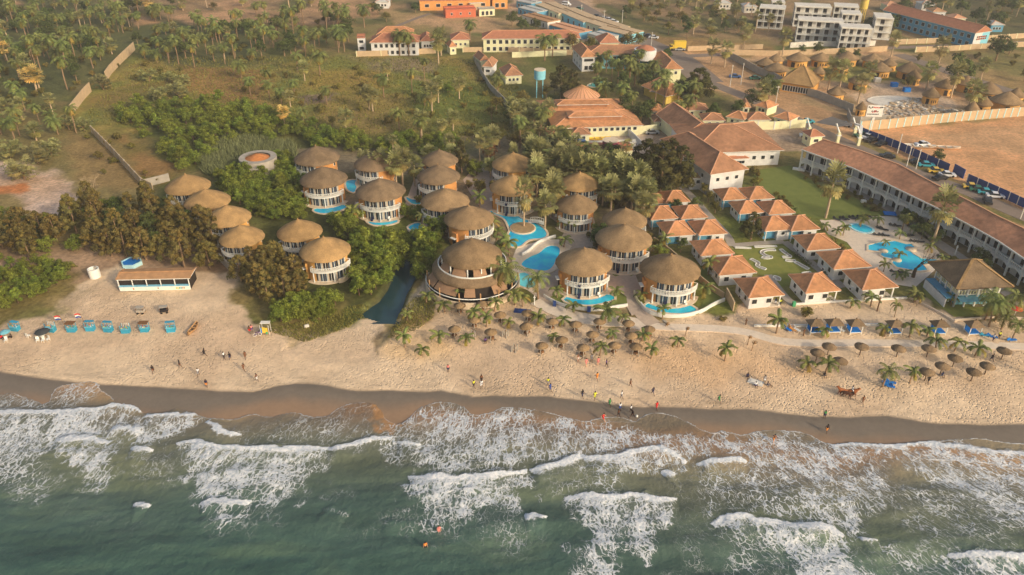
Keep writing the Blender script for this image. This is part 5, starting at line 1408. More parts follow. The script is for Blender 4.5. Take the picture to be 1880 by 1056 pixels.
def apartment(lab, B, C, floors, depth, rz=None, nb=4, roofm='white_weathered', side=3, base='white_weathered', h=2.9):
 eave = floors * h
 mx, my, w, d, r_ = rect_from(B, C, eave, None, depth)
 if rz is not None: r_ = rz
 t = thing('apartment_block', lab, 'apartment block', (mx, my, 0), r_, 'weathered white apartment blocks')
 mb = MB(); mb.box((0, .6, eave/2 - .1), (w, d - 1.2, eave + .2), base); mb.build('wall', t)
 mb = MB(); mb.box((0, 0, eave + .16), (w + .4, d + .4, .3), roofm); mb.box((0, -d/2 - .05, eave + .45), (w + .4, .2, .5), 'white_paint'); mb.build('roof', t)
 for f in range(floors):
  z = f * h
  mb = MB(); mb.box((0, -d/2 + .5, z + .1), (w + .1, 1.5, .2), 'white_paint'); bo = mb.build('balcony', t)
  mb = MB(); mb.box((0, -d/2 - .18, z + .95), (w, .06, .08), 'white_paint')
  for q in range(nb * 4): mb.box((-w/2 + w*(q+.5)/(nb*4), -d/2 - .18, z + .55), (.10, .06, .8), 'white_paint')
  mb.build('railing', bo)
  for q in range(nb):
   x_ = -w/2 + w*(q+.5)/nb
   m2 = MB(); m2.box((x_ - .5, -d/2 + 1.18, z + 1.45), (1.6, .1, 2.0), 'glass_dark' if (q + f) % 2 else 'dark'); m2.build('window', t)
  for q in range(side):
   y_ = -d/2 + 1.4 + (d-2)*(q+.5)/side
   for s_ in (-1, 1):
    m2 = MB(); m2.box((s_*(w/2+.02), y_, z + 1.6), (.1, 1.0, 1.1), 'glass_dark'); m2.build('window', t)
 for q in range(nb + 1):
  m2 = MB(); m2.box((-w/2 + w*q/nb, -d/2 - .1, eave/2), (.28, .28, eave), 'white_paint'); m2.build('column', t)
 return t
apartment('nearest white apartment block with three open balcony floors behind the yard wall', *z11((572,205),(790,215)), 3, 9, nb=4)
apartment('long white apartment block with a stepped roof end beside a fan palm', *z11((240,130),(520,180)), 3, 9, R(-16), nb=5)
apartment('white block peeping between the tall apartments, dark balconies', *z11((240,50),(495,62)), 3, 9, nb=4)
apartment('white balcony block with three dark stacked openings behind the nearest one', *z11((575,105),(712,112)), 3, 9, nb=3)
apartment('unfinished dark framed block at the end of the apartment row', *z11((-20,60),(160,72)), 3, 9, nb=4, base='grey_wall')
apartment('rearmost apartment block below a yellow water tank', *z11((520,50),(690,60)), 3, 9, nb=3)
apartment('plain weathered block with a stained end wall beside the tall trees', *z11((818,135),(940,142)), 3, 12, nb=1)
apartment('small white block at the top of the apartment group', *z11((70,20),(160,24)), 2, 8, nb=2)
water_tower('bright yellow tank tower over the apartment roofs', 1580, 40, 1.8, 12, 6, 'yellow_wall', 'yellow_wall')
t, w, d = building('school_block', 'blue and cream school block with long red roof and white gable end', 'school', *z11((1415,242),(1572,236)), 6.4, 2.6, 'gable_y', 'blue_wall', 'tile_red', depth=50, over=.5, rz=R(24), wins=[('L', 14, 4.6, 1.6, 1.4), ('L', 14, 1.6, 1.6, 1.6)])
mb = MB(); mb.box((-w/4, -d/2 - .1, 3.2), (w/2, .12, 6.5), 'white_wall'); mb.box((w/4, -d/2 - .1, 3.2), (w/2, .12, 6.5), 'aqua_wall')
mb.add([(-w/2, -d/2 - .16, 6.4), (0, -d/2 - .16, 6.4), (0, -d/2 - .16, 8.9)], [(0,1,2)], 'white_wall'); mb.add([(0, -d/2 - .16, 6.4), (w/2, -d/2 - .16, 6.4), (0, -d/2 - .16, 8.9)], [(0,1,2)], 'aqua_wall'); mb.build('painted_gable', t)
mb = MB()
for r_ in range(2):
 for q in range(9): mb.box((-w*.28 + w*.56*q/8, -d/2 - .2, 3.6 + r_*.9), (.8, .1, .6), 'brick_red' if q % 2 else 'dark')
mb.build('red_lettering', t)
for k, (px, py, lab, m1, m2) in enumerate(((1330,6,'low white house roof under the trees at the top edge','white_weathered','metal_roof'), (1378,12,'grey roofed house at the top beyond the dry trees','white_weathered','metal_roof'), (1705,8,'white house among dense trees near the top edge','white_wall','metal_roof'), (1725,22,'pale roof with a red edge between dense trees','white_wall','rust_roof'), (1762,34,'pink gabled house behind the school trees','cream_wall','tile_ridge'), (1832,46,'pale blue roofed shed beside the far lawn','blue_wall','metal_roof'), (1640,10,'pinkish house glimpsed behind the yellow tank','cream_wall','tile_ridge'), (700,4,'white shed beside parked cars at the top edge','white_wall','metal_roof'))):
 building('far_house', lab, 'house', (px - 12, py), (px + 14, py), 3.2, 1.2, 'hip', m1, m2, depth=8, wins=[('F', 3, 1.6, .9, 1.0)], over=.4)
def hut_proto(r, h, rise, long=0):
 t = thing('thatched_hut', 'x', 'hut', (0,0,-200), 0, 'ochre thatched huts of the lodge')
 mb = MB(); mb.cyl((0,0,-.1), r*.84, h + .5, 'ochre_pale', 20, cap=False); mb.build('wall', t)
 rn = random.Random(9); mb = MB(); mb.lathe([(r*.95, h - .25), (r*1.02, h - .05), (r*.98, h + .1), (r*.5, h + rise*.55), (.2, h + rise), (0, h + rise + .05)], 'thatch', 28, jit=.01, rnd=rn); mb.build('roof', t)
 for a in (-120, -60, -75, -90, 10):
  z, ww, wh = (1.2, .35, 1.0) if a in (-60, -75, -90) else (1.1, 1.6, 1.9)
  mb = MB(); mb.box((r*.85*math.cos(R(a)), r*.85*math.sin(R(a)), z), (ww, .14, wh), 'dark', R(a) + PI/2); mb.build('door' if ww > 1 else 'window', t)
 return t
H1 = Proto(hut_proto(5.0, 2.8, 2.6)); H2 = Proto(hut_proto(6.4, 2.8, 3.2))
Z12 = (1340, 80, 5.866)
HUTS = [  # eave centre in zoom px, width zoom px, label
 ((735,160),250,'hut with a square dark door, first of the back row along the sand wall'), ((985,160),230,'back row hut with a palm rising over its ridge'), ((1265,150),240,'middle hut of the back row, wide low roof'),
 ((1540,170),230,'hut with twin dark doors toward the end of the back row'), ((1720,210),170,'small hut tucked behind the end of the back row'), ((1620,270),240,'hut with three window slots facing the empty pool'),
 ((1200,240),190,'hut with orange lit side in the middle of the lawn'), ((960,300),150,'low hut half hidden by fan palms'), ((500,165),170,'hut roof directly behind the two joined roofs'), ((385,210),210,'brown roofed hut at the corner of the blue grey wall'),
 ((500,270),260,'hut with the brightest ochre wall by the blue grey wall'), ((1390,400),230,'dark roofed hut between fan palms and the empty pool'), ((1150,520),200,'hut with red brown wall behind the fan palms'), ((1420,680),120,'tiny rust roofed hut by the lodge gate')]
for (zx, zy), wz_, lab in HUTS:
 px, py = zm(*Z12, [(zx, zy)])[0]; x, y = G(px, py, 2.8); zc = y*CP + (CAMH-2.8)*SP; rr = wz_/5.866/2*zc/FPX
 H1.put((x, y, 0), rnd.uniform(-.4, .4), (rr/5, rr/5, .75 + .25*rr/5), lab)
Z13 = (1560, 40, 5.866)
for (zx, zy), wz_, lab in [((640,520),270,'double hut beside the lodge road, longer roof'), ((690,590),170,'hut with a black doorway joined to the double hut'), ((1030,690),220,'hut behind the tall twin palms'), ((1250,660),200,'hut with a bright gable lit cone by the lodge road'),
  ((1490,740),290,'long thatched hall near the lodge road, grey walls'), ((880,790),190,'round hut with bare ochre wall above the rubble'), ((1440,880),190,'hut with paired windows nearest the striped wall'), ((1320,940),160,'orange hut close to the striped wall under a palm'), ((1690,850),330,'wide sagging grey roof near the striped wall'), ((1790,790),190,'thatched hut at the far corner of the lodge')]:
 px, py = zm(*Z13, [(zx, zy)])[0]; x, y = G(px, py, 2.8); zc = y*CP + (CAMH-2.8)*SP; rr = wz_/5.866/2*zc/FPX
 (H2 if wz_ > 260 else H1).put((x, y, 0), rnd.uniform(-.4, .4), (rr/(6.4 if wz_ > 260 else 5), rr/(6.4 if wz_ > 260 else 5), 1), lab)
t, w, d = building('lodge_hall', 'big peaked thatched hall with a row of arched openings above the curved wall', 'hall', *zm(*Z12, [(520,410),(900,470)]), 3.4, 5.0, 'hip', 'ochre_pale', 'thatch_new', depth=13, over=.8, wins=[('F', 10, 1.4, .7, 1.8)], ridge_mt='thatch_new', fascia='thatch_edge')
def wall_run(name, label, cat, pts, h, mt, th=.22, pilaster=None, cap=None, panels=None):
 P = [at(a, b) for a, b in pts]
 c0 = P[0]
 t = thing(name, label, cat, (c0.x, c0.y, c0.z))
 Q = [p - c0 for p in P]
 mb = MB()
 for i in range(len(Q) - 1):
  a, b = Q[i], Q[i+1]; d = Vector((b.x - a.x, b.y - a.y)); L_ = d.length
  if L_ < .1: continue
  d.normalize(); nn = Vector((-d.y, d.x)) * th / 2
  e = d * (.01 if i else 0)
  mb.add([(a.x - nn.x - e.x, a.y - nn.y - e.y, a.z - .4), (b.x - nn.x, b.y - nn.y, b.z - .4), (b.x + nn.x, b.y + nn.y, b.z - .4), (a.x + nn.x - e.x, a.y + nn.y - e.y, a.z - .4),
    (a.x - nn.x - e.x, a.y - nn.y - e.y, a.z + h), (b.x - nn.x, b.y - nn.y, b.z + h), (b.x + nn.x, b.y + nn.y, b.z + h), (a.x + nn.x - e.x, a.y + nn.y - e.y, a.z + h)],
               [(3,2,1,0), (4,5,6,7), (0,1,5,4), (1,2,6,5), (2,3,7,6), (3,0,4,7)], mt)
 mb.build('wall_panel', t)
 if cap:
  mb = MB()
  for i in range(len(Q) - 1): mb.bar(Q[i] + Vector((0,0,h+.05)), Q[i+1] + Vector((0,0,h+.05)), th + .12, cap, .12)
  mb.build('coping', t)
 if pilaster:
  sp, pm = pilaster; mb = MB(); n_ = 0
  for i in range(len(Q) - 1):
   a, b = Q[i], Q[i+1]; L_ = (b - a).length; k = max(1, int(L_ / sp)); rz = math.atan2(b.y - a.y, b.x - a.x)
   for q in range(k):
    p = a.lerp(b, q / k); mb = MB(); mb.box((p.x, p.y, p.z + h/2), (.32, th + .2, h + .2), pm, rz)
    if n_ < 95: mb.build('pillar', t)
    n_ += 1
 return t
wall_run('field_wall', 'tall sunlit concrete wall running down through the left palm grove', 'wall', [(248,92),(224,115),(205,135),(196,148)], 3.4, 'sand_wall')
wall_run('field_wall', 'broad pale concrete wall stretch between fan palm clumps at the left', 'wall', [(168,168),(155,182),(132,212)], 3.4, 'sand_wall')
wall_run('field_wall', 'grey block wall descending to the stepped villas', 'wall', [(170,245),(205,280),(240,318),(262,342),(282,352)], 2.4, 'block_wall', pilaster=(4, 'grey_wall'))
wall_run('field_wall', 'short grey wall joining the block wall to the top villa', 'wall', [(266,344),(290,338),(312,332)], 2.2, 'grey_wall')
wall_run('garden_wall', 'grey wall end on the sand below the stepped villas', 'wall', [(405,480),(412,487),(425,500)], 2.0, 'grey_wall')
wall_run('field_wall', 'cream wall along the top edge of the big field', 'wall', [(655,104),(700,103),(760,100),(800,98)], 2.2, 'sand_wall', pilaster=(5, 'cream_wall'))
wall_run('field_wall', 'long low cream wall continuing behind the field trees to the guest block', 'wall', [(850,96),(900,95),(980,97),(1050,101)], 2.0, 'sand_wall', pilaster=(6, 'cream_wall'))
wall_run('field_wall', 'pale wall beside the garden house and the great dark tree', 'wall', [(940,106),(985,104),(1040,102)], 2.2, 'cream_wall')
wall_run('field_wall', 'grey wall separating the field from the pale houses', 'wall', [(870,110),(885,140),(900,165),(925,190),(945,215),(955,240)], 2.2, 'grey_wall')
wall_run('compound_wall', 'cream wall in front of the small bungalows by the car park', 'wall', [(1300,242),(1360,238),(1420,238),(1478,234)], 2.6, 'cream_wall', pilaster=(5, 'white_wall'))
wall_run('compound_wall', 'white yard wall beside the twin halls', 'wall', [(1142,240),(1160,255),(1180,275)], 2.2, 'white_wall')
wall_run('compound_wall', 'cream yard wall between the twin halls and the reception', 'wall', [(1148,248),(1180,246),(1205,243)], 2.6, 'cream_wall')
wall_run('lodge_wall', 'sunlit sand coloured wall behind the back row of huts', 'wall', [(1340,101),(1420,103),(1500,100),(1560,98),(1628,94)], 2.2, 'sand_wall')
wall_run('lodge_wall', 'pale far wall beside the school and the huts track', 'wall', [(1645,82),(1700,80),(1740,78),(1820,74),(1880,70),(1990,66)], 2.2, 'sand_wall', pilaster=(4, 'cream_wall'))
wall_run('lodge_wall', 'pale wall on the near side of the far track, past the double palm', 'wall', [(1680,96),(1740,94),(1800,90),(1880,86),(1990,80)], 2.2, 'sand_wall', pilaster=(4, 'cream_wall'))
wall_run('lodge_wall', 'white yard wall before the nearest apartment block', 'wall', [(1450,88),(1500,85),(1555,86),(1606,84)], 2.2, 'white_weathered')
wall_run('lodge_wall', 'far wall across the dry trees toward the yellow truck', 'wall', [(1262,94),(1320,92),(1400,90)], 2.0, 'sand_wall')
wall_run('lodge_wall', 'blue grey wall of the lodge running beside the dirt road', 'wall', [(1330,103),(1360,118),(1390,135),(1420,146),(1440,158),(1470,172),(1500,180),(1540,196),(1565,206)], 2.6, 'grey_wall')
wall_run('lodge_wall', 'tan wall corner opposite the cream bungalows', 'wall', [(1322,101),(1340,103)], 2.4, 'sand_wall')
wall_run('lodge_wall', 'long striped boundary wall along the sandy lot', 'wall', [(1578,240),(1630,236),(1700,228),(1790,220),(1880,213),(2050,198)], 3.0, 'sand_wall', pilaster=(2.6, 'pool_rim_blue'), cap='sand_wall')
wall_run('lodge_wall', 'small dark walled yard beside the billboard', 'wall', [(1555,212),(1560,226),(1578,228),(1625,224)], 2.4, 'grey_wall')
for lab, pts, h, m_ in (('low curved white wall below the crescent pool of the beachside villa', [(998,545),(1010,553),(1030,562),(1060,569),(1100,572),(1130,566),(1152,563)], .7, 'white_paint'),
  ('low curved white wall sweeping up beside the largest villa', [(1176,560),(1184,572),(1200,580),(1230,584),(1262,582),(1290,574),(1308,562),(1330,553)], .8, 'white_paint'),
  ('short cream wall at the edge of the lattice villa path', [(1164,538),(1168,552),(1176,562)], .7, 'cream_wall'),
  ('tall cream wall end between the largest villa garden and the cottages', [(1332,545),(1340,560),(1346,572)], 2.2, 'sand_wall'),
  ('stepped cream garden wall between the round villas and the cottages', [(1200,445),(1235,470),(1265,500),(1300,530),(1328,548)], 1.4, 'sand_wall'),
  ('low white curb around the lawn of the cottage nearest the restaurant', [(1458,560),(1520,556),(1600,552),(1665,548)], .4, 'white_paint'),
  ('sloping low wall below the pool restaurant lawn', [(1668,548),(1700,562),(1740,584),(1752,592)], .4, 'paving_pale'),
  ('low sand wall at the foot of the casuarina beach slope', [(1384,600),(1420,600),(1490,600),(1560,599),(1620,598)], .5, 'white_paint'),
  ('curved sand wall before the palm thicket', [(1752,590),(1800,586),(1850,584),(1900,590)], .5, 'paving_pale'),
  ('round retaining wall of the villa nearest the creek mouth', [(622,520),(632,518),(642,510),(645,500),(640,490)], 1.0, 'pool_rim'),
  ('curving lagoon wall above the pear shaped pool', [(958,470),(972,462),(985,448),(1005,440),(1020,436)], .7, 'white_paint')):
 wall_run('garden_wall', lab, 'wall', smooth_line(pts, 2), h, m_)
def blue_fence(label, pts, n0):
 P = [at(a, b) for a, b in pts]; c0 = P[0]; t = thing('blue_fence', label, 'fence', c0); tot = sum((P[i+1]-P[i]).length for i in range(len(P)-1))
 for i in range(len(P)-1):
  a, b = P[i] - c0, P[i+1] - c0; L_ = (b - a).length; k = max(1, int(L_ / 2.6)); rz = math.atan2(b.y-a.y, b.x-a.x)
  for q in range(k):
   u = a.lerp(b, (q+.5)/k); m_ = MB(); m_.box((u.x, u.y, 1.2), (L_/k - .25, .08, 2.3), 'fence_blue', rz); m_.build('panel', t)
   u = a.lerp(b, q/k); m_ = MB(); m_.box((u.x, u.y, 1.2), (.14, .14, 2.5), 'white_weathered', rz); m_.build('post', t)
blue_fence('long blue panel fence between the entrance road and the sandy lot', [(1576,246),(1610,259),(1650,275),(1700,298),(1741,316)], 0)
blue_fence('second blue panel fence behind the last parked cars', [(1774,334),(1810,350),(1850,368),(1900,392)], 0)
wall_run('fence_gate', 'dark green gate panel in the gap of the blue fence', 'gate', [(1749,317),(1768,328)], 2.6, 'fence_blue')
p = at(1598, 238); t = thing('billboard', 'white billboard with black and red print at the head of the entrance road', 'billboard', p, R(-4))
mb = MB(); mb.box((0, 0, 2), (.7, .7, 4), 'white_paint'); mb.build('post', t)
mb = MB(); mb.box((0, 0, 6.0), (4.9, .3, 3.6), 'white_paint'); bd = mb.build('board', t)
def text_obj(s, size, mt, parent, loc, rot, ext=.02, name='lettering'):
 cu = bpy.data.curves.new(name, 'FONT'); cu.body = s; cu.size = size; cu.extrude = ext; cu.align_x = 'CENTER'; cu.align_y = 'CENTER'
 o = bpy.data.objects.new('tmp_text', cu); col.objects.link(o); dg = bpy.context.evaluated_depsgraph_get()
 me = bpy.data.meshes.new_from_object(o.evaluated_get(dg)); bpy.data.objects.remove(o)
 me.materials.clear(); me.materials.append(M[mt]); r = obj(name, me, parent, loc); r.rotation_euler = rot; return r
mb = MB(); rn = random.Random(2)
for k in range(9): mb.box((-2.0 + k*.5, -.17, 7.1 + rn.uniform(-.15,.15)), (.34, .05, rn.uniform(.3,.5)), 'red' if k in (3,4,5,6) else 'black')
for k in range(7): mb.box((-.9 + k*.3, -.17, 6.0 + rn.uniform(-.4,.4)), (.26, .05, rn.uniform(.3,.8)), 'red' if k % 2 else 'black')
for k in range(8): mb.box((-2.0 + k*.45, -.17, 5.0), (.3, .05, .28), 'black')
mb.build('print', bd)
p = at(1548, 262); t = thing('entrance_gate', 'entrance gate of slanted cream pylons carrying dark sails', 'gate', p)
for x_, y_, h in ((-9,5,3.2), (-2,-.5,3.4), (3.5,-2.5,3.4), (5.5,6,3)):
 mb = MB(); mb.box((x_, y_, h/2), (.8, .8, h), 'cream_wall'); mb.bar((x_, y_, h-.2), (x_ - .8, y_ + 1.6, h + 2.2), .35, 'white_paint'); mb.box((x_, y_, h*.75), (1.3, 1.1, .3), 'white_paint'); mb.build('pylon', t)
mb = MB(); mb.add([(-8, 5, 4.6), (-2, 0, 4.9), (2.6, 1.8, 5.2), (-2, 7.5, 5.6)], [(0,1,2,3)], 'asphalt_dark'); mb.build('sail_roof', t)
mb = MB(); mb.bar((3.5, -2.5, 3.6), (5.6, 2.6, 4.2), .8, 'white_paint', .5); mb.bar((5.6, 2.6, 4.2), (5.4, 6.4, 3.6), .8, 'white_paint', .5); mb.build('curved_arm', t)
building('gatehouse', 'small cream gatehouse with a red roof beside the entrance pylons', 'gatehouse', (1488,252), (1515,250), 3.4, 1.3, 'hip', 'cream_wall', 'tile_red', depth=5.5, wins=[('F', 1, 2.0, 1.4, .9), ('L', 1, 2.0, 1.2, .9)], over=.5)
def pole(label, px, py, h, mt='white_weathered', arm=False, group='utility poles', name='utility_pole'):
 p = at(px, py); t = thing(name, label, 'pole', p, 0, group); mb = MB(); mb.tube([(0,0,-.3), (0,0,h)], [.14,.10], mt, 6); mb.build('shaft', t)
 mb = MB(); mb.box((0, 0, h - .4), (1.3 if arm else .5, .12, .12), mt); mb.build('crossarm', t)
for a in ((1340,160,8,'slim concrete pole beside the grey road near the parked cars'), (1360,156,8,'concrete pole opposite the bungalow with the road palm'), (1421,207,9,'leaning pale pole beside the road above the bungalow roofs'), (1574,248,6,'white pole at the head of the blue fence'),
          (1647,282,6,'white lamp pole along the blue fence, first past the cars'), (1664,306,6,'white pole rising over the hotel roof beside the road'), (1681,311,6,'second white pole over the hotel roof'), (1873,402,5,'white post at the far end of the hotel roof'),
          (1042,25,8,'roadside lamp pole by the flat shop roofs'), (1108,52,8,'tall lamp pole beside the main road bend'), (1067,36,7,'lamp pole between the flat shop roofs and the road'), (1142,42,6,'pole at the edge of the dry trees beyond the road'), (1195,90,7,'pole in front of the pinkish roof at the road bend')):
 pole(a[3], a[0], a[1], a[2], arm=a[0] in (1421, 1108))
pole('white post on the sand beside the restaurant steps', 981, 560, 2.2, 'white_paint', name='marker_post')
pole('tall bare timber mast stuck in the volleyball sand', 1610, 571, 3.4, 'timber', name='marker_post'); pole('short post before the beach wall', 1475, 616, 1.5, 'timber', name='marker_post')
pole('small timber stake beside the straight promenade', 1369, 596, 1.4, 'timber', name='marker_post')
pole('white lamp post on the hotel lawn edge', 1753, 468, 2.4, 'white_paint', name='marker_post')
def car_proto(mt, long=4.3, van=False):
 t = thing('parked_car', 'x', 'car', (0,0,-200), 0, 'parked cars'); w = 1.75; L_ = long
 def prof(P, ww, mtt, nm, par):
  mb = MB(); n = len(P); vs = [(x, -ww/2, z) for x, z in P] + [(x, ww/2, z) for x, z in P]
  mb.add(vs, [tuple(reversed(range(n))), tuple(range(n, 2*n))] + [(i, (i+1) % n, n+(i+1) % n, n+i) for i in range(n)], mtt); return mb.build(nm, par)
 h = 1.0 if van else .85
 body = prof([(-L_/2, .3), (L_/2, .3), (L_/2, .72), (L_*.46, .86), (L_*.28, h), (-L_*.36, h), (-L_/2, .86)], w, mt, 'body', t)
 if van: prof([(L_*.30, h), (L_*.22, 1.75), (L_*.16, 1.85), (-L_*.46, 1.85), (-L_*.49, h)], w*.94, mt, 'cabin', t); prof([(L_*.285, h+.1), (L_*.225, 1.68), (-L_*.45, 1.68), (-L_*.48, h+.1)], w*.96, 'glass_dark', 'window', t)
 else: prof([(L_*.26, h), (L_*.12, 1.38), (-L_*.20, 1.38), (-L_*.34, h)], w*.86, 'glass_dark', 'window', t); prof([(L_*.11, 1.37), (L_*.10, 1.44), (-L_*.18, 1.44), (-L_*.19, 1.37)], w*.86, mt, 'roof', t)
 for x_ in (-L_*.31, L_*.31):
  for s in (-1, 1):
   mb = MB(); n = 12; vs = [(x_ + .33*math.cos(2*PI*i/n), s*(w/2+.02), .33 + .33*math.sin(2*PI*i/n)) for i in range(n)] + [(x_ + .33*math.cos(2*PI*i/n), s*(w/2-.2), .33 + .33*math.sin(2*PI*i/n)) for i in range(n)]
   mb.add(vs, [tuple(range(n)), tuple(reversed(range(n, 2*n)))] + [(i, (i+1) % n, n+(i+1) % n, n+i) for i in range(n)], 'tyre'); mb.build('wheel', t)
 for s in (-1, 1):
  mb = MB(); mb.box((L_/2 + .01, s*.6, .66), (.04, .3, .14), 'curtain'); mb.build('headlight', t)
 return t
CARS = {c_: Proto(car_proto('car_' + c_)) for c_ in ('white','silver','black','green','yellow','blue','red','teal')}
VANS = {c_: Proto(car_proto('car_' + c_, 4.8, True)) for c_ in ('white', 'teal', 'yellow', 'blue')}
def car(c_, px, py, rz, lab, van=False, sc=None):
 p = at(px, py); (VANS if van else CARS)[c_].put((p.x, p.y, p.z + .06), R(rz), sc, lab)
for a in (('green',1579,250,-155,'dark green car, first in the row at the head of the blue fence'), ('white',1592,254,-150,'white topped car parked beside the dark green one'), ('black',1599,260,-150,'dark car at the end of the fence head row'), ('black',1617,267,-150,'black car alone under the blue fence'),
          ('black',1628,290,165,'black car by the hotel roof edge'), ('black',1684,300,-10,'black taxi under the fence tree'), ('teal',1700,306,-10,'teal car beside the black taxi'), ('yellow',1718,317,-10,'yellow and green taxi behind the hotel ridge'), ('white',1738,324,-10,'silver white car near the green gate panel'), ('black',1725,330,20,'black pickup with its tail to the hotel ridge'),
          ('yellow',1783,346,-15,'yellow taxi, first of the last row'), ('green',1795,351,-15,'green taxi, second of the last row'), ('teal',1810,356,-15,'teal taxi, third of the last row'), ('white',1826,363,-15,'white car, fourth of the last row'), ('black',1812,372,70,'dark wreck lying before the last row of cars'),
          ('blue',1349,143,-10,'dark blue car at the edge of the dirt road'), ('green',1386,146,5,'dark green car on the dirt road bend'), ('white',1418,156,10,'tiny white car by the curved wall'),
          ('silver',1197,246,5,'white car in the yard behind the white wall'), ('teal',1482,226,0,'teal car beside the cream bungalow wall'), ('silver',1550,232,-20,'silver car next to the gate arm'),
          ('green',1063,18,-20,'dark green car at the edge of the main road'), ('black',1095,32,-25,'black car, first of the packed roadside row'), ('silver',1108,36,-25,'silver car in the packed roadside row'), ('white',1118,38,-25,'white car in the packed roadside row'), ('white',1127,42,-25,'second white car in the packed roadside row'), ('green',1180,66,-25,'dark green car parked below the road trees'), ('white',1200,71,-20,'white car parked at the road bend'), ('black',1190,68,-25,'black car squeezed at the road bend'),
          ('silver',1248,93,0,'dark car beneath the yellow truck'), ('black',690,8,-10,'black car parked on the track at the top'), ('white',708,8,0,'white car parked on the track at the top'), ('white',1692,268,-170,'white car wreck on the sandy lot'), ('silver',1480,252,170,'dark car in front of the gatehouse'),
          ('silver',880,108,0,'grey car in the yard beside the brown gable house')):
 car(*a[:4], a[4])
car('blue', 1068, 268, 10, 'blue van parked by the white shed wall', True); car('white', 1040, 10, -30, 'white minibus on the main road', True)
def boat(label, p, rz, L_=6.5, W=1.5, mt='white_paint', inner='timber', group=None):
 t = thing('boat', label, 'boat', p, rz, group); n = 12; mb = MB(); vs = []
 for i in range(n + 1):
  u = i / n; x_ = -L_/2 + L_*u; w_ = W/2 * math.sin(PI * min(1, max(0, u*.94+.03))) ** .6; sh = .35 * (2*u - 1) ** 2
  vs += [(x_, -w_, .62 + sh), (x_, -w_*.7, .16 + sh*.6), (x_, 0, .0 + sh*.5), (x_, w_*.7, .16 + sh*.6), (x_, w_, .62 + sh)]
 fs = [(i*5+k, i*5+k+1, (i+1)*5+k+1, (i+1)*5+k) for i in range(n) for k in range(4)]
 mb.add(vs, fs, mt, True); mb.build('hull', t)
 mb = MB(); v2 = []
 for i in range(n + 1):
  u = i / n; x_ = -L_/2*.97 + L_*.97*u; w_ = W/2*.84 * math.sin(PI * min(1, max(0, u*.94+.03))) ** .6; v2 += [(x_, -w_, .40 + .3*(2*u-1)**2), (x_, w_, .40 + .3*(2*u-1)**2)]
 mb.add(v2, [(i*2, i*2+1, i*2+3, i*2+2) for i in range(n)], inner); mb.build('inside', t)
 for u in (-.22, .05, .28):
  mb = MB(); mb.box((L_*u, 0, .58), (.28, W*.82, .06), 'timber_pale'); mb.build('thwart', t)
 return t
boat('long wooden boat drawn up on the sand beside the beach stalls', at(355, 607), R(84), 4.2, 1.0, 'timber_pale', 'bark_dark')
boat('yellow boat lying in the yard of the twin halls', at(1101, 257), R(8), 7, 2.0, 'yellow', 'yellow')
boat('white hull stored on the sandy lot beside the blue fence', at(1688, 271), R(-8), 9, 2.6, 'white_weathered', 'metal_roof')
boat('faded grey hull half buried on the sandy lot', at(1733, 273), R(-8), 9, 2.0, 'paving_pale', 'grey_wall')
p = at(1247, 92); t = thing('yellow_truck', 'bright yellow box truck at the road bend', 'truck', p)
mb = MB(); mb.box((0, 0, 2.4), (5, 2.4, 2.8), 'yellow'); mb.build('cargo_box', t); mb = MB(); mb.box((-3.3, 0, 1.5), (1.5, 2.2, 1.9), 'yellow'); mb.box((-3.6, 0, 1.9), (1.0, 2.25, .7), 'glass_dark'); mb.build('cab', t)
for x_ in (-3.2, 1.8):
 for s in (-1, 1): mb = MB(); mb.box((x_, s*1.1, .5), (.9, .3, .9), 'tyre'); mb.build('wheel', t)
def parasol_proto(lean=0, r=1.2, mt='thatch', table=True, legs=False):
 t = thing('thatched_parasol', 'x', 'parasol', (0,0,-200), 0, 'thatched parasols on the beach'); rn = random.Random(3 + int(lean*10))
 dx = math.sin(lean) * .5
 mb = MB(); mb.lathe([(r, 1.82), (r*1.02, 1.92), (r*.55, 2.22), (.12, 2.52), (0, 2.54)], mt, 20, c=(dx, 0, 0), jit=.025, rnd=rn); mb.lathe([(r*.98, 1.84), (.1, 2.35)], 'thatch_edge', 20, c=(dx,0,0)); rf = mb.build('thatch_cap', t)
 mb = MB(); mb.cyl((dx, 0, 2.45), .09, .35, 'bark_dark', 6, .03); mb.build('finial', rf)
 mb = MB(); mb.tube([(0,0,-.3), (dx*.4,0,1.2), (dx,0,2.4)], [.10,.09,.07], 'bark_dark', 6); mb.build('pole', t)
 if legs:
  for a in (40, 160, 280):
   m_ = MB(); m_.bar((math.cos(R(a))*.75, math.sin(R(a))*.75, -.1), (math.cos(R(a))*.45, math.sin(R(a))*.45, 1.9), .12, 'grey_wall'); m_.build('brace', t)
 if table:
  mb = MB(); mb.lathe([(.55,.55),(.55,.62),(0,.63)], 'timber', 12); mb.build('table_shelf', t)
 return t
PA = Proto(parasol_proto(.2, 1.2, 'thatch', True, True)); PB = Proto(parasol_proto(.0, 1.3, 'thatch_dark', False)); PC = Proto(parasol_proto(-.3, 1.2, 'thatch', True, True))
Z20 = (680, 500, 5.866); Z21 = (960, 520, 5.866); Z22 = (1240, 540, 5.222); Z23 = (1560, 540, 5.866)
def z_(Z, x, y): return zm(*Z, [(x, y)])[0]
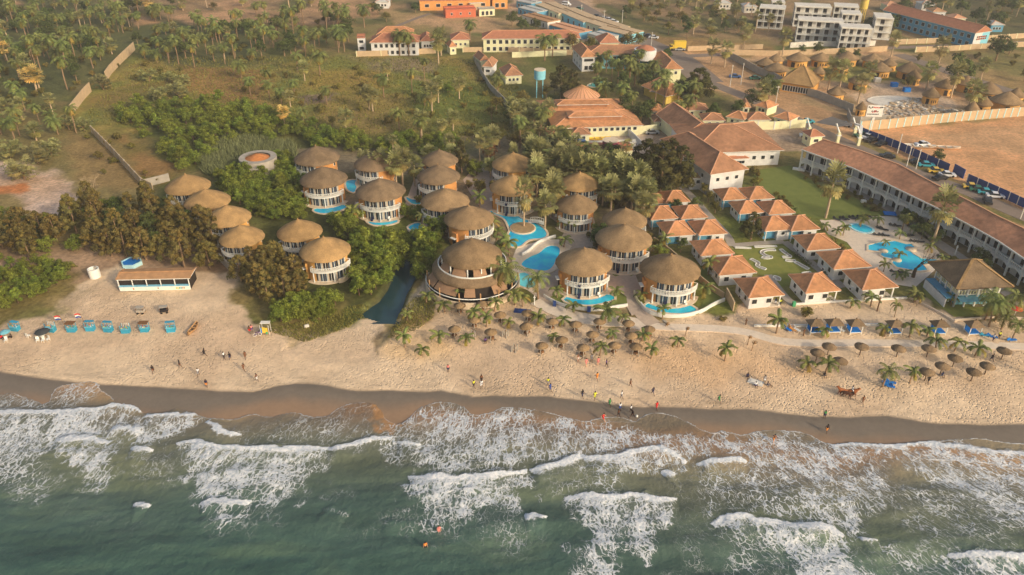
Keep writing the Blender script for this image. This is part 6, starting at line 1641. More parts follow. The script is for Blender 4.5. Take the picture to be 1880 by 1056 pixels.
PAR = [(Z20, 960, 445, 0, 'parasol at the restaurant edge behind a young palm'), (Z20, 1200, 425, 0, 'parasol just below the dark beach table'), (Z20, 1405, 545, 1, 'wide parasol between two young palms near the restaurant'), (Z20, 1700, 530, 1, 'parasol beside the blue patio cloth'),
  (Z20, 905, 700, 0, 'parasol standing farthest toward the creek sandbank'), (Z20, 1120, 600, 0, 'parasol hidden behind the leaning palm fronds'), (Z20, 1305, 735, 1, 'parasol sheltering the seated pair near the lounge chair'), (Z20, 1680, 675, 1, 'parasol with three grey braces at the middle of the grove'), (Z20, 1840, 880, 0, 'parasol close to the open sand, first from the creek in the front line'),
  (Z21, 50, 548, 1, 'parasol beside the lone young palm near the patio'), (Z21, 310, 500, 0, 'parasol touching a small bright palm in the second line'), (Z21, 560, 530, 0, 'parasol centred between the twin promenade palms and the front line'), (Z21, 815, 500, 0, 'parasol next to the large dark promenade palm'), (Z21, 1135, 520, 1, 'parasol just below the slim twin palm'),
  (Z21, 1355, 585, 1, 'parasol at the end of the grove nearest the cottages'), (Z21, 740, 640, 0, 'parasol in the middle of the grove with its shadow on bare sand'), (Z21, 1165, 655, 1, 'parasol second from the end of the grove'), (Z21, 410, 700, 0, 'parasol with a palm frond resting on its thatch'), (Z21, 640, 785, 0, 'parasol above the group in pink robes'), (Z21, 975, 760, 0, 'parasol right above the walking pair in the front line'), (Z21, 1215, 770, 1, 'parasol at the seaward end of the front line, leaning post'),
  (Z22, 1455, 595, 2, 'broad parasol nearest the promenade bend'), (Z22, 1765, 595, 2, 'broad parasol with a tufted cap beside the promenade'), (Z22, 1345, 655, 2, 'broad parasol behind two crossing young palms'), (Z22, 1560, 735, 2, 'broad parasol beside the young palm with brown fronds')]
PAR += [(Z23, 500, 690, 2, 'broad parasol above the big spreading palm'), (Z23, 825, 690, 2, 'broad parasol below the middle sunbed canopy'), (Z23, 1105, 795, 2, 'broad parasol halfway down the sand in the right cluster'), (Z23, 970, 880, 2, 'broad parasol behind the crouching pair'), (Z23, 805, 945, 2, 'broad parasol touching the bright young palm'),
  (Z23, 1305, 945, 2, 'broad parasol nearest the sea in the far cluster'), (Z23, 1450, 880, 2, 'broad parasol below the running man'), (Z23, 1630, 715, 2, 'broad parasol alone below the far promenade')]
for Z, zx, zy, k, lab in PAR:
 px, py = z_(Z, zx, zy); p = at(px, py - (4 if k == 2 else 0))
 if k == 2: p = at(px + 0, py - 2)
 (PA, PC, PB)[k].put((p.x, p.y, p.z), random.uniform(-.5, .5), (1, 1, 1), lab)
def tripod(lab, Z, zx, zy):
 p = at(*z_(Z, zx, zy)); t = thing('bare_parasol_frame', lab, 'parasol frame', p, 0, 'parasol frames without thatch')
 for a in (20, 110, 200, 290):
  m_ = MB(); m_.bar((math.cos(R(a))*.6, math.sin(R(a))*.6, -.1), (math.cos(R(a))*.5, math.sin(R(a))*.5, 1.35), .2, 'grey_wall'); m_.build('slab', t)
 m_ = MB(); m_.tube([(0,0,-.2),(0,0,1.5)], .08, 'bark_dark', 6); m_.build('pole', t)
tripod('bare parasol frame below the leaning palm', Z20, 1100, 705); tripod('bare parasol frame in the middle of the sand grove', Z20, 1455, 690); tripod('bare parasol frame nearest the open beach', Z20, 1555, 850)
def canopy_proto():
 t = thing('sunbed_canopy', 'x', 'sunbed canopy', (0,0,-200), 0, 'blue sunbeds under thatched canopies'); rn = random.Random(6)
 for x_ in (-1.1, 1.1):
  for y_ in (-.9, .9):
   mb = MB(); mb.box((x_, y_, 1.0), (.11, .11, 2.2), 'white_paint'); mb.build('post', t)
 mb = MB(); mb.box((0, 0, .42), (2.3, 1.9, .14), 'white_paint'); mb.build('bed_frame', t)
 mb = MB(); mb.box((0, 0, .56), (2.1, 1.75, .14), 'blue_cloth'); mb.build('mattress', t)
 mb = MB(); mb.box((0, .82, 1.1), (2.1, .05, 1.4), 'blue_cloth'); mb.build('side_curtain', t)
 mb = MB(); w_, d_ = 1.55, 1.3; mb.add([(-w_,-d_,2.05),(w_,-d_,2.05),(w_,d_,2.05),(-w_,d_,2.05),(-.25,0,3.0),(.25,0,3.0)], [(0,1,5,4),(2,3,4,5),(3,0,4),(1,2,5),(3,2,1,0)], 'thatch_dark'); rf = mb.build('thatch_roof', t)
 mb = MB(); mb.cyl((0,0,2.95), .15, .35, 'bark_dark', 6, .06); mb.build('finial', rf)
 return t
SC = Proto(canopy_proto())
for Z, zx, zy, lab in ((Z22, 1325, 375, 'blue sunbed canopy nearest the three coloured loungers'), (Z22, 1505, 370, 'blue sunbed canopy half behind a young palm'), (Z22, 1705, 375, 'blue sunbed canopy, third along the beach wall'), (Z23, 465, 430, 'blue sunbed canopy with a bare sapling rising behind it'), (Z23, 940, 430, 'blue sunbed canopy wedged between two palms'), (Z23, 1310, 435, 'blue sunbed canopy nearest the palm thicket')):
 p = at(*z_(Z, zx, zy - 12)); SC.put((p.x, p.y, p.z), R(4), 1, lab)
def lounger(lab, px, py, rz, mt, group='beach loungers'):
 p = at(px, py); t = thing('sun_lounger', lab, 'sun lounger', p, R(rz), group)
 mb = MB(); mb.box((.15, 0, .3), (1.4, .62, .08), mt); mb.build('seat', t)
 mb = MB(); mb.bar((-.55, 0, .32), (-1.05, 0, .72), .62, mt, .08, up=(0,1,0)); mb.v = [tuple(v) for v in mb.v]; mb.build('backrest', t)
 for x_ in (-.5, .75):
  for y_ in (-.26, .26): m_ = MB(); m_.box((x_, y_, .13), (.07, .07, .3), 'white_paint'); m_.build('leg', t)
 return t
lounger('blue lounger next to the orange one before the beach wall', *z_(Z22, 1075, 345), -65, 'blue_cloth'); lounger('orange lounger between the blue and white ones', *z_(Z22, 1118, 345), -60, 'orange_wall'); lounger('white lounger of the three before the beach wall', *z_(Z22, 1158, 348), -60, 'white_paint')
lounger('folded white lounger beside the second canopy', *z_(Z22, 1580, 350), -55, 'white_paint')
for k, (zx, zy, rz, lab) in enumerate(((1455,455,0,'turquoise lounger among the crowd at the palm thicket'), (1535,470,-20,'blue lounger with a white towel at the palm thicket'), (1745,505,10,'pale blue lounger under the tall bent palm'), (440,960,-25,'blue lounger with a dark towel under the spreading palm'), (430,1005,-25,'blue lounger nearest the sea under the spreading palm'), (400,975,120,'blue lounger with a white bag under the spreading palm'))):
 lounger(lab, *z_(Z23, zx, zy), rz, 'blue_cloth' if k else 'stall_blue')
k = 0
for i, (zx, zy, rz) in enumerate(((180,120,-40),(235,118,-40),(262,116,-40),(320,112,-35),(350,108,-35),(395,106,-30),(430,112,-35),(500,106,-30),(575,205,-30),(600,210,-30),(612,215,-30),(545,262,-10),(590,265,-10),(620,268,-10),(820,262,10),(845,268,10),(870,318,5),(905,322,5),(940,326,5),(690,175,-10),(730,180,-10),(700,595,0),(760,600,10),(1120,455,5),(1150,465,5))):
 lounger('dark padded lounger on the hotel pool terrace, %s counted along the pool' % ordw(i), *z_(Z5, zx, zy), rz, 'canvas_dark', 'dark padded loungers on the hotel pool terrace')
def stall(lab, px, py, kind=0, mt='stall_blue'):
 p = at(px, py); t = thing('beach_stall', lab, 'stall', p, R(random.uniform(-14, 14)), 'blue beach stalls', (.82, .85, random.uniform(.8, .95)))
 mb = MB(); mb.box((0, 0, .55), (1.9, 1.2, 1.1), mt); mb.build('counter', t)
 for x_ in (-.9, .9):
  for y_ in (-.55, .55): m_ = MB(); m_.box((x_, y_, 1.1), (.09, .09, 2.2), mt); m_.build('post', t)
 if kind == 0: m_ = MB(); m_.box((0, .3, 2.2), (2.1, .8, .06), mt); m_.build('roof_board', t)
 if kind == 1:
  m_ = MB(); m_.box((0, 0, 2.25), (2.2, 1.5, .08), 'timber'); m_.build('roof_board', t)
 if kind == 2:
  m_ = MB()
  for q in range(5): m_.box((-.8 + q*.4, .5, 1.7), (.07, .05, 1.0), 'white_paint')
  m_.build('rack', t)
 m_ = MB(); m_.box((0, -.1, 1.16), (2.0, 1.3, .07), 'stall_blue_pale'); m_.build('shelf', t)
 m_ = MB(); rn = random.Random(int(px))
 for q in range(6): m_.box((-.75 + .3*q, rn.uniform(-.4,.2), 1.28), (.2, .2, .16), rn.choice(['red','yellow','stall_green','white_paint','orange_wall']))
 m_.build('goods', t)
for a in ((29,606,0,'light blue stall closest to the seated drinkers'), (95,608,2,'light blue stall behind the dark tilted umbrella'), (133,608,1,'blue stall crowded with red goods under the first flag'), (167,606,0,'wide plain blue stall below the second flag'), (200,608,0,'small blue stall beside the yellow plant'), (232,610,2,'blue stall with white slats on top'), (267,608,1,'blue stall with bottles lined on its shelf'), (315,608,0,'blue stall closest to the wooden boat, red cloth on top')):
 stall(a[3], a[0], a[1], a[2])
for lab, px, py in (('red white and blue striped flag on a pole, nearer the dark umbrella', 118, 592), ('red white and blue striped flag over the wide blue stall', 155, 588)):
 p = at(px, py + 12); t = thing('striped_flag', lab, 'flag', p, 0, 'striped flags on poles'); m_ = MB(); m_.tube([(.4,0,0),(0,0,3.0)], .04, 'timber', 5); m_.build('pole', t)
 for q, c_ in enumerate(('red', 'white_paint', 'cloth_blue')):
  pass
 m_ = MB()
 for q, c_ in enumerate(('red', 'white_paint', 'cloth_blue')):
  z1 = 3.0 - q*.32; m_.add([(0,0,z1),(-.6,.12,z1+.05),(-1.15,0,z1-.05),(-1.15,0,z1-.37),(-.6,.12,z1-.27),(0,0,z1-.32)], [(0,1,4,5),(1,2,3,4)], c_)
 m_.build('cloth', t)
def umbrella(lab, px, py, mt, tilt=0, r=1.3, h=2.1):
 p = at(px, py); t = thing('beach_umbrella', lab, 'umbrella', p); m_ = MB(); m_.tube([(0,0,0),(tilt,0,h)], .04, 'white_paint', 5); m_.build('pole', t)
 m_ = MB(); m_.lathe([(r,h-.35),(r*.6,h-.1),(0,h+.08)], mt, 10, smooth=False, c=(tilt,0,0)); m_.build('canopy', t)
umbrella('wide dark umbrella tilted over the white plastic chairs', 80, 618, 'canvas_dark', .1, 1.4, 1.5); umbrella('pale green umbrella over the drinkers at the photo edge', 12, 618, 'stall_blue_pale', 0, 1.0, 1.4)
umbrella('red parasol beside the palm thicket', 1862, 580, 'red', 0, 1.1, 2.0)
def chair_proto(mt, nm='plastic_chair'):
 t = thing(nm, 'x', 'chair', (0,0,-200), 0, 'chairs')
 m_ = MB(); m_.box((0,0,.45), (.5,.5,.06), mt); m_.build('seat', t); m_ = MB(); m_.box((0,.24,.75), (.5,.06,.55), mt); m_.build('backrest', t)
 for x_ in (-.2,.2):
  for y_ in (-.2,.2): m_ = MB(); m_.box((x_,y_,.22), (.06,.06,.46), mt); m_.build('leg', t)
 return t
WC = Proto(chair_proto('white_paint')); DC = Proto(chair_proto('black', 'terrace_chair'))
for px, py, rz, lab in ((70,628,20,'white plastic chair under the dark umbrella, first of three'), (80,628,0,'white plastic chair under the dark umbrella, middle one'), (89,626,-30,'white plastic chair under the dark umbrella, last one'), (12,628,10,'white plastic chair beside the pale green umbrella'), (53,620,160,'grey folding chair alone between the umbrellas')):
 p = at(px, py); WC.put(p, R(rz), 1.1, lab, 'white plastic chairs by the beach stalls')
for i, (zx, zy) in enumerate(((1065,300),(1085,280),(1120,270),(1150,300),(1165,285),(1380,230),(1430,235),(1410,255))):
 p = at(*z_(Z20, zx, zy)); DC.put(p, R(40*i), 1.0, 'dark terrace chair on the sand below the stepped restaurant, %s along the tables' % ordw(i), 'dark terrace chairs')
def table(lab, px, py, mt='black', r=.5, name='terrace_table'):
 p = at(px, py); t = thing(name, lab, 'table', p); m_ = MB(); m_.lathe([(r,.72),(r,.78),(0,.79)], mt, 12); m_.build('tabletop', t); m_ = MB(); m_.cyl((0,0,0), .06, .72, mt, 6); m_.build('leg', t)
table('round dark table among the terrace chairs on the sand', *z_(Z20, 1110, 298)); table('round dark table beside the bushy palm', *z_(Z20, 1405, 245), r=.7); table('white serving table under the dark umbrella', 79, 622, 'white_paint')
def bench_hut(lab, px, py, mt, rz=0):
 p = at(px, py); t = thing('beach_cart', lab, 'cart', p, R(rz)); m_ = MB(); m_.box((0,0,.5), (1.5,.9,.5), mt); m_.build('body', t); m_ = MB(); m_.box((0,0,1.3), (1.6,1.0,.1), 'grey_wall'); m_.build('top_board', t)
 for x_ in (-.7,.7):
  for y_ in (-.4,.4): m_ = MB(); m_.box((x_,y_,.65), (.08,.08,1.3), 'timber'); m_.build('post', t)
 for s in (-1,1): m_ = MB(); m_.cyl((s*.5, -.5, 0), .22, .1, 'tyre', 10); m_.build('wheel', t)
bench_hut('grey wooden table cart alone on the open sand', 259, 574, 'grey_wall'); bench_hut('dark cart with a patterned cloth on the open sand', 302, 573, 'black', 15)
p = at(175, 508); t = thing('white_tank', 'open topped white concrete ring beside the casuarinas', 'tank', p); m_ = MB(); m_.lathe([(1.15,-.2),(1.15,2.0),(.98,2.0),(.98,.3),(0,.3)], 'white_paint', 24, smooth=False); m_.build('ring_wall', t); m_ = MB(); m_.box((0,1.0,1.75), (.5,.5,.5), 'grey_wall'); m_.build('notch_block', t)
t, w, d = building('beach_bar', 'long low beach bar with rusty roof and painted white front', 'beach bar', (213,514), (348,511), 2.6, .5, 'gable', 'dark', 'rust_roof', depth=4.6, over=.3, ridge_mt='rust_roof')
m_ = MB(); m_.box((0, -d/2 - .5, .5), (w, .14, 1.0), 'white_paint'); fr = m_.build('front_wall', t)
m_ = MB(); m_.box((0, -d/2 - .35, 1.06), (w, .7, .10), 'awning'); m_.build('counter', t)
for q in range(6): m_ = MB(); m_.box((-w/2 + w*q/5, -d/2 - .42, 1.3), (.16, .16, 2.6), 'white_paint'); m_.build('post', t)
m_ = MB()
for q, c_ in enumerate(('yellow','yellow','stall_green','stall_blue','timber_pale','timber_pale')): m_.box((w*.31 + q*.32, -d/2 - .59, .5), (.2, .06, .35), c_)
m_.box((-w*.3, -d/2 - .59, .5), (.18, .06, .4), 'brick_red'); m_.box((w*.05, -d/2 - .59, .55), (.2, .06, .3), 'timber'); m_.build('painted_lettering', fr)
p = at(243, 486); t = thing('plunge_tank', 'white hexagonal basin filled with blue water under the casuarinas', 'basin', p); m_ = MB(); m_.lathe([(2.3,-.1),(2.3,.9),(2.0,.9),(2.0,.5)], 'pool_rim_blue', 6, smooth=False); m_.build('basin_wall', t); m_ = MB(); m_.lathe([(2.0,.7),(0,.7)], 'blue_cloth', 6, smooth=False); m_.build('water', t)
p = at(489, 612); t = thing('craft_stall', 'small stall with yellow and green cloths beside the dune bushes', 'stall', p)
for x_ in (-.8,.8):
 for y_ in (-.6,.6): m_ = MB(); m_.box((x_,y_,1.1), (.08,.08,2.2), 'white_paint'); m_.build('post', t)
m_ = MB(); m_.box((0,.4,2.25), (1.8,1.0,.08), 'white_weathered'); m_.build('roof_board', t)
m_ = MB(); m_.box((-.2,-.6,1.1), (.6,.06,1.3), 'yellow'); m_.box((.35,-.6,1.0), (.45,.06,1.3), 'yellow'); m_.box((.35,-.64,.5), (.4,.06,.5), 'stall_green'); m_.box((-.65,-.6,1.0), (.3,.06,1.1), 'blue_cloth'); m_.build('hanging_cloths', t)
m_ = MB(); m_.box((0,0,.8), (1.5,1.0,.06), 'timber'); m_.build('shelf', t)
p = at(473, 617); t = thing('bicycle', 'purple and white bicycle leaning before the craft stall', 'bicycle', p, R(25))
for x_ in (-.5,.5):
 m_ = MB(); n = 14
 for q in range(n): m_.bar((x_+.33*math.cos(2*PI*q/n), 0, .35+.33*math.sin(2*PI*q/n)), (x_+.33*math.cos(2*PI*(q+1)/n), 0, .35+.33*math.sin(2*PI*(q+1)/n)), .06, 'white_paint')
 m_.build('wheel', t)
m_ = MB(); m_.bar((-.5,0,.35),(-.15,0,.85),.07,'cloth_purple'); m_.bar((-.15,0,.85),(.4,0,.85),.07,'cloth_purple'); m_.bar((.4,0,.95),(.5,0,.35),.07,'cloth_purple'); m_.bar((-.5,0,.35),(0,0,.35),.06,'cloth_purple'); m_.bar((0,0,.35),(.4,0,.85),.06,'cloth_purple'); m_.build('frame', t)
m_ = MB(); m_.box((-.2,0,.92), (.25,.12,.07), 'black'); m_.build('saddle', t); m_ = MB(); m_.bar((.38,-.25,1.0),(.38,.25,1.0),.05,'black'); m_.build('handlebar', t)
def slab(name, lab, cat, px, py, dims, mt, rz=0, z=.1):
 p = at(px, py); t = tag(obj(name, None, None, p, R(rz)), lab, cat); m_ = MB(); m_.box((0,0,z), dims, mt); m_.build('body', t); m_ = MB(); m_.box((0,0,z + dims[2]/2 + .03), (dims[0]*.7, dims[1]*.6, .06), mt); m_.build('top', t); return t
slab('waste_bin', 'blue waste bin standing on the promenade by the crescent pool', 'bin', 1081, 572, (.7,.6,1.1), 'fence_blue', z=.55)
slab('waste_bin', 'dark bin at the corner of the restaurant patio', 'bin', 1018, 562, (.6,.6,1.1), 'fence_blue', z=.55)
slab('waste_bin', 'green bin beside the middle beachfront cottage lawn', 'bin', 1457, 562, (.6,.6,1.0), 'stall_green', z=.5)
slab('ground_cloth', 'blue patterned cloth spread on the patio by the parasols', 'cloth', *z_(Z20, 1635, 420), (3.2,1.6,.06), 'fence_blue', -10, .06)
slab('trampoline', 'blue trampoline pad at the corner of the hotel lawn', 'trampoline', *z_(Z5, 655, 75), (2.8,1.8,.3), 'blue_cloth', -10, .5)
slab('fishing_net', 'white fishing net heaped on the open beach', 'net', *z_(Z22, 770, 850), (2.6,1.5,.16), 'white_weathered', -30, .08)
slab('debris_sack', 'pale sack lying on the grass by the sandbar', 'sack', 563, 600, (.9,.6,.4), 'white_weathered', 30, .2)
slab('flat_board', 'grey board lying beside the promenade', 'board', 1222, 592, (.6,1.6,.05), 'grey_wall', 20, .1)
slab('garden_bench', 'white bench at the far lawn edge by the hotel wing', 'bench', 1466, 313, (3.2,1.0,.5), 'white_paint', -25, .35)
slab('lawn_chair_pair', 'white chairs on the lawn edge under a dark shrub', 'chair', 1585, 372, (1.2,.8,.7), 'white_paint', 0, .35)
slab('laundry_heap', 'heap of laundry and crates beside a cottage wall', 'laundry', 1331, 470, (3.0,1.6,.8), 'cloth_pink', 0, .4)
p = at(1169, 766); t = tag(obj('beach_ball', None, None, p), 'small white ball rolling beside the football players', 'ball'); bm = bmesh.new(); bmesh.ops.create_uvsphere(bm, u_segments=14, v_segments=8, radius=.24); me = bpy.data.meshes.new('ball'); bm.to_mesh(me); bm.free(); me.materials.append(M['white_paint']); obj('ball_skin', me, t, (0,0,.22)); m_ = MB(); m_.lathe([(.243,.17),(.243,.27)], 'cloth_grey', 14); m_.build('ball_stripe', t)
n_ = 0
for cx, cy, w, tz, kind, lab in [VILLAS[i] for i in (8, 15, 19, 20, 21)]:
 x, y = G(cx, cy, 5.6)
 for sgn, c_ in ((-1, 'cloth_navy'), (1, 'white_paint')):
  a = R(tz - 90 + sgn*22); px_, py_ = x + math.cos(a)*5.7, y + math.sin(a)*5.7
  for st, zz in ((0, .12), (1, 2.86)):
   t = thing('terrace_chair', '%s terrace chair %s, at the %s' % ('dark' if sgn < 0 else 'white', ('on the ground terrace' if st == 0 else 'on the upper balcony'), lab.split(',')[0].replace('  ', ' ')), 'chair', (px_, py_, zz), a)
   t['label'] = ' '.join(t['label'].split()[:16])
   m_ = MB(); m_.box((0,0,.42), (.55,.55,.1), c_); m_.build('seat', t); m_ = MB(); m_.box((-.26,0,.7), (.08,.55,.55), c_); m_.build('backrest', t); m_ = MB(); m_.box((0,0,.2), (.45,.45,.36), c_); m_.build('base', t)
mb = MB(); rn = random.Random(12)
PL = poly([(1600,200),(1680,178),(1740,200),(1800,205),(1790,218),(1700,225),(1630,228),(1610,215)]); xs = [p[0] for p in PL]; ys = [p[1] for p in PL]
while len(mb.v) < 8 * 650:
 x_, y_ = rn.uniform(min(xs), max(xs)), rn.uniform(min(ys), max(ys))
 if sdf(PL, np.array([x_]), np.array([y_]))[0] > 0:
  s = rn.uniform(.2, .9); mb.box((x_, y_, s*.2), (s*1.5, s, s*.6), rn.choice(['grey_wall','grey_wall','block_wall','paving','sand_wall','white_weathered']), rn.uniform(0, 3))
o = mb.build('rubble'); tag(o, 'scattered pale rubble over the lodge building site', 'rubble', kind='stuff')
pool('unfinished kidney shaped pool shell without water at the building site', [(1592,184),(1606,178),(1640,177),(1672,180),(1690,186),(1660,192),(1630,196),(1600,190)], 'white_weathered', 'white_weathered', sm=1)
for k,(px,py,c_,lab) in enumerate(((1641,159,'blue_cloth','small blue water tank on the building site'),(1664,168,'blue_cloth','blue tarpaulin stack by the building site huts'),(1610,150,'white_weathered','white sheet pile between lawn and building site'))):
 slab('site_stack', lab, 'stack', px, py, (2.2,1.8,1.4), c_, 0, .7)
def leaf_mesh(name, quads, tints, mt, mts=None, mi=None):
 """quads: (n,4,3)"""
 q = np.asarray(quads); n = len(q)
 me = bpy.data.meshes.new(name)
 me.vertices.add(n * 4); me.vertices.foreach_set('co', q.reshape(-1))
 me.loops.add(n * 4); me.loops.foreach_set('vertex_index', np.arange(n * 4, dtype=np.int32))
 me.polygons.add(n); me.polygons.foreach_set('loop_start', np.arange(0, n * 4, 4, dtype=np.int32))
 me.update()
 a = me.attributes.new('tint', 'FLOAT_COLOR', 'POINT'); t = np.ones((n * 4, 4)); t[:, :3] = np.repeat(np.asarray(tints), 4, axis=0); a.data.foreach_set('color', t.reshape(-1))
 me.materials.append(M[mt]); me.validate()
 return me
def leaf_cloud(seed, lobes, n, size, up=.25, droop=0, inner=.18, elong=1.0, warm=(1.12, 1.08, .85)):
 r = np.random.RandomState(seed)
 L_ = np.array(lobes, float); wgt = L_[:, 3] ** 2; wgt /= wgt.sum()
 k = r.choice(len(L_), n, p=wgt)
 d = r.normal(size=(n, 3)); d /= np.linalg.norm(d, axis=1)[:, None]
 d[:, 2] = np.where(d[:, 2] < -.35, -d[:, 2], d[:, 2])
 rad = np.where(r.rand(n) < inner, r.uniform(.3, .8, n), r.uniform(.82, 1.08, n))
 rad *= 1 + .16 * np.sin(d[:, 0] * 5 + k) * np.cos(d[:, 1] * 6 + k * 2)
 c_ = L_[k, :3] + d * (L_[k, 3] * rad)[:, None] * np.array([1, 1, .85])
 nrm = d + r.normal(size=(n, 3)) * .45; nrm[:, 2] += up; nrm /= np.linalg.norm(nrm, axis=1)[:, None]
 t1 = np.cross(nrm, r.normal(size=(n, 3))); t1 /= np.linalg.norm(t1, axis=1)[:, None] + 1e-9
 if droop: t1 = t1 * (1 - droop) + np.array([0, 0, -droop]); t1 /= np.linalg.norm(t1, axis=1)[:, None]
 t2 = np.cross(nrm, t1); t2 /= np.linalg.norm(t2, axis=1)[:, None] + 1e-9
 s = size * r.uniform(.6, 1.35, n)[:, None]
 a = t1 * s * elong; b = t2 * s * .55
 q = np.stack([c_ - a, c_ + b * .9, c_ + a, c_ - b * .9], 1)
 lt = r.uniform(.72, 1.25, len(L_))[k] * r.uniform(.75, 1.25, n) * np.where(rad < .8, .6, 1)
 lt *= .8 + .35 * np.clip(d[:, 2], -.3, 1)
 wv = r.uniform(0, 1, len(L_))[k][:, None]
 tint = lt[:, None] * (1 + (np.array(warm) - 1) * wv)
 return q, tint
def lobes_for(seed, n, R_, H, base, top=1.0):
 r = random.Random(seed); out = []
 for i in range(n):
  a = 2 * PI * (i + r.random() * .7) / n * 2.4; u = r.random() ** .6
  z = base + (H - base) * (.15 + .75 * r.random())
  f = math.sqrt(max(.15, 1 - ((z - base) / (H - base) - .35) ** 2 * 1.6 * top))
  out.append((math.cos(a) * R_ * u * .75 * f, math.sin(a) * R_ * u * .75 * f, z, R_ * r.uniform(.22, .38) * (9 / n) ** .25))
 out.append((0, 0, base + (H - base) * .5, R_ * .48)); return out
def trunk_mesh(h, r0, r1, mt, limbs=4, spread=1.2, lean=0.0, seed=0, top=None):
 rn = random.Random(seed); mb = MB(); P = [(lean * h * (k/4) ** 1.5, .06 * h * math.sin(k + seed) * .3, h * k / 4) for k in range(5)]; P[0] = (0, 0, -.4)
 mb.tube(P, [r0 + (r1 - r0) * k / 4 for k in range(5)], mt, 7)
 for i in range(limbs):
  a = 2 * PI * i / max(1, limbs) + rn.random(); z0 = h * rn.uniform(.45, .9); b = Vector((lean * h * (z0/h) ** 1.5, 0, z0)); e = b + Vector((math.cos(a) * spread, math.sin(a) * spread, (top or spread) * rn.uniform(.7, 1.2)))
  mid = b.lerp(e, .5) + Vector((0, 0, -.1 * spread)); mb.tube([b, mid, e], [r1 * .9, r1 * .6, r1 * .25], mt, 5)
 return mb
def tree_proto(name, cat, group, crown_me, trunk_mb):
 t = thing(name, 'x', cat, (0, 0, -300), 0, group); obj('crown', crown_me, t); trunk_mb.build('trunk', t); return t
TP = {}
def reg(key, protos, base_h): TP[key] = ([Proto(p) for p in protos], base_h)
def bushes(key, name, cat, group, mt, n, specs, size, **kw):
 ps = []
 for i, (R_, H, b, nl) in enumerate(specs):
  q, tn = leaf_cloud(100 + i + hash(len(key)) % 7, lobes_for(i * 3 + len(key), nl, R_, H, b), n, size, **kw)
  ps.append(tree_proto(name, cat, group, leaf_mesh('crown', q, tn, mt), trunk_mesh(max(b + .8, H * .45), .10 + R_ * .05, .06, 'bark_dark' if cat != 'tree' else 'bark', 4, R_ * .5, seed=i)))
 reg(key, ps, specs[0][1])
bushes('mangrove', 'mangrove_bush', 'bush', 'mangrove bushes along the creek', 'leaf_mangrove', 2000, [(2.7, 4.0, .2, 20), (3.1, 3.6, .1, 24), (2.3, 4.8, .3, 18)], .17)
bushes('bush', 'green_bush', 'bush', 'bushes among the field and gardens', 'leaf_olive', 800, [(1.5, 1.7, .0, 6), (1.9, 1.6, .0, 7), (1.3, 2.0, .1, 5)], .17)
bushes('darktree', 'broadleaf_tree', 'tree', 'broad leafed trees', 'leaf_dark', 2000, [(3.4, 6.2, 1.6, 20), (4.0, 6.0, 1.6, 24), (3.0, 6.8, 1.8, 18)], .22)
bushes('olivetree', 'dry_tree', 'tree', 'thin leafed olive trees', 'leaf_olive', 1200, [(2.8, 5.2, 1.6, 14), (3.2, 5.0, 1.4, 16)], .2)
bushes('browntree', 'russet_tree', 'tree', 'russet leafed trees', 'leaf_brown', 600, [(2.6, 3.6, .6, 8)], .24)
ps = []
for i, (R_, H) in enumerate(((2.6, 9.0), (3.1, 8.4), (2.2, 9.6))):
 rn = random.Random(40 + i); lb = []
 for k in range(34):
  u = k / 33; a = k * 2.4 + rn.random(); rr = R_ * (.3 + .8 * math.sin(PI * min(1, u * .75 + .25))) * (.5 + .5 * rn.random()) * (1.15 - .4 * u)
  lb.append((math.cos(a) * rr, math.sin(a) * rr, 1.9 + (H - 2.6) * u, R_ * rn.uniform(.2, .4) * (1 - .4 * u)))
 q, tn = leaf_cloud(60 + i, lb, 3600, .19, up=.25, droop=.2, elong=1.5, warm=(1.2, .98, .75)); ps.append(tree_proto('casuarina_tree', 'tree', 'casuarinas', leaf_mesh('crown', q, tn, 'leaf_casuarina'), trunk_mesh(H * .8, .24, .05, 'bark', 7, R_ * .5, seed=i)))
reg('casuarina', ps, 9.0)
p2 = []
for p_ in ps:
 r = p_.copy(); col.objects.link(r); p2.append(r)
 for k in kids(p_):
  c = k.copy(); col.objects.link(c); c.parent = r
  if k.name.startswith('crown'): c.data = k.data.copy(); c.data.materials.clear(); c.data.materials.append(M['leaf_casuarina_dark'])
reg('darkcas', p2, 9.0)
def frond(bx, az, el, L_, droop, wid, seg=6, lw=.085, seed=0):
 """pinnate frond as leaflet quads"""
 r = random.Random(seed); out = []; P = []; p = Vector(bx); e = el
 for k in range(seg + 1):
  P.append(p.copy()); e -= droop / seg * (1 + k * .25); p = p + Vector((math.cos(az) * math.cos(e), math.sin(az) * math.cos(e), math.sin(e))) * (L_ / seg)
 side = Vector((-math.sin(az), math.cos(az), 0))
 for k in range(seg):
  a, b = P[k], P[k + 1]; d = (b - a)
  out.append([a - side * .045, a + side * .045, b + side * .03, b - side * .03])
  for j in range(2):
   o_ = a + d * (j / 2 + .2); u = (k + j / 2) / seg; w = wid * (math.sin(PI * (u * .82 + .12)) ** .7)
   for s in (-1, 1):
    tip = o_ + side * s * w * .85 + d.normalized() * w * .55 + Vector((0, 0, -w * (.35 + .3 * r.random())))
    m_ = d.normalized() * lw * 1.3
    out.append([o_ - m_ * .6, o_ + m_ * 1.4, tip + m_ * .5, tip - m_ * .3])
 return out
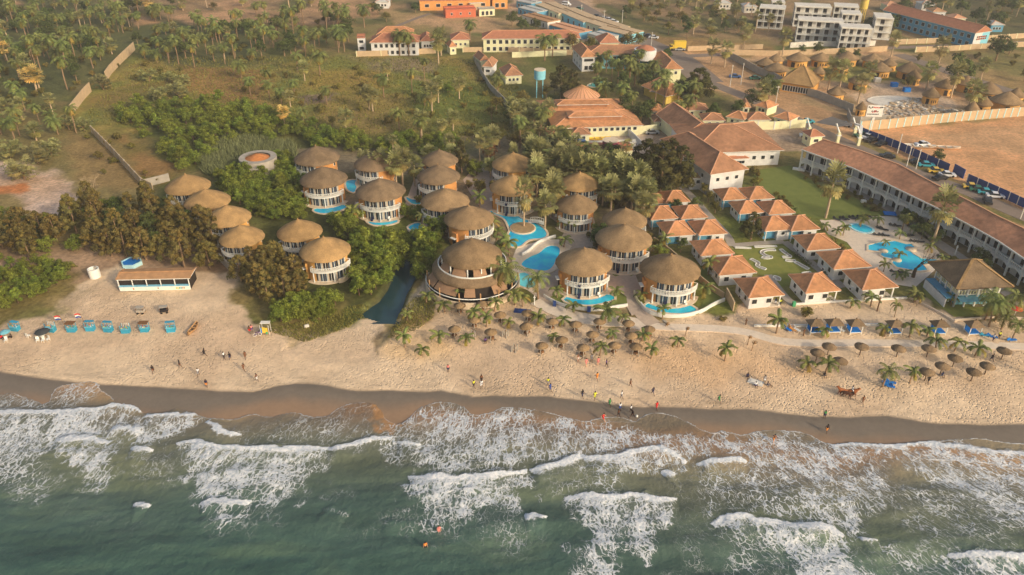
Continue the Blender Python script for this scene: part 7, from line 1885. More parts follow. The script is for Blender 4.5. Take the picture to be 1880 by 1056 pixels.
def palm_crown(h, top, n, L_, wid, seed, droop=1.5, e0=1.25, e1=-.2, dry=0):
 r = random.Random(seed); q = []; tn = []
 for i in range(n):
  u = i / n; az = i * 2.399 + r.uniform(-.2, .2); el = e0 + (e1 - e0) * u + r.uniform(-.12, .12)
  f = frond(top, az, el, L_ * r.uniform(.85, 1.1), droop * (.7 + .5 * r.random()), wid, seed=i + seed); q += f
  c_ = r.uniform(.75, 1.25) * (1.1 - .25 * u); k = (1.0, 1.0, 1.0) if u < 1 - dry else (2.0, 1.35, 1.0)
  tn += [(c_ * k[0], c_ * k[1], c_ * k[2])] * len(f)
 return q, tn
ps = []
for i, (h, L_, n, lean) in enumerate(((1.7, 1.9, 9, .10), (2.1, 2.1, 9, -.16), (1.4, 1.8, 7, .2), (2.4, 1.9, 10, .0))):
 q, tn = palm_crown(h, (lean * h, .02, h), n, L_, .42, 7 + i, droop=1.25, e0=1.3, e1=.25, dry=.2); ps.append(tree_proto('young_coconut_palm', 'palm', 'young coconut palms on the sand', leaf_mesh('crown', q, tn, 'frond'), trunk_mesh(h, .13, .09, 'bark', 0, lean=lean, seed=i)))
reg('young', ps, 1.5)
ps = []
for i, (h, L_, n, lean) in enumerate(((4.6, 3.2, 15, .08), (5.4, 3.3, 16, -.1), (3.4, 3.4, 16, .03))):
 q, tn = palm_crown(h, (lean * h, .02, h), n, L_, .75, 17 + i, dry=.15, droop=1.35, e1=-.05); ps.append(tree_proto('coconut_palm', 'palm', 'tall coconut palms', leaf_mesh('crown', q, tn, 'frond'), trunk_mesh(h, .22, .14, 'bark', 0, lean=lean, seed=i)))
reg('coconut', ps, 4.6)
ps = []
for i, (h, L_, n) in enumerate(((6.0, 3.2, 24), (7.2, 3.0, 22), (4.2, 3.4, 26), (8.2, 2.8, 20))):
 q, tn = palm_crown(h, (.2, .02, h), n, L_, .75, 37 + i, e1=-.9, droop=1.2, dry=.25); ps.append(tree_proto('oil_palm', 'palm', 'slender oil palms', leaf_mesh('crown', q, tn, 'frond'), trunk_mesh(h, .2, .15, 'bark', 0, lean=.03, seed=i)))
reg('oil', ps, 6.0)
def fan_crown(top, n, R_, seed, gold=.3, e1=-1.1):
 """round fan leaves on stalks, dead ones hanging"""
 r = random.Random(seed); q = []; tn = []; top = Vector(top)
 for i in range(n):
  u = i / n; az = i * 2.399; el = 1.35 + (e1 - 1.35) * u + r.uniform(-.15, .15); d = Vector((math.cos(az) * math.cos(el), math.sin(az) * math.cos(el), math.sin(el)))
  st = r.uniform(.7, 1.1) * R_ * .62; c_ = top + d * st; side = d.cross(Vector((0, 0, 1))); side = side.normalized() if side.length > .1 else Vector((1, 0, 0)); upv = side.cross(d)
  q.append([top - side * .04, top + side * .04, c_ + side * .03, c_ - side * .03]); tn.append((.8, .8, .6))
  fold = r.uniform(-.3, .3); m = 7; lr = R_ * r.uniform(.36, .5); b = r.uniform(.75, 1.2) * (1.15 - .3 * u)
  dead = u > 1 - gold
  for k in range(m):
   a0 = -1.75 + 3.5 * k / m; a1 = a0 + 3.5 / m * .72; am = (a0 + a1) / 2
   v = lambda a, rr: c_ + d * math.cos(a) * rr + side * math.sin(a) * rr + upv * (fold * abs(math.sin(a)) * rr - .25 * rr * rr / lr)
   q.append([c_, v(a0, lr * .8), v(am, lr * 1.05), v(a1, lr * .8)]); bb = b * r.uniform(.85, 1.15)
   tn.append((bb * 1.35, bb * 1.15, bb * .95) if dead else (bb, bb, bb))
 return q, tn
for key, mt, gold, grp, nm in (('fan', 'frond_olive', .35, 'fan palms with fringes of dead leaves', 'fan_palm'), ('goldfan', 'frond_gold', .2, 'fan palms dried golden', 'golden_fan_palm')):
 ps = []
 for i, (h, n, R_) in enumerate(((4.6, 34, 2.5), (6.0, 30, 2.3), (3.2, 34, 2.6), (7.0, 30, 2.2))):
  q, tn = fan_crown((.1, 0, h), n, R_, 77 + i, gold); ps.append(tree_proto(nm, 'palm', grp, leaf_mesh('crown', q, tn, mt), trunk_mesh(h, .24, .16, 'bark_pale', 0, lean=.02, seed=i)))
 reg(key, ps, 4.6)
ps = []
for i in range(2):
 q, tn = [], []; r = random.Random(90 + i)
 for k in range(7): a, b = fan_crown((r.uniform(-2.2, 2.2), r.uniform(-1.6, 1.6), r.uniform(.7, 3.4)), 16, 1.7, 200 + k + i * 9, .2, -.6); q += a; tn += b
 ps.append(tree_proto('fan_palm_clump', 'palm', 'clumps of low fan palms', leaf_mesh('crown', q, tn, 'frond_olive'), trunk_mesh(1.6, .2, .12, 'bark', 6, 1.6, seed=i)))
reg('clump', ps, 3.4)
def bare(seed, h, spread, mt):
 rn = random.Random(seed); mb = MB()
 def br(p, d, L_, r_, k):
  e = p + d * L_; mb.tube([p, p.lerp(e, .5) + Vector((rn.uniform(-.1,.1), rn.uniform(-.1,.1), 0)) * L_, e], [r_, r_ * .8, r_ * .55], mt, 5, cap=False)
  if k:
   for _ in range(3): br(e, (d + Vector((rn.uniform(-.8,.8), rn.uniform(-.8,.8), rn.uniform(-.15,.45)))).normalized(), L_ * rn.uniform(.6, .8), r_ * .5, k - 1)
 br(Vector((0, 0, -.3)), Vector((.08, 0, 1)), h * .32, .28, 5); return mb
def bare_tree(lab, px, py, h, mt, seed):
 t = thing('bare_tree', lab, 'tree', at(px, py), seed); mb = bare(seed, h, 2, mt); tw = MB();
 me = mb.mesh('branches'); obj('branches', me, t); tw.tube([(0,0,-.4),(0,0,h*.15),(h*.02,0,h*.28)], [.42,.36,.3], mt, 8); tw.build('trunk', t)
bare_tree('leafless grey tree with spreading branches on the dry slope beside the block wall', 178, 368, 7.5, 'bark_pale', 5)
bare_tree('leafless dark forked tree at the edge of the jagged pool', 1676, 509, 8.0, 'bark_dark', 11)
for lab, px, py in (('dead drooping palm stem alone on the sand below the largest villa', 1258, 618), ('dead forked palm stem beside the promenade bend', 1380, 644), ('thin dead sapling leaning near the promenade bend', 1372, 634), ('dead stem behind the promenade post', 1222, 600)):
 t = thing('dead_palm', lab, 'dead palm', at(px, py), 0, 'dead palms on the sand'); m_ = MB(); h = 2.2 if px != 1222 else 1; m_.tube([(0,0,-.2),(.05,0,h*.6),(.25,0,h)], [.09,.07,.05], 'bark', 6); m_.build('trunk', t); q, tn = palm_crown(h, (.25,0,h), 4, .9, .2, px, droop=2.6, e0=.5, e1=-.6); obj('crown', leaf_mesh('crown', q, tn, 'frond_dry'), t)
TREES = []      # (key, root, px, py)
def put(key, px, py, h=None, label=None, s=None, rz=None, w=1.0):
 ps, bh = TP[key]; i = random.randrange(len(ps)); pr = ps[i]; p = at(px, py)
 k = (s or 1.0) * random.uniform(.9, 1.1) if h is None else h / bh
 if h is not None: pr = ps[0]
 if key == 'fan' and h: w *= min(1.1, (5.0 / h) ** .6)
 r = pr.put((p.x, p.y, p.z - .05), random.uniform(0, 6.28) if rz is None else rz, (k * w, k * w, k), label or 'x')
 TREES.append((key, r, px, py, label)); return r
def scat(P, n, kinds, smin=2.6, s=1.0, avoid=()):
 Pw = poly(P); xs = [p[0] for p in Pw]; ys = [p[1] for p in Pw]; done = []; tries = 0
 while len(done) < n and tries < n * 40:
  tries += 1; x, y = random.uniform(min(xs), max(xs)), random.uniform(min(ys), max(ys))
  if sdf(Pw, np.array([x]), np.array([y]))[0] < 0 or any((x - a) ** 2 + (y - b) ** 2 < smin ** 2 for a, b in done): continue
  if any((x - a) ** 2 + (y - b) ** 2 < c_ ** 2 for a, b, c_ in KEEP): continue
  done.append((x, y)); px, py = PX(x, y); tot = sum(w for _, w in kinds); v = random.uniform(0, tot)
  for key, w in kinds:
   v -= w
   if v <= 0: break
  put(key, px, py, s=s * random.uniform(.8, 1.2))
KEEP = [(*G(cx, cy, 5.6), 5.6) for cx, cy, *_ in VILLAS]
for o_ in bpy.data.objects:
 if o_.parent is not None and o_.parent.parent is None and o_.type == 'MESH' and o_.name.startswith(('wall', 'pool_water')):
  d_ = [max(abs(v[i]) for v in o_.bound_box) for i in (0, 1)]
  r_ = min(d_) + 1.2; L_ = max(d_); c_ = o_.parent.location; a_ = o_.parent.rotation_euler.z + (0 if d_[0] >= d_[1] else PI / 2)
  if o_.parent.name.startswith(('long_hotel', 'field', 'compound', 'lodge_wall', 'garden_wall')): continue
  for q in range(-3, 4):
   u = (L_ - r_ + 1) * q / 3 if L_ > r_ else 0; KEEP.append((c_.x + math.cos(a_) * u, c_.y + math.sin(a_) * u, r_))
KEEP += [(*G(a, b), r_) for a, b, r_ in ((595,392,5),(612,396,5),(628,394,4),(690,425,6),(708,424,6),(724,422,5),(752,428,4.5),(770,420,4),(735,412,4),(648,350,4),(770,350,3))]
def roadkeep(line, w):
 P = smooth_line([tuple(at(a, b)[:2]) for a, b in line], 2)
 for a, b in zip(P, P[1:]):
  n_ = max(1, int(math.hypot(b[0]-a[0], b[1]-a[1]) / 3))
  for k in range(n_): KEEP.append((a[0] + (b[0]-a[0])*k/n_, a[1] + (b[1]-a[1])*k/n_, w))
for ln, w_ in (([(1000,-20),(1060,12),(1130,52),(1190,82),(1240,100),(1300,152)], 8), ([(1300,152),(1350,170),(1412,196),(1470,225),(1520,248)], 4), ([(1240,104),(1330,100),(1500,92),(1640,88),(1880,78)], 4), ([(1238,330),(1300,395),(1344,452)], 1.6), ([(1140,505),(1180,548),(1200,596)], 2.5)): roadkeep(ln, w_)
for px, py in zm(*Z20, [(600,330),(870,230),(960,330),(800,430),(400,520),(370,810),(755,770),(1035,775),(1250,590),(1505,595),(1335,420),(1560,350),(1640,370),(1810,580),(1180,250),(545,900),(1120,560)]): put('young', px, py, s=1.25 if py < 560 else 1.1)
for px, py in zm(*Z21, [(165,460),(440,460),(320,640),(960,610),(825,780),(1280,620),(1380,810),(1500,385),(550,320),(990,150),(1668,690),(1060,430),(370,160),(1280,180)]): put('young', px, py, s=1.0)
put('young', *z_(Z21, 885, 430), 2.6, 'big bushy dark palm growing beside the promenade under the crescent pool', w=.95)
for px, py in zm(*Z22, [(965,380),(470,640),(1270,735),(1440,760),(1425,405)]): put('young', px, py, s=1.25)
for px, py in zm(*Z23, [(225,130),(690,90),(375,455),(640,465),(830,455),(915,630),(1120,620),(1345,670),(645,960),(5,150)]): put('young', px, py, s=1.15)
put('coconut', *z_(Z23, 350, 1000), 3.6, 'tallest spreading beach palm with blue loungers at its foot', w=1.05); put('coconut', *z_(Z23, 1750, 490), 3.4, 'tall bent palm beside the palm thicket on the promenade'); put('coconut', 1895, 690, 3.5, 'big palm whose fronds reach in at the photo edge')
put('young', *z_(Z23, 480, 250), 2.4, 'bare thin sapling with a tiny tuft above the canopy', w=.45)
for px, py in ((1815,600),(1825,590),(1838,604),(1808,588),(1845,586)): put('coconut', px, py, s=.95)
put('coconut', 930, 545, 6.2, 'tall coconut palm overlapping the stepped restaurant roof'); put('coconut', 988, 549, 4.9, 'coconut palm between the restaurant and the pear shaped pool')
put('fan', *zm(*Z5, [(1040, 340)])[0], 9.5, 'tallest fan palm in front of the hotel wing'); put('fan', *zm(1400,200,3.91, [(450,785)])[0], 9.6, 'tall fan palm standing at the edge of the hotel lawn')
put('fan', 740, 343, 7.6, 'tall fan palm between the villas with a thick beige crown'); put('fan', 962, 418, 9.0, 'tall palm growing from the round pool island', w=.8); put('fan', 942, 325, 6.5, 'palm rising in front of the pale round roof', w=.6)
put('fan', *zm(1340,80,5.866, [(325,745)])[0], 7.5, 'lone fan palm over the orange gable by the road')
for zx, zy, h in ((145,880,6.5),(450,780,8),(530,740,7.5),(480,760,7),(560,730,8),(670,850,6.5),(690,800,8),(400,700,7),(250,700,6),(60,700,6),(20,760,7),(590,700,7),(780,900,5)): put('fan' if zy != 900 else 'coconut', *zm(*Z7, [(zx, zy)])[0], h)
put('darkcas', 1210, 362, 15.5, 'huge dark casuarina beside the reception wing', w=1.15); put('darkcas', 1180, 350, 14.5, 'dark casuarina joined to the huge one, toward the palm grove', w=1.2); put('darkcas', 1243, 356, 14, 'dark casuarina touching the white wing wall', w=1.0); put('darkcas', 1226, 345, 14, w=1.1)
put('darkcas', 1378, 440, 7.4, 'round dark casuarina standing over the cottage footpath', w=1.15)
put('darkcas', 1030, 180, 12, 'great dark casuarina behind the water tower', w=1.3); put('darkcas', 1278, 188, 12.5, 'great dark casuarina beside the plain white wing', w=1.5); put('darkcas', 1050, 172, 9, w=1.2)
put('darkcas', 848, 318, 10, 'dark feathery tree beside the small grey roof', w=.75); put('browntree', 900, 292, 4.4, 'russet bushy tree behind the palms', w=1.15); put('olivetree', 880, 362, 5.4, 'grey green tree over the path by the shaded villa'); put('darktree', 1098, 455, 6.0, 'round leafy tree beside the lattice balcony villa', w=.95); put('olivetree', 1003, 182, 4.8, 'small round tree beside the water tower leg')
put('bush', 1479, 582, 1.9, 'clipped round bush alone on the sand before the cottages'); put('bush', 1327, 588, .8, 'low grey green scrub on the sand by the garden wall', w=1.6); put('darktree', 1720, 300, 4.2, 'small dark tree growing through the blue fence', w=.9)
put('mangrove', 1213, 475, 3.4, 'round bush between the largest villa and the cottages'); put('goldfan', 68, 168, 6.2, 'bright golden fan palm in the left grove', w=1.3); put('goldfan', 14, 112, 5.5, 'second golden fan palm at the photo edge'); put('goldfan', 275, 24, 6, 'golden dry palm crowns at the top of the grove', w=1.2)
for px, py, s in ((45,330,1.35),(70,300,1.2),(20,290,1.2),(95,285,1.1),(290,185,1.1),(330,180,1.2),(340,160,1),(312,150,.9),(190,165,1.3),(275,150,1),(155,240,1.0),(30,230,1.1)): put('clump', px, py, s=s)
for zx, zy, h, k in ((1265,810,7,'fan'),(1190,990,6,'fan'),(815,790,6,'fan'),(920,700,7,'oil'),(1030,935,6,'oil'),(1185,1000,6,'oil'),(1415,940,4.6,'fan'),(1335,975,3.6,'fan'),(650,960,5.4,'fan'),(550,920,4,'olivetree'),(350,580,5,'fan'),(100,710,5.6,'oil'),(185,750,5,'oil'),(280,690,5,'oil'),(250,770,4,'fan'),(840,800,5.5,'fan'),(945,580,5,'fan'),(750,580,4,'olivetree'),(1460,710,5.5,'fan'),(1140,735,3.6,'olivetree'),(1380,660,3.6,'mangrove'),(460,545,8,'oil'),(1310,460,9,'fan'),(1330,400,8,'fan'),(1030,400,9,'oil'),(1100,400,8,'oil'),(780,200,9,'oil'),(635,370,8,'oil'),(600,340,8,'oil'),(1540,300,8,'oil'),(1735,690,6.5,'oil'),(205,900,4.4,'goldfan')): put(k, *zm(470, 0, 3.91, [(zx, zy)])[0], h)
for px, py, h, k in ((1000,112,9,'oil'),(1014,105,8,'oil'),(1050,96,8,'olivetree'),(1085,98,7,'olivetree'),(1150,95,8,'olivetree'),(1172,90,7,'olivetree'),(960,60,7,'darktree'),(940,48,7,'darktree'),(985,58,6,'darktree'),(1305,118,7,'fan'),(1330,124,7,'fan'),(1365,92,7,'fan'),(1436,104,8,'fan'),(1470,100,4,'darktree'),(1500,100,5,'darktree'),
  (1635,105,7,'fan'),(1720,128,9,'fan'),(1757,160,12,'darktree'),(1800,148,6,'fan'),(1828,112,10,'darktree'),(1852,100,6,'darktree'),(1745,180,9,'fan'),(1540,170,8,'fan'),(1520,165,8,'fan'),(1700,165,7,'fan'),(1590,165,7,'fan'),(1575,190,7,'fan'),(1665,168,6,'olivetree'),(1775,210,8,'fan'),(1790,205,6,'fan'),(1880,150,5,'olivetree'),(1545,110,5,'darktree'),(1570,108,4,'darktree')): put(k, px, py, h)
for px, py, h in ((700,338,6.5),(728,346,6.8),(762,342,6),(672,322,5),(1012,398,7.5),(1000,420,6.5),(985,352,7),(1040,356,7.5),(1056,362,8),(1070,362,8),(1084,362,7.5),(1046,346,8),(1098,352,8),(1020,345,7.5),(905,286,6),(890,292,6),(975,318,7),(990,325,7.5),(1120,395,7),(1165,398,7),(1178,420,6.5),(1185,400,7),(1150,372,8),(1136,366,8),(1172,380,8),(1015,368,6)): put('fan', px, py, h)
for px, py in ((1205,470),(1218,458),(1290,545),(1262,530),(1300,505),(1180,470),(1052,425),(880,384),(898,415),(912,440),(925,452),(904,428),(775,415),(650,410),(915,480),(925,500),(1035,455),(1040,400),(1030,420),(935,470)): put('young', px, py, s=1.35)
for px, py in ((1205,455),(1040,412),(1120,460),(1108,440),(1225,480),(1190,440),(905,345),(885,350),(772,350),(770,372),(1000,365),(1025,395),(920,462),(756,405),(860,345),(1085,470)): put('bush', px, py, 1.8)
scat([(-60,0),(130,2),(250,20),(330,40),(400,55),(480,55),(480,118),(350,130),(250,110),(150,150),(120,180),(-60,190)], 260, [('oil',8),('darktree',2.6),('fan',1.2),('bush',2)], 2.7, 1.05)
scat([(-60,20),(480,60),(480,118),(150,170),(-60,200)], 90, [('bush',1)], 3)
scat([(470,30),(640,34),(640,98),(520,118),(470,112)], 60, [('oil',7),('darktree',3),('bush',2)], 2.8, 1.05)
scat([(150,-20),(620,-20),(600,14),(450,20),(240,20)], 36, [('fan',4),('darktree',2),('olivetree',1)], 5)
scat([(640,-20),(780,-20),(760,40),(700,40)], 8, [('olivetree',3),('darktree',1)], 5)
scat([(1130,-20),(1440,-20),(1425,60),(1340,82),(1240,72),(1150,40)], 90, [('fan',4),('olivetree',3),('darktree',2)], 5)
scat([(1600,-20),(1920,-20),(1920,62),(1800,62),(1780,30),(1640,26)], 62, [('darktree',4),('fan',2),('olivetree',1)], 5)
scat([(1440,60),(1520,66),(1640,40),(1660,60),(1600,78),(1450,80)], 8, [('fan',1),('darktree',2)], 5)
scat([(1085,120),(1240,115),(1250,175),(1290,215),(1200,238),(1140,225),(1090,185)], 42, [('oil',5),('darktree',2)], 3.4)
scat([(1290,225),(1420,150),(1430,200),(1340,232)], 6, [('oil',1),('darktree',1)], 5)
scat([(925,215),(1000,225),(1060,300),(1150,300),(1170,350),(1060,345),(1010,340),(960,290)], 62, [('fan',5),('darktree',2),('oil',1)], 2.8)
scat([(1000,330),(1130,335),(1190,360),(1180,400),(1120,385),(1020,360)], 26, [('fan',4),('bush',3)], 2.4)
scat([(880,190),(960,180),(985,255),(930,300),(900,250)], 14, [('fan',2),('olivetree',2),('bush',2)], 3)
scat([(200,215),(300,192),(440,195),(560,235),(700,262),(850,262),(850,292),(700,288),(560,272),(430,262),(380,300),(340,318),(250,250)], 118, [('mangrove',1)], 2.9)
scat([(400,330),(520,295),(548,330),(600,395),(660,402),(560,406),(480,402),(430,372)], 62, [('mangrove',1)], 2.5)
scat([(612,395),(700,410),(752,436),(742,470),(716,508),(688,540),(660,552),(648,500),(650,452),(610,412)], 50, [('mangrove',1)], 2.2, 1.02)
scat([(768,420),(815,425),(790,470),(775,520),(766,500)], 14, [('mangrove',1)], 2.0, 1.0)
scat([(495,584),(540,560),(600,548),(622,560),(600,585),(520,592)], 17, [('mangrove',1)], 1.8, .8)
scat([(745,395),(790,400),(770,425),(745,420)], 4, [('mangrove',1)], 2.4, .9)
scat([(120,395),(280,380),(400,425),(402,490),(330,500),(200,470),(130,430)], 40, [('casuarina',5),('darktree',1),('mangrove',1)], 3.4, .92)
scat([(-40,430),(110,430),(100,480),(-40,480)], 12, [('casuarina',3),('mangrove',2)], 4, .85)
scat([(448,470),(480,465),(560,520),(600,545),(500,560),(452,540),(440,510)], 15, [('casuarina',1)], 2.8, .8)
scat([(-20,500),(60,480),(140,490),(110,530),(30,560),(-20,575)], 44, [('mangrove',3),('bush',1)], 1.7, .62)
scat([(-40,395),(110,400),(140,470),(160,445),(60,430)], 14, [('bush',1),('mangrove',1)], 2.4, .9)
scat([(150,250),(260,250),(300,340),(240,350),(160,320)], 10, [('bush',1)], 3)
scat([(-40,190),(130,190),(150,250),(-40,270)], 26, [('fan',2),('oil',2),('clump',2),('bush',2),('darktree',1)], 3.6)
scat([(430,135),(870,120),(950,240),(880,250),(560,240),(430,200)], 46, [('bush',5),('oil',1),('fan',.6)], 4)
scat([(1370,300),(1400,330),(1390,350),(1365,330)], 6, [('bush',1)], 1.8)
scat([(1420,355),(1460,390),(1500,430),(1560,470),(1580,500),(1560,505),(1520,450),(1450,400)], 26, [('bush',4),('young',1)], 1.7, .85)
scat([(1655,400),(1700,425),(1740,445),(1700,450),(1650,420)], 9, [('darktree',1),('coconut',1)], 2.4, .6)
scat([(1480,325),(1560,352),(1620,385),(1610,398),(1540,365),(1470,330)], 14, [('bush',3),('olivetree',1)], 2.2, .7)
scat([(1740,470),(1800,490),(1830,530),(1780,500)], 7, [('darktree',1),('bush',2)], 2.2, .6)
scat([(1300,595),(1200,340),(1260,345),(1290,380)], 3, [('darktree',1)], 3, .6)
for px, py in ((1300,372),(1292,358),(1312,392)): put('olivetree', px, py, 3.4)
for zx, zy in ((430,120),(390,185),(540,180),(745,295),(620,360),(740,480),(1000,410),(1120,500),(600,590),(710,660),(890,860),(1210,890),(780,650),(235,260),(170,260),(60,215)): put('young', *zm(*Z5, [(zx, zy)])[0], s=.95)
scat([(545,270),(700,285),(900,300),(905,330),(780,300),(640,275)], 16, [('fan',2),('mangrove',2)], 3, .9)
scat([(1020,420),(1060,430),(1110,470),(1090,400)], 6, [('bush',1),('young',1)], 2.4, .8)
scat([(1420,110),(1880,100),(1880,140),(1720,120),(1500,120)], 12, [('bush',1)], 5)
def hedge(lab, pts, w, h, n, mt='leaf_dark', name='hedge'):
 P = [at(a, b) for a, b in pts]; c0 = P[0]; r = random.Random(n); lb = []
 tot = [(P[i+1]-P[i]).length for i in range(len(P)-1)]
 for i in range(len(P)-1):
  for k in range(max(1, int(tot[i] / (w*.6)))): u = P[i].lerp(P[i+1], k / max(1, int(tot[i] / (w*.6)))) - c0; lb.append((u.x + r.uniform(-.2,.2), u.y, h*.5, w*.6))
 q, tn = leaf_cloud(n, lb, n, .16); q[:, :, 2] = np.clip(q[:, :, 2] * h / (w * 1.1), 0, h * 1.1)
 o = obj(name, leaf_mesh(name, q, tn, mt), None, c0); tag(o, lab, name)
hedge('hedge along the flagstone path beside the two wide cottages', [(1450,466),(1475,480),(1490,492)], 1.5, 1.0, 500); hedge('low hedge under the windows of the middle beachfront cottage', [(1480,556),(1530,550)], 1.0, .7, 260, 'leaf_mangrove'); hedge('low hedge under the front windows of the cottage nearest the restaurant', [(1585,549),(1640,546)], .9, .5, 220)
hedge('leafy hedge at the foot of the cottage between hedge and pool', [(1510,500),(1545,513)], 1.2, .8, 300); hedge('dark shrub row at the base of the white reception hall', [(1352,300),(1434,296)], 1.4, 1.0, 400)
def tufts(name, lab, cat, P, n, mt, h, w):
 Pw = poly(P); xs = [p[0] for p in Pw]; ys = [p[1] for p in Pw]; r = np.random.RandomState(n); x = r.uniform(min(xs), max(xs), n * 3); y = r.uniform(min(ys), max(ys), n * 3)
 s = sdf(Pw, x, y) > 0; x, y = x[s][:n], y[s][:n]; k = len(x); z = hgt(x, y); a = r.uniform(0, PI, k); hh = h * r.uniform(.5, 1.3, k); lx = r.normal(size=k) * .3 * hh; ly = r.normal(size=k) * .3 * hh
 b = np.stack([np.cos(a) * w, np.sin(a) * w, np.zeros(k)], 1); c_ = np.stack([x, y, z - .05], 1); tp = c_ + np.stack([lx, ly, hh], 1)
 q = np.stack([c_ - b, c_ + b, tp + b * .25, tp - b * .25], 1); o = obj(name, leaf_mesh(name, q, r.uniform(.6, 1.3, (k, 1)) * np.ones((1, 3)), mt), None); tag(o, lab, cat, kind='stuff')
tufts('reeds', 'grey green reeds filling the hollow behind the unfinished rotunda', 'reeds', [(375,282),(430,255),(540,268),(545,290),(500,300),(440,305),(400,330),(372,318)], 9000, 'reed', 2.2, .12)
tufts('grass', 'rough field grass in green and ochre tufts', 'grass', [(250,105),(650,105),(880,110),(950,150),(970,250),(850,265),(560,245),(430,215),(250,230),(140,230)], 14000, 'grass_tuft', .55, .22)
tufts('dune_grass', 'dry dune grass beside the creek mouth', 'grass', [(485,600),(560,585),(650,560),(690,555),(640,592),(560,618),(510,608)], 2600, 'grass_tuft', .4, .10)
tufts('dune_grass', 'dune grass on the restaurant side of the creek mouth', 'grass', [(735,570),(760,545),(800,550),(795,580),(765,600),(712,615),(722,592)], 1600, 'grass_tuft', .4, .10)
TSC = bpy.data.scenes.new('tmp'); SKC = {}
def skinned(name, V, E, RAD, mt, root=0, sub=1):
 key = repr((V, E, RAD))
 if key not in SKC:
  me = bpy.data.meshes.new(name); me.from_pydata(V, E, []); o = bpy.data.objects.new('tmp_skin', me); TSC.collection.objects.link(o)
  o.modifiers.new('s', 'SKIN')
  for i, r in enumerate(RAD): me.skin_vertices[0].data[i].radius = r if hasattr(r, '__len__') else (r, r); me.skin_vertices[0].data[i].use_root = (i == root)
  sb = o.modifiers.new('b', 'SUBSURF'); sb.levels = sub
  with bpy.context.temp_override(scene=TSC, view_layer=TSC.view_layers[0]): dg = bpy.context.evaluated_depsgraph_get(); m2 = bpy.data.meshes.new_from_object(o.evaluated_get(dg)); bpy.data.objects.remove(o)
  m2.polygons.foreach_set('use_smooth', [True] * len(m2.polygons)); SKC[key] = m2
 m2 = SKC[key].copy(); m2.name = name; m2.materials.clear(); m2.materials.append(M[mt]); return m2
def pose(kind):
 J = {'pel': (0,0,.95), 'che': (0,0,1.28), 'nec': (0,0,1.48), 'hea': (0,-.02,1.62), 'top': (0,-.01,1.74)}
 st = {'stand': ((-.03,.02),(.03,-.02),(.02,-.02)), 'walk': ((.30,-.24),(.10,-.34),(.22,-.22)), 'run': ((.42,-.38),(.10,-.62),(.34,-.34))}.get(kind)
 for s, n in ((-1, 'l'), (1, 'r')):
  if kind in ('stand', 'walk', 'run'):
   f = st[0][0 if s < 0 else 1]; kn = max(0, -f) * .5
   J['hip'+n] = (s*.10, 0, .90); J['kne'+n] = (s*.11, -f*.5 - .04, .50); J['ank'+n] = (s*.11, -f, .09 + (kn if f < 0 else 0)); J['toe'+n] = (s*.12, -f - .17, .04 + (kn*.6 if f < 0 else 0))
   af = st[2][0 if s < 0 else 1]
   J['sho'+n] = (s*.19, 0, 1.42); J['elb'+n] = (s*.26, af*.5 + .03, 1.13); J['wri'+n] = (s*.27, af - .05, .88 + abs(af)*.4); J['han'+n] = (s*.27, af - .10, .80 + abs(af)*.5)
  elif kind == 'sit':
   J['hip'+n] = (s*.12, -.05, .14); J['kne'+n] = (s*.18, -.42, .36); J['ank'+n] = (s*.16, -.72, .08); J['toe'+n] = (s*.17, -.88, .05)
   J['sho'+n] = (s*.19, 0, .62); J['elb'+n] = (s*.26, -.14, .38); J['wri'+n] = (s*.2, -.34, .40); J['han'+n] = (s*.17, -.42, .40)
  elif kind == 'ride':
   J['hip'+n] = (s*.14, 0, .0); J['kne'+n] = (s*.32, -.24, -.22); J['ank'+n] = (s*.34, -.10, -.60); J['toe'+n] = (s*.36, -.24, -.64)
   J['sho'+n] = (s*.19, 0, .50); J['elb'+n] = (s*.25, -.12, .24); J['wri'+n] = (s*.12, -.34, .22); J['han'+n] = (s*.10, -.42, .22)
 if kind == 'sit': J.update(pel=(0,0,.16), che=(0,0,.48), nec=(0,-.02,.68), hea=(0,-.05,.82), top=(0,-.04,.94))
 if kind == 'ride': J.update(pel=(0,0,.06), che=(0,0,.38), nec=(0,0,.57), hea=(0,-.03,.71), top=(0,-.02,.83))
 if kind == 'run':
  for k in ('che','nec','hea','top'): x,y,z = J[k]; J[k] = (x, y - (z-.95)*.16, z)
 return J
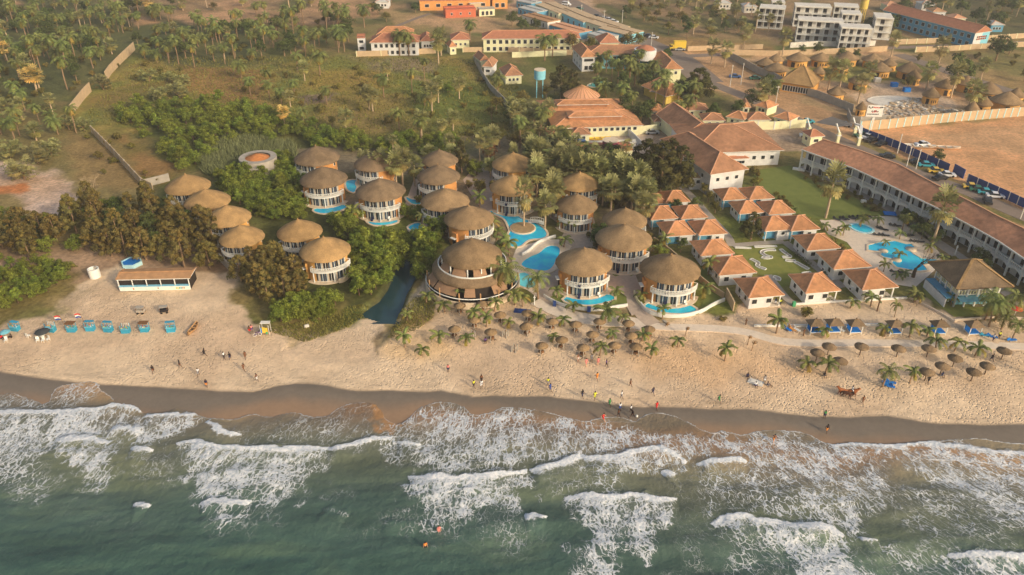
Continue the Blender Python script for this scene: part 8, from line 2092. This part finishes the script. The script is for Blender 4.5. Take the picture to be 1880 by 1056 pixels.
def person_proto(kind, skin, top, bottom, long=False):
 J = pose(kind); names = list(J); ix = {n: i for i, n in enumerate(names)}; V = [J[n] for n in names]
 E = [('pel','che'),('che','nec'),('nec','hea'),('hea','top')] + [(a+n, b+n) for n in 'lr' for a, b in (('hip','kne'),('kne','ank'),('ank','toe'),('sho','elb'),('elb','wri'),('wri','han'))] + [('pel','hipl'),('pel','hipr'),('che','shol'),('che','shor')]
 Rd = {'pel':(.13,.10),'che':(.16,.11),'nec':.055,'hea':.095,'top':.07,'hip':.095,'kne':.062,'ank':.042,'toe':(.045,.03),'sho':.062,'elb':.045,'wri':.032,'han':(.042,.02)}
 E = [(ix[a], ix[b]) for a, b in E]; rad = [Rd.get(n, Rd.get(n[:-1])) for n in names]
 for s, n in ((-1,'l'),(1,'r')):
  h = Vector(J['han'+n]); d = (h - Vector(J['wri'+n])).normalized()
  for q, (off, L_) in enumerate(((-.03,.06),(-.015,.075),(0,.08),(.015,.07),(.035,.045))):
   b = len(V); V.append(tuple(h + Vector((0, off, 0)) + d * (.03 if q < 4 else .0))); V.append(tuple(h + Vector((0, off * 1.5, -.01)) + d * (.03 + L_ * (1 if q < 4 else .5)))); rad += [.009, .007]; E += [(ix['han'+n], b), (b, b+1)]
 t = thing('person', 'x', 'person', (0,0,-100), 0, None)
 obj('body', skinned('body', V, E, rad, 'skin_' + skin), t)
 P = lambda n: Vector(J[n])
 nm = ['pel','che','nec','shol','elbl','shor','elbr']; SV = [P(k) for k in nm]; SV[2] = P('che').lerp(P('nec'), .7); SV[4] = P('shol').lerp(P('elbl'), .8); SV[6] = P('shor').lerp(P('elbr'), .8)
 obj('shirt', skinned('shirt', [tuple(v) for v in SV], [(0,1),(1,2),(1,3),(3,4),(1,5),(5,6)], [(.155,.125),(.18,.135),(.08,.08),.082,.066,.082,.066], 'cloth_' + top), t)
 u = .95 if long else .55
 SV = [P('pel'), P('hipl'), P('kne'+'l'), P('hipr'), P('kner')]; a_, b_ = P('knel'), P('kner')
 V2 = [P('pel') + Vector((0,0,.03)), P('hipl'), P('hipl').lerp(P('knel'), .95), P('hipr'), P('hipr').lerp(P('kner'), .95)]; E2 = [(0,1),(1,2),(0,3),(3,4)]; R2 = [(.16,.13),.12,.088,.12,.088]
 if long: V2 += [P('knel').lerp(P('ankl'), .9), P('kner').lerp(P('ankr'), .9)]; E2 += [(2,5),(4,6)]; R2 += [.062,.062]
 obj('trousers', skinned('trousers', [tuple(v) for v in V2], E2, R2, 'cloth_' + bottom), t)
 hd = P('hea'); m_ = MB(); m_.lathe([(.105,-.02),(.115,.05),(.085,.11),(0,.135)], 'hair', 10, c=(hd.x, hd.y + .015, hd.z + .02)); m_.build('hair', t)
 m_ = MB()
 for s in (-1, 1): m_.box((hd.x + s*.035, hd.y - .092, hd.z + .01), (.022,.012,.012), 'black'); m_.box((hd.x + s*.1, hd.y, hd.z), (.02,.03,.05), 'skin_' + skin)
 m_.box((hd.x, hd.y - .105, hd.z - .02), (.02,.03,.035), 'skin_' + skin); m_.box((hd.x, hd.y - .095, hd.z - .055), (.045,.012,.01), 'red'); m_.build('face', t)
 return t
PP = {}
def person(px, py, kind, skin, top, bottom, lab, rz=0, sc=1.0, long=False, dz=0, at_=None):
 k = (kind, skin, top, bottom, long)
 if k not in PP: PP[k] = Proto(person_proto(*k))
 p = at_ or at(px, py); PP[k].put((p[0], p[1], p[2] + dz), R(rz), sc, lab, 'people on the beach')
D, Pl = 'dark', 'pale'
for a in ((376,654,'run',D,'black','black','runner in black highest on the open sand beside the footprints',100), (412,660,'walk',D,'white','black','player in a white shirt running beside a stooping one',80), (423,661,'run',D,'black','navy','stooping player in dark clothes beside the white shirted one',200), (451,659,'walk',D,'brown','brown','slim player in brown above the open sand',30),
 (448,681,'run',D,'brown','brown','player in brown stretching a leg below the slim one',60), (472,700,'walk',D,'brown','white','player carrying something white near the damp edge',90), (365,690,'walk',D,'white','grey','player in a white top beside a yellow ball',10), (380,711,'stand',D,'navy','orange','player with orange shorts standing on the damp edge',0),
 (282,685,'walk',D,'black','brown','lone walker in dark clothes nearest the damp sand',20), (331,675,'walk',D,'black','brown','lone walker lying back of the dark clothed one',120),
 (459,612,'stand',D,'brown','red','person in a brown robe beside the bicycle',0), (463,610,'stand',D,'pink','purple','person with a pink headwrap beside the bicycle',30), (481,614,'stand',D,'blue','blue','vendor in blue at the craft stall',180),
 (823,683,'stand',D,'pink','navy','distant pair member in pink and navy walking alone',0), (870,712,'walk',D,'yellow','black','player in a yellow shirt nearest a pair on the damp line',60), (884,712,'walk',D,'white','white','person in all white before a bare shouldered one',0), (884,702,'stand',D,'brown','black','bare shouldered person behind the one in white',0),
 (1006,708,'stand',D,'yellow','grey','person in yellow behind one in blue',0), (1010,718,'walk',D,'blue','blue','person in bright blue carrying a bag',60), (1061,664,'stand',Pl,'brown','white','woman in a white skirt leading the pink robed group',60), (1076,672,'walk',Pl,'pink','pink','person wearing a coral pink wrap, lower one',30), (1098,670,'stand',Pl,'pink','pink','person wearing a salmon robe, upper one',0), (1086,664,'stand',D,'grey','grey','grey clad person between the two pink robes',0), (1113,674,'walk',D,'purple','black','person in purple behind the pink robed group',90),
 (1096,698,'walk',D,'orange','orange','slim person in orange brown below the front parasols',30), (1157,710,'walk',D,'brown','brown','slim person in brown walking on the dimpled sand',80), (1069,730,'walk',D,'black','navy','player in dark clothes above the damp line',40), (1092,733,'walk',D,'yellow','yellow','player in a bright yellow strip',10), (1119,746,'walk',D,'green','green','player in green at the damp line',40), (1141,732,'walk',D,'white','grey','player in white and grey higher up the sand',70), (1198,725,'run',D,'navy','navy','player in navy running on the dry sand',50),
 (1138,754,'stand',D,'white','blue','player in a white top with blue shorts on the wet sand',0), (1135,766,'walk',D,'brown','black','dark shirted player standing in the film of water',100), (1158,758,'walk',D,'white','black','player in white nearest the ball',70), (1161,767,'run',D,'black','black','player in black chasing the ball',-60), (1205,752,'walk',D,'red','red','player in a full red strip',30), (1107,773,'run',Pl,'red','red','player in red splashing at the water edge',60),
 (1319,739,'run',D,'green','green','person in green striding on the sand',60), (1403,703,'stand',D,'grey','white','person in pale clothes standing by the fishing net',0), (1409,708,'sit',D,'navy','grey','person squatting by the fishing net',60), (1387,708,'sit',D,'white','blue','person in white bending over the net',0), (1372,692,'sit',D,'navy','navy','person crouched behind the net end',0),
 (1513,768,'stand',D,'green','navy','person in green and navy at the edge of the wet sand',0), (1517,794,'walk',D,'black','orange','walker with bare legs on the wet sand',10), (1583,741,'walk',D,'brown','brown','thin figure near the two horses',20), (1513,690,'sit',D,'black','grey','person resting in black under the young palm',0), (1420,812,'run',Pl,'brown','orange','bather in the foam by the wet sand',0), (1819,664,'run',D,'black','navy','man leaning forward to run behind the broad parasols',100),
 (1703,704,'walk',D,'black','black','thin figure beside the broad parasols',0), (1729,690,'sit',D,'navy','white','crouching person with a grey bag beside the parasol',0), (1833,622,'stand',D,'lime','black','person in a lime vest at the palm thicket',0), (1822,627,'stand',D,'white','blue','person in white leaning over a blue lounger',90), (1431,562,'stand',D,'lime','navy','gardener in a lime vest beside the corner porch',0), (1423,560,'stand',D,'navy','white','person carrying white cloth beside the corner porch',0),
 (891,627,'sit',D,'purple','navy','person in purple sitting below the parasol pair',0), (905,622,'sit',D,'brown','white','person seated on a lounge chair below the parasol pair',40), (3,622,'sit',D,'red','navy','drinker in red at the photo edge',60), (22,620,'sit',D,'black','black','drinker in black under the pale umbrella',-60), (1476,253,'stand',D,'navy','navy','guard in blue standing by the gatehouse',0), (1564,728,'stand',D,'brown','black','groom walking behind the horses',0)):
 person(a[0], a[1], a[2], a[3], a[4], a[5], a[6], a[7])
def sea_person(px, py, top, bottom, lab, kind='stand'):
 x, y = G(px, py, SEA); person(0, 0, kind, Pl, top, bottom, lab, 20, 1, at_=(x, y, SEA - .75 if kind == 'stand' else SEA - .1))
sea_person(781, 1004, 'orange', 'black', 'bather in an orange top waist deep in the green water'); sea_person(806, 974, 'pink', 'pink', 'pale bather splashing in a patch of foam')
def horse(lab, px, py, rz, mt, up=0):
 p = at(px, py); t = thing('horse', lab, 'horse', p, R(rz))
 V = [(-.62,0,1.22),(-.2,0,1.18),(.3,0,1.2),(.6,0,1.28),(.95,0,1.68 - up),(1.05,0,1.85 - up),(1.35,0,1.66 - up), (-.78,0,1.2),(-.95,0,.75)]
 E = [(0,1),(1,2),(2,3),(3,4),(4,5),(5,6),(0,7),(7,8)]; Rr = [(.25,.27),(.28,.30),(.27,.30),(.22,.27),(.13,.17),(.11,.12),(.06,.07),.07,.05]
 for x_, hb in ((-.62, True), (.52, False)):
  for s in (-1, 1):
   b = len(V); f = .12 * s * (1 if hb else -1)
   if hb: V += [(x_ + .05, s*.15, .92), (x_ + .12 + f, s*.16, .72), (x_ - .12 + f, s*.16, .46), (x_ - .02 + f*1.5, s*.16, .10), (x_ + .05 + f*1.5, s*.16, .03)]
   else: V += [(x_, s*.14, .92), (x_ + f*.4, s*.15, .74), (x_ + .02 + f, s*.15, .46), (x_ + f*1.4, s*.15, .10), (x_ + .07 + f*1.4, s*.15, .03)]
   E += [(0 if hb else 3, b), (b, b+1), (b+1, b+2), (b+2, b+3), (b+3, b+4)]; Rr += [.15, .12, .065, .045, .055]
 for s in (-1, 1): b = len(V); V += [(1.0, s*.07, 1.98 - up)]; E += [(5, b)]; Rr += [.03]
 obj('body', skinned('body', V, E, Rr, mt), t)
 m_ = MB(); m_.bar((.55,0,1.52),(.98,0,1.92 - up), .05, 'hair', .16); m_.build('mane', t); m_ = MB(); m_.tube([(-.86,0,1.2),(-1.0,0,.95),(-.98,0,.5)], [.06,.08,.02], 'hair', 6); m_.build('tail', t)
 return p
horse('chestnut horse walking ahead without a rider', 1546, 726, 170, 'horse_brown'); hp = horse('chestnut horse carrying the rider in white', 1562, 727, -15, 'horse_brown')
horse('darker pony with lowered head between the two chestnuts', 1553, 731, -25, 'horse_dark', .5)
person(0, 0, 'ride', D, 'white', 'white', 'rider in white sitting on the chestnut horse', 75, 1, at_=(hp.x, hp.y, hp.z + 1.46))
LM = [('the dense upper palm grove', 150, 80), ('the oil palm stand beside the grove', 560, 75), ('the top edge of the photo', 420, 5), ('the field wall between the left palms', 165, 190), ('the pale sand patch', 60, 370), ('the stepped villas', 370, 350), ('the unfinished rotunda', 473, 300), ('the reed hollow', 440, 275),
      ('the wide open field', 640, 170), ('the white two storey villa', 720, 90), ('the garden house with brown roof', 920, 140), ('the long cream guest block', 990, 85), ('the road trees at the top', 1280, 40), ('the apartment blocks', 1520, 70), ('the blue school block', 1740, 60), ('the far dense wood', 1800, 20), ('the lodge huts', 1500, 130), ('the lodge building site', 1640, 190),
      ('the garden with the teal pool', 1150, 170), ('the twin tiled halls', 1090, 230), ('the maroon tank', 1119, 300), ('the lagoon pool', 950, 410), ('the pear shaped pool', 1000, 480), ('the stepped restaurant', 865, 530), ('the creek bank facing the villas', 700, 470), ('the head of the creek', 780, 430), ('the mangrove villas', 580, 350), ('the slope above the narrow pool', 500, 370), ('the lowest golden villa', 560, 520), ('the beach bar', 280, 480),
      ('the white ring tank', 170, 500), ('the dune path', 60, 520), ('the casuarina wood behind the beach bar', 250, 420), ('the largest villa', 1230, 540), ('the promenade parasols', 1080, 600), ('the creek mouth dune', 760, 600), ('the middle parasols', 900, 610), ('the open sand below the villas', 1240, 640), ('the sunbed canopies', 1550, 600), ('the broad parasols', 1600, 680), ('the palm thicket', 1820, 600), ('the beachfront cottages', 1500, 560), ('the minigolf lawn', 1430, 480), ('the packed back cottages', 1240, 380),
      ('the hotel lawn', 1480, 360), ('the small turquoise pool', 1570, 420), ('the jagged pool', 1640, 480), ('the hotel wing', 1720, 430), ('the pool restaurant', 1780, 540), ('the dry left slope', 230, 300), ('the bungalows by the road', 1400, 210), ('the main road shops', 1050, 50), ('the bushes of the sandbar', 570, 590), ('the fan palms by the left wall', 300, 170), ('the golden fan palm', 60, 150), ('the trees at the red compound', 800, 30)]
WHAT = {'mangrove': 'bright green bush', 'bush': 'low bush', 'darktree': 'dark leafy tree', 'olivetree': 'thin olive tree', 'browntree': 'russet tree', 'casuarina': 'brownish feathery casuarina', 'darkcas': 'dark casuarina', 'young': 'young palm', 'coconut': 'coconut palm', 'oil': 'slender oil palm', 'fan': 'fan palm with dead leaf skirt', 'goldfan': 'golden dry fan palm', 'clump': 'clump of low fan palms'}
cells = {}
for key, r, px, py, lab in TREES:
 if lab: continue
 def dist(l): return (l[1] - px) ** 2 + ((l[2] - py) * 1.6) ** 2
 l = min(LM, key=dist)
 rel = 'behind' if py < l[2] - 7 else ('in front of' if py > l[2] + 7 else 'level with')
 cells.setdefault((key, l[0], rel), []).append((px, r))
for (key, ln, rel), v in cells.items():
 v.sort(key=lambda a: a[0]); n = len(v)
 for i, (px, r) in enumerate(v):
  r['label'] = ('%s %s %s' % (WHAT[key], rel, ln)) if n == 1 else ('%s %s %s, %s from the left' % (WHAT[key], rel, ln, ordw(i)))
for o in bpy.data.objects:
 if o.parent is None and o.get('label') and len(o['label'].split()) > 16: o['label'] = ' '.join(o['label'].split()[:16])
bpy.data.scenes.remove(TSC)
for p_ in ALLP:
 if not p_.used:
  for k in kids(p_.root):
   for q in kids(k): bpy.data.objects.remove(q)
   bpy.data.objects.remove(k)
  bpy.data.objects.remove(p_.root)
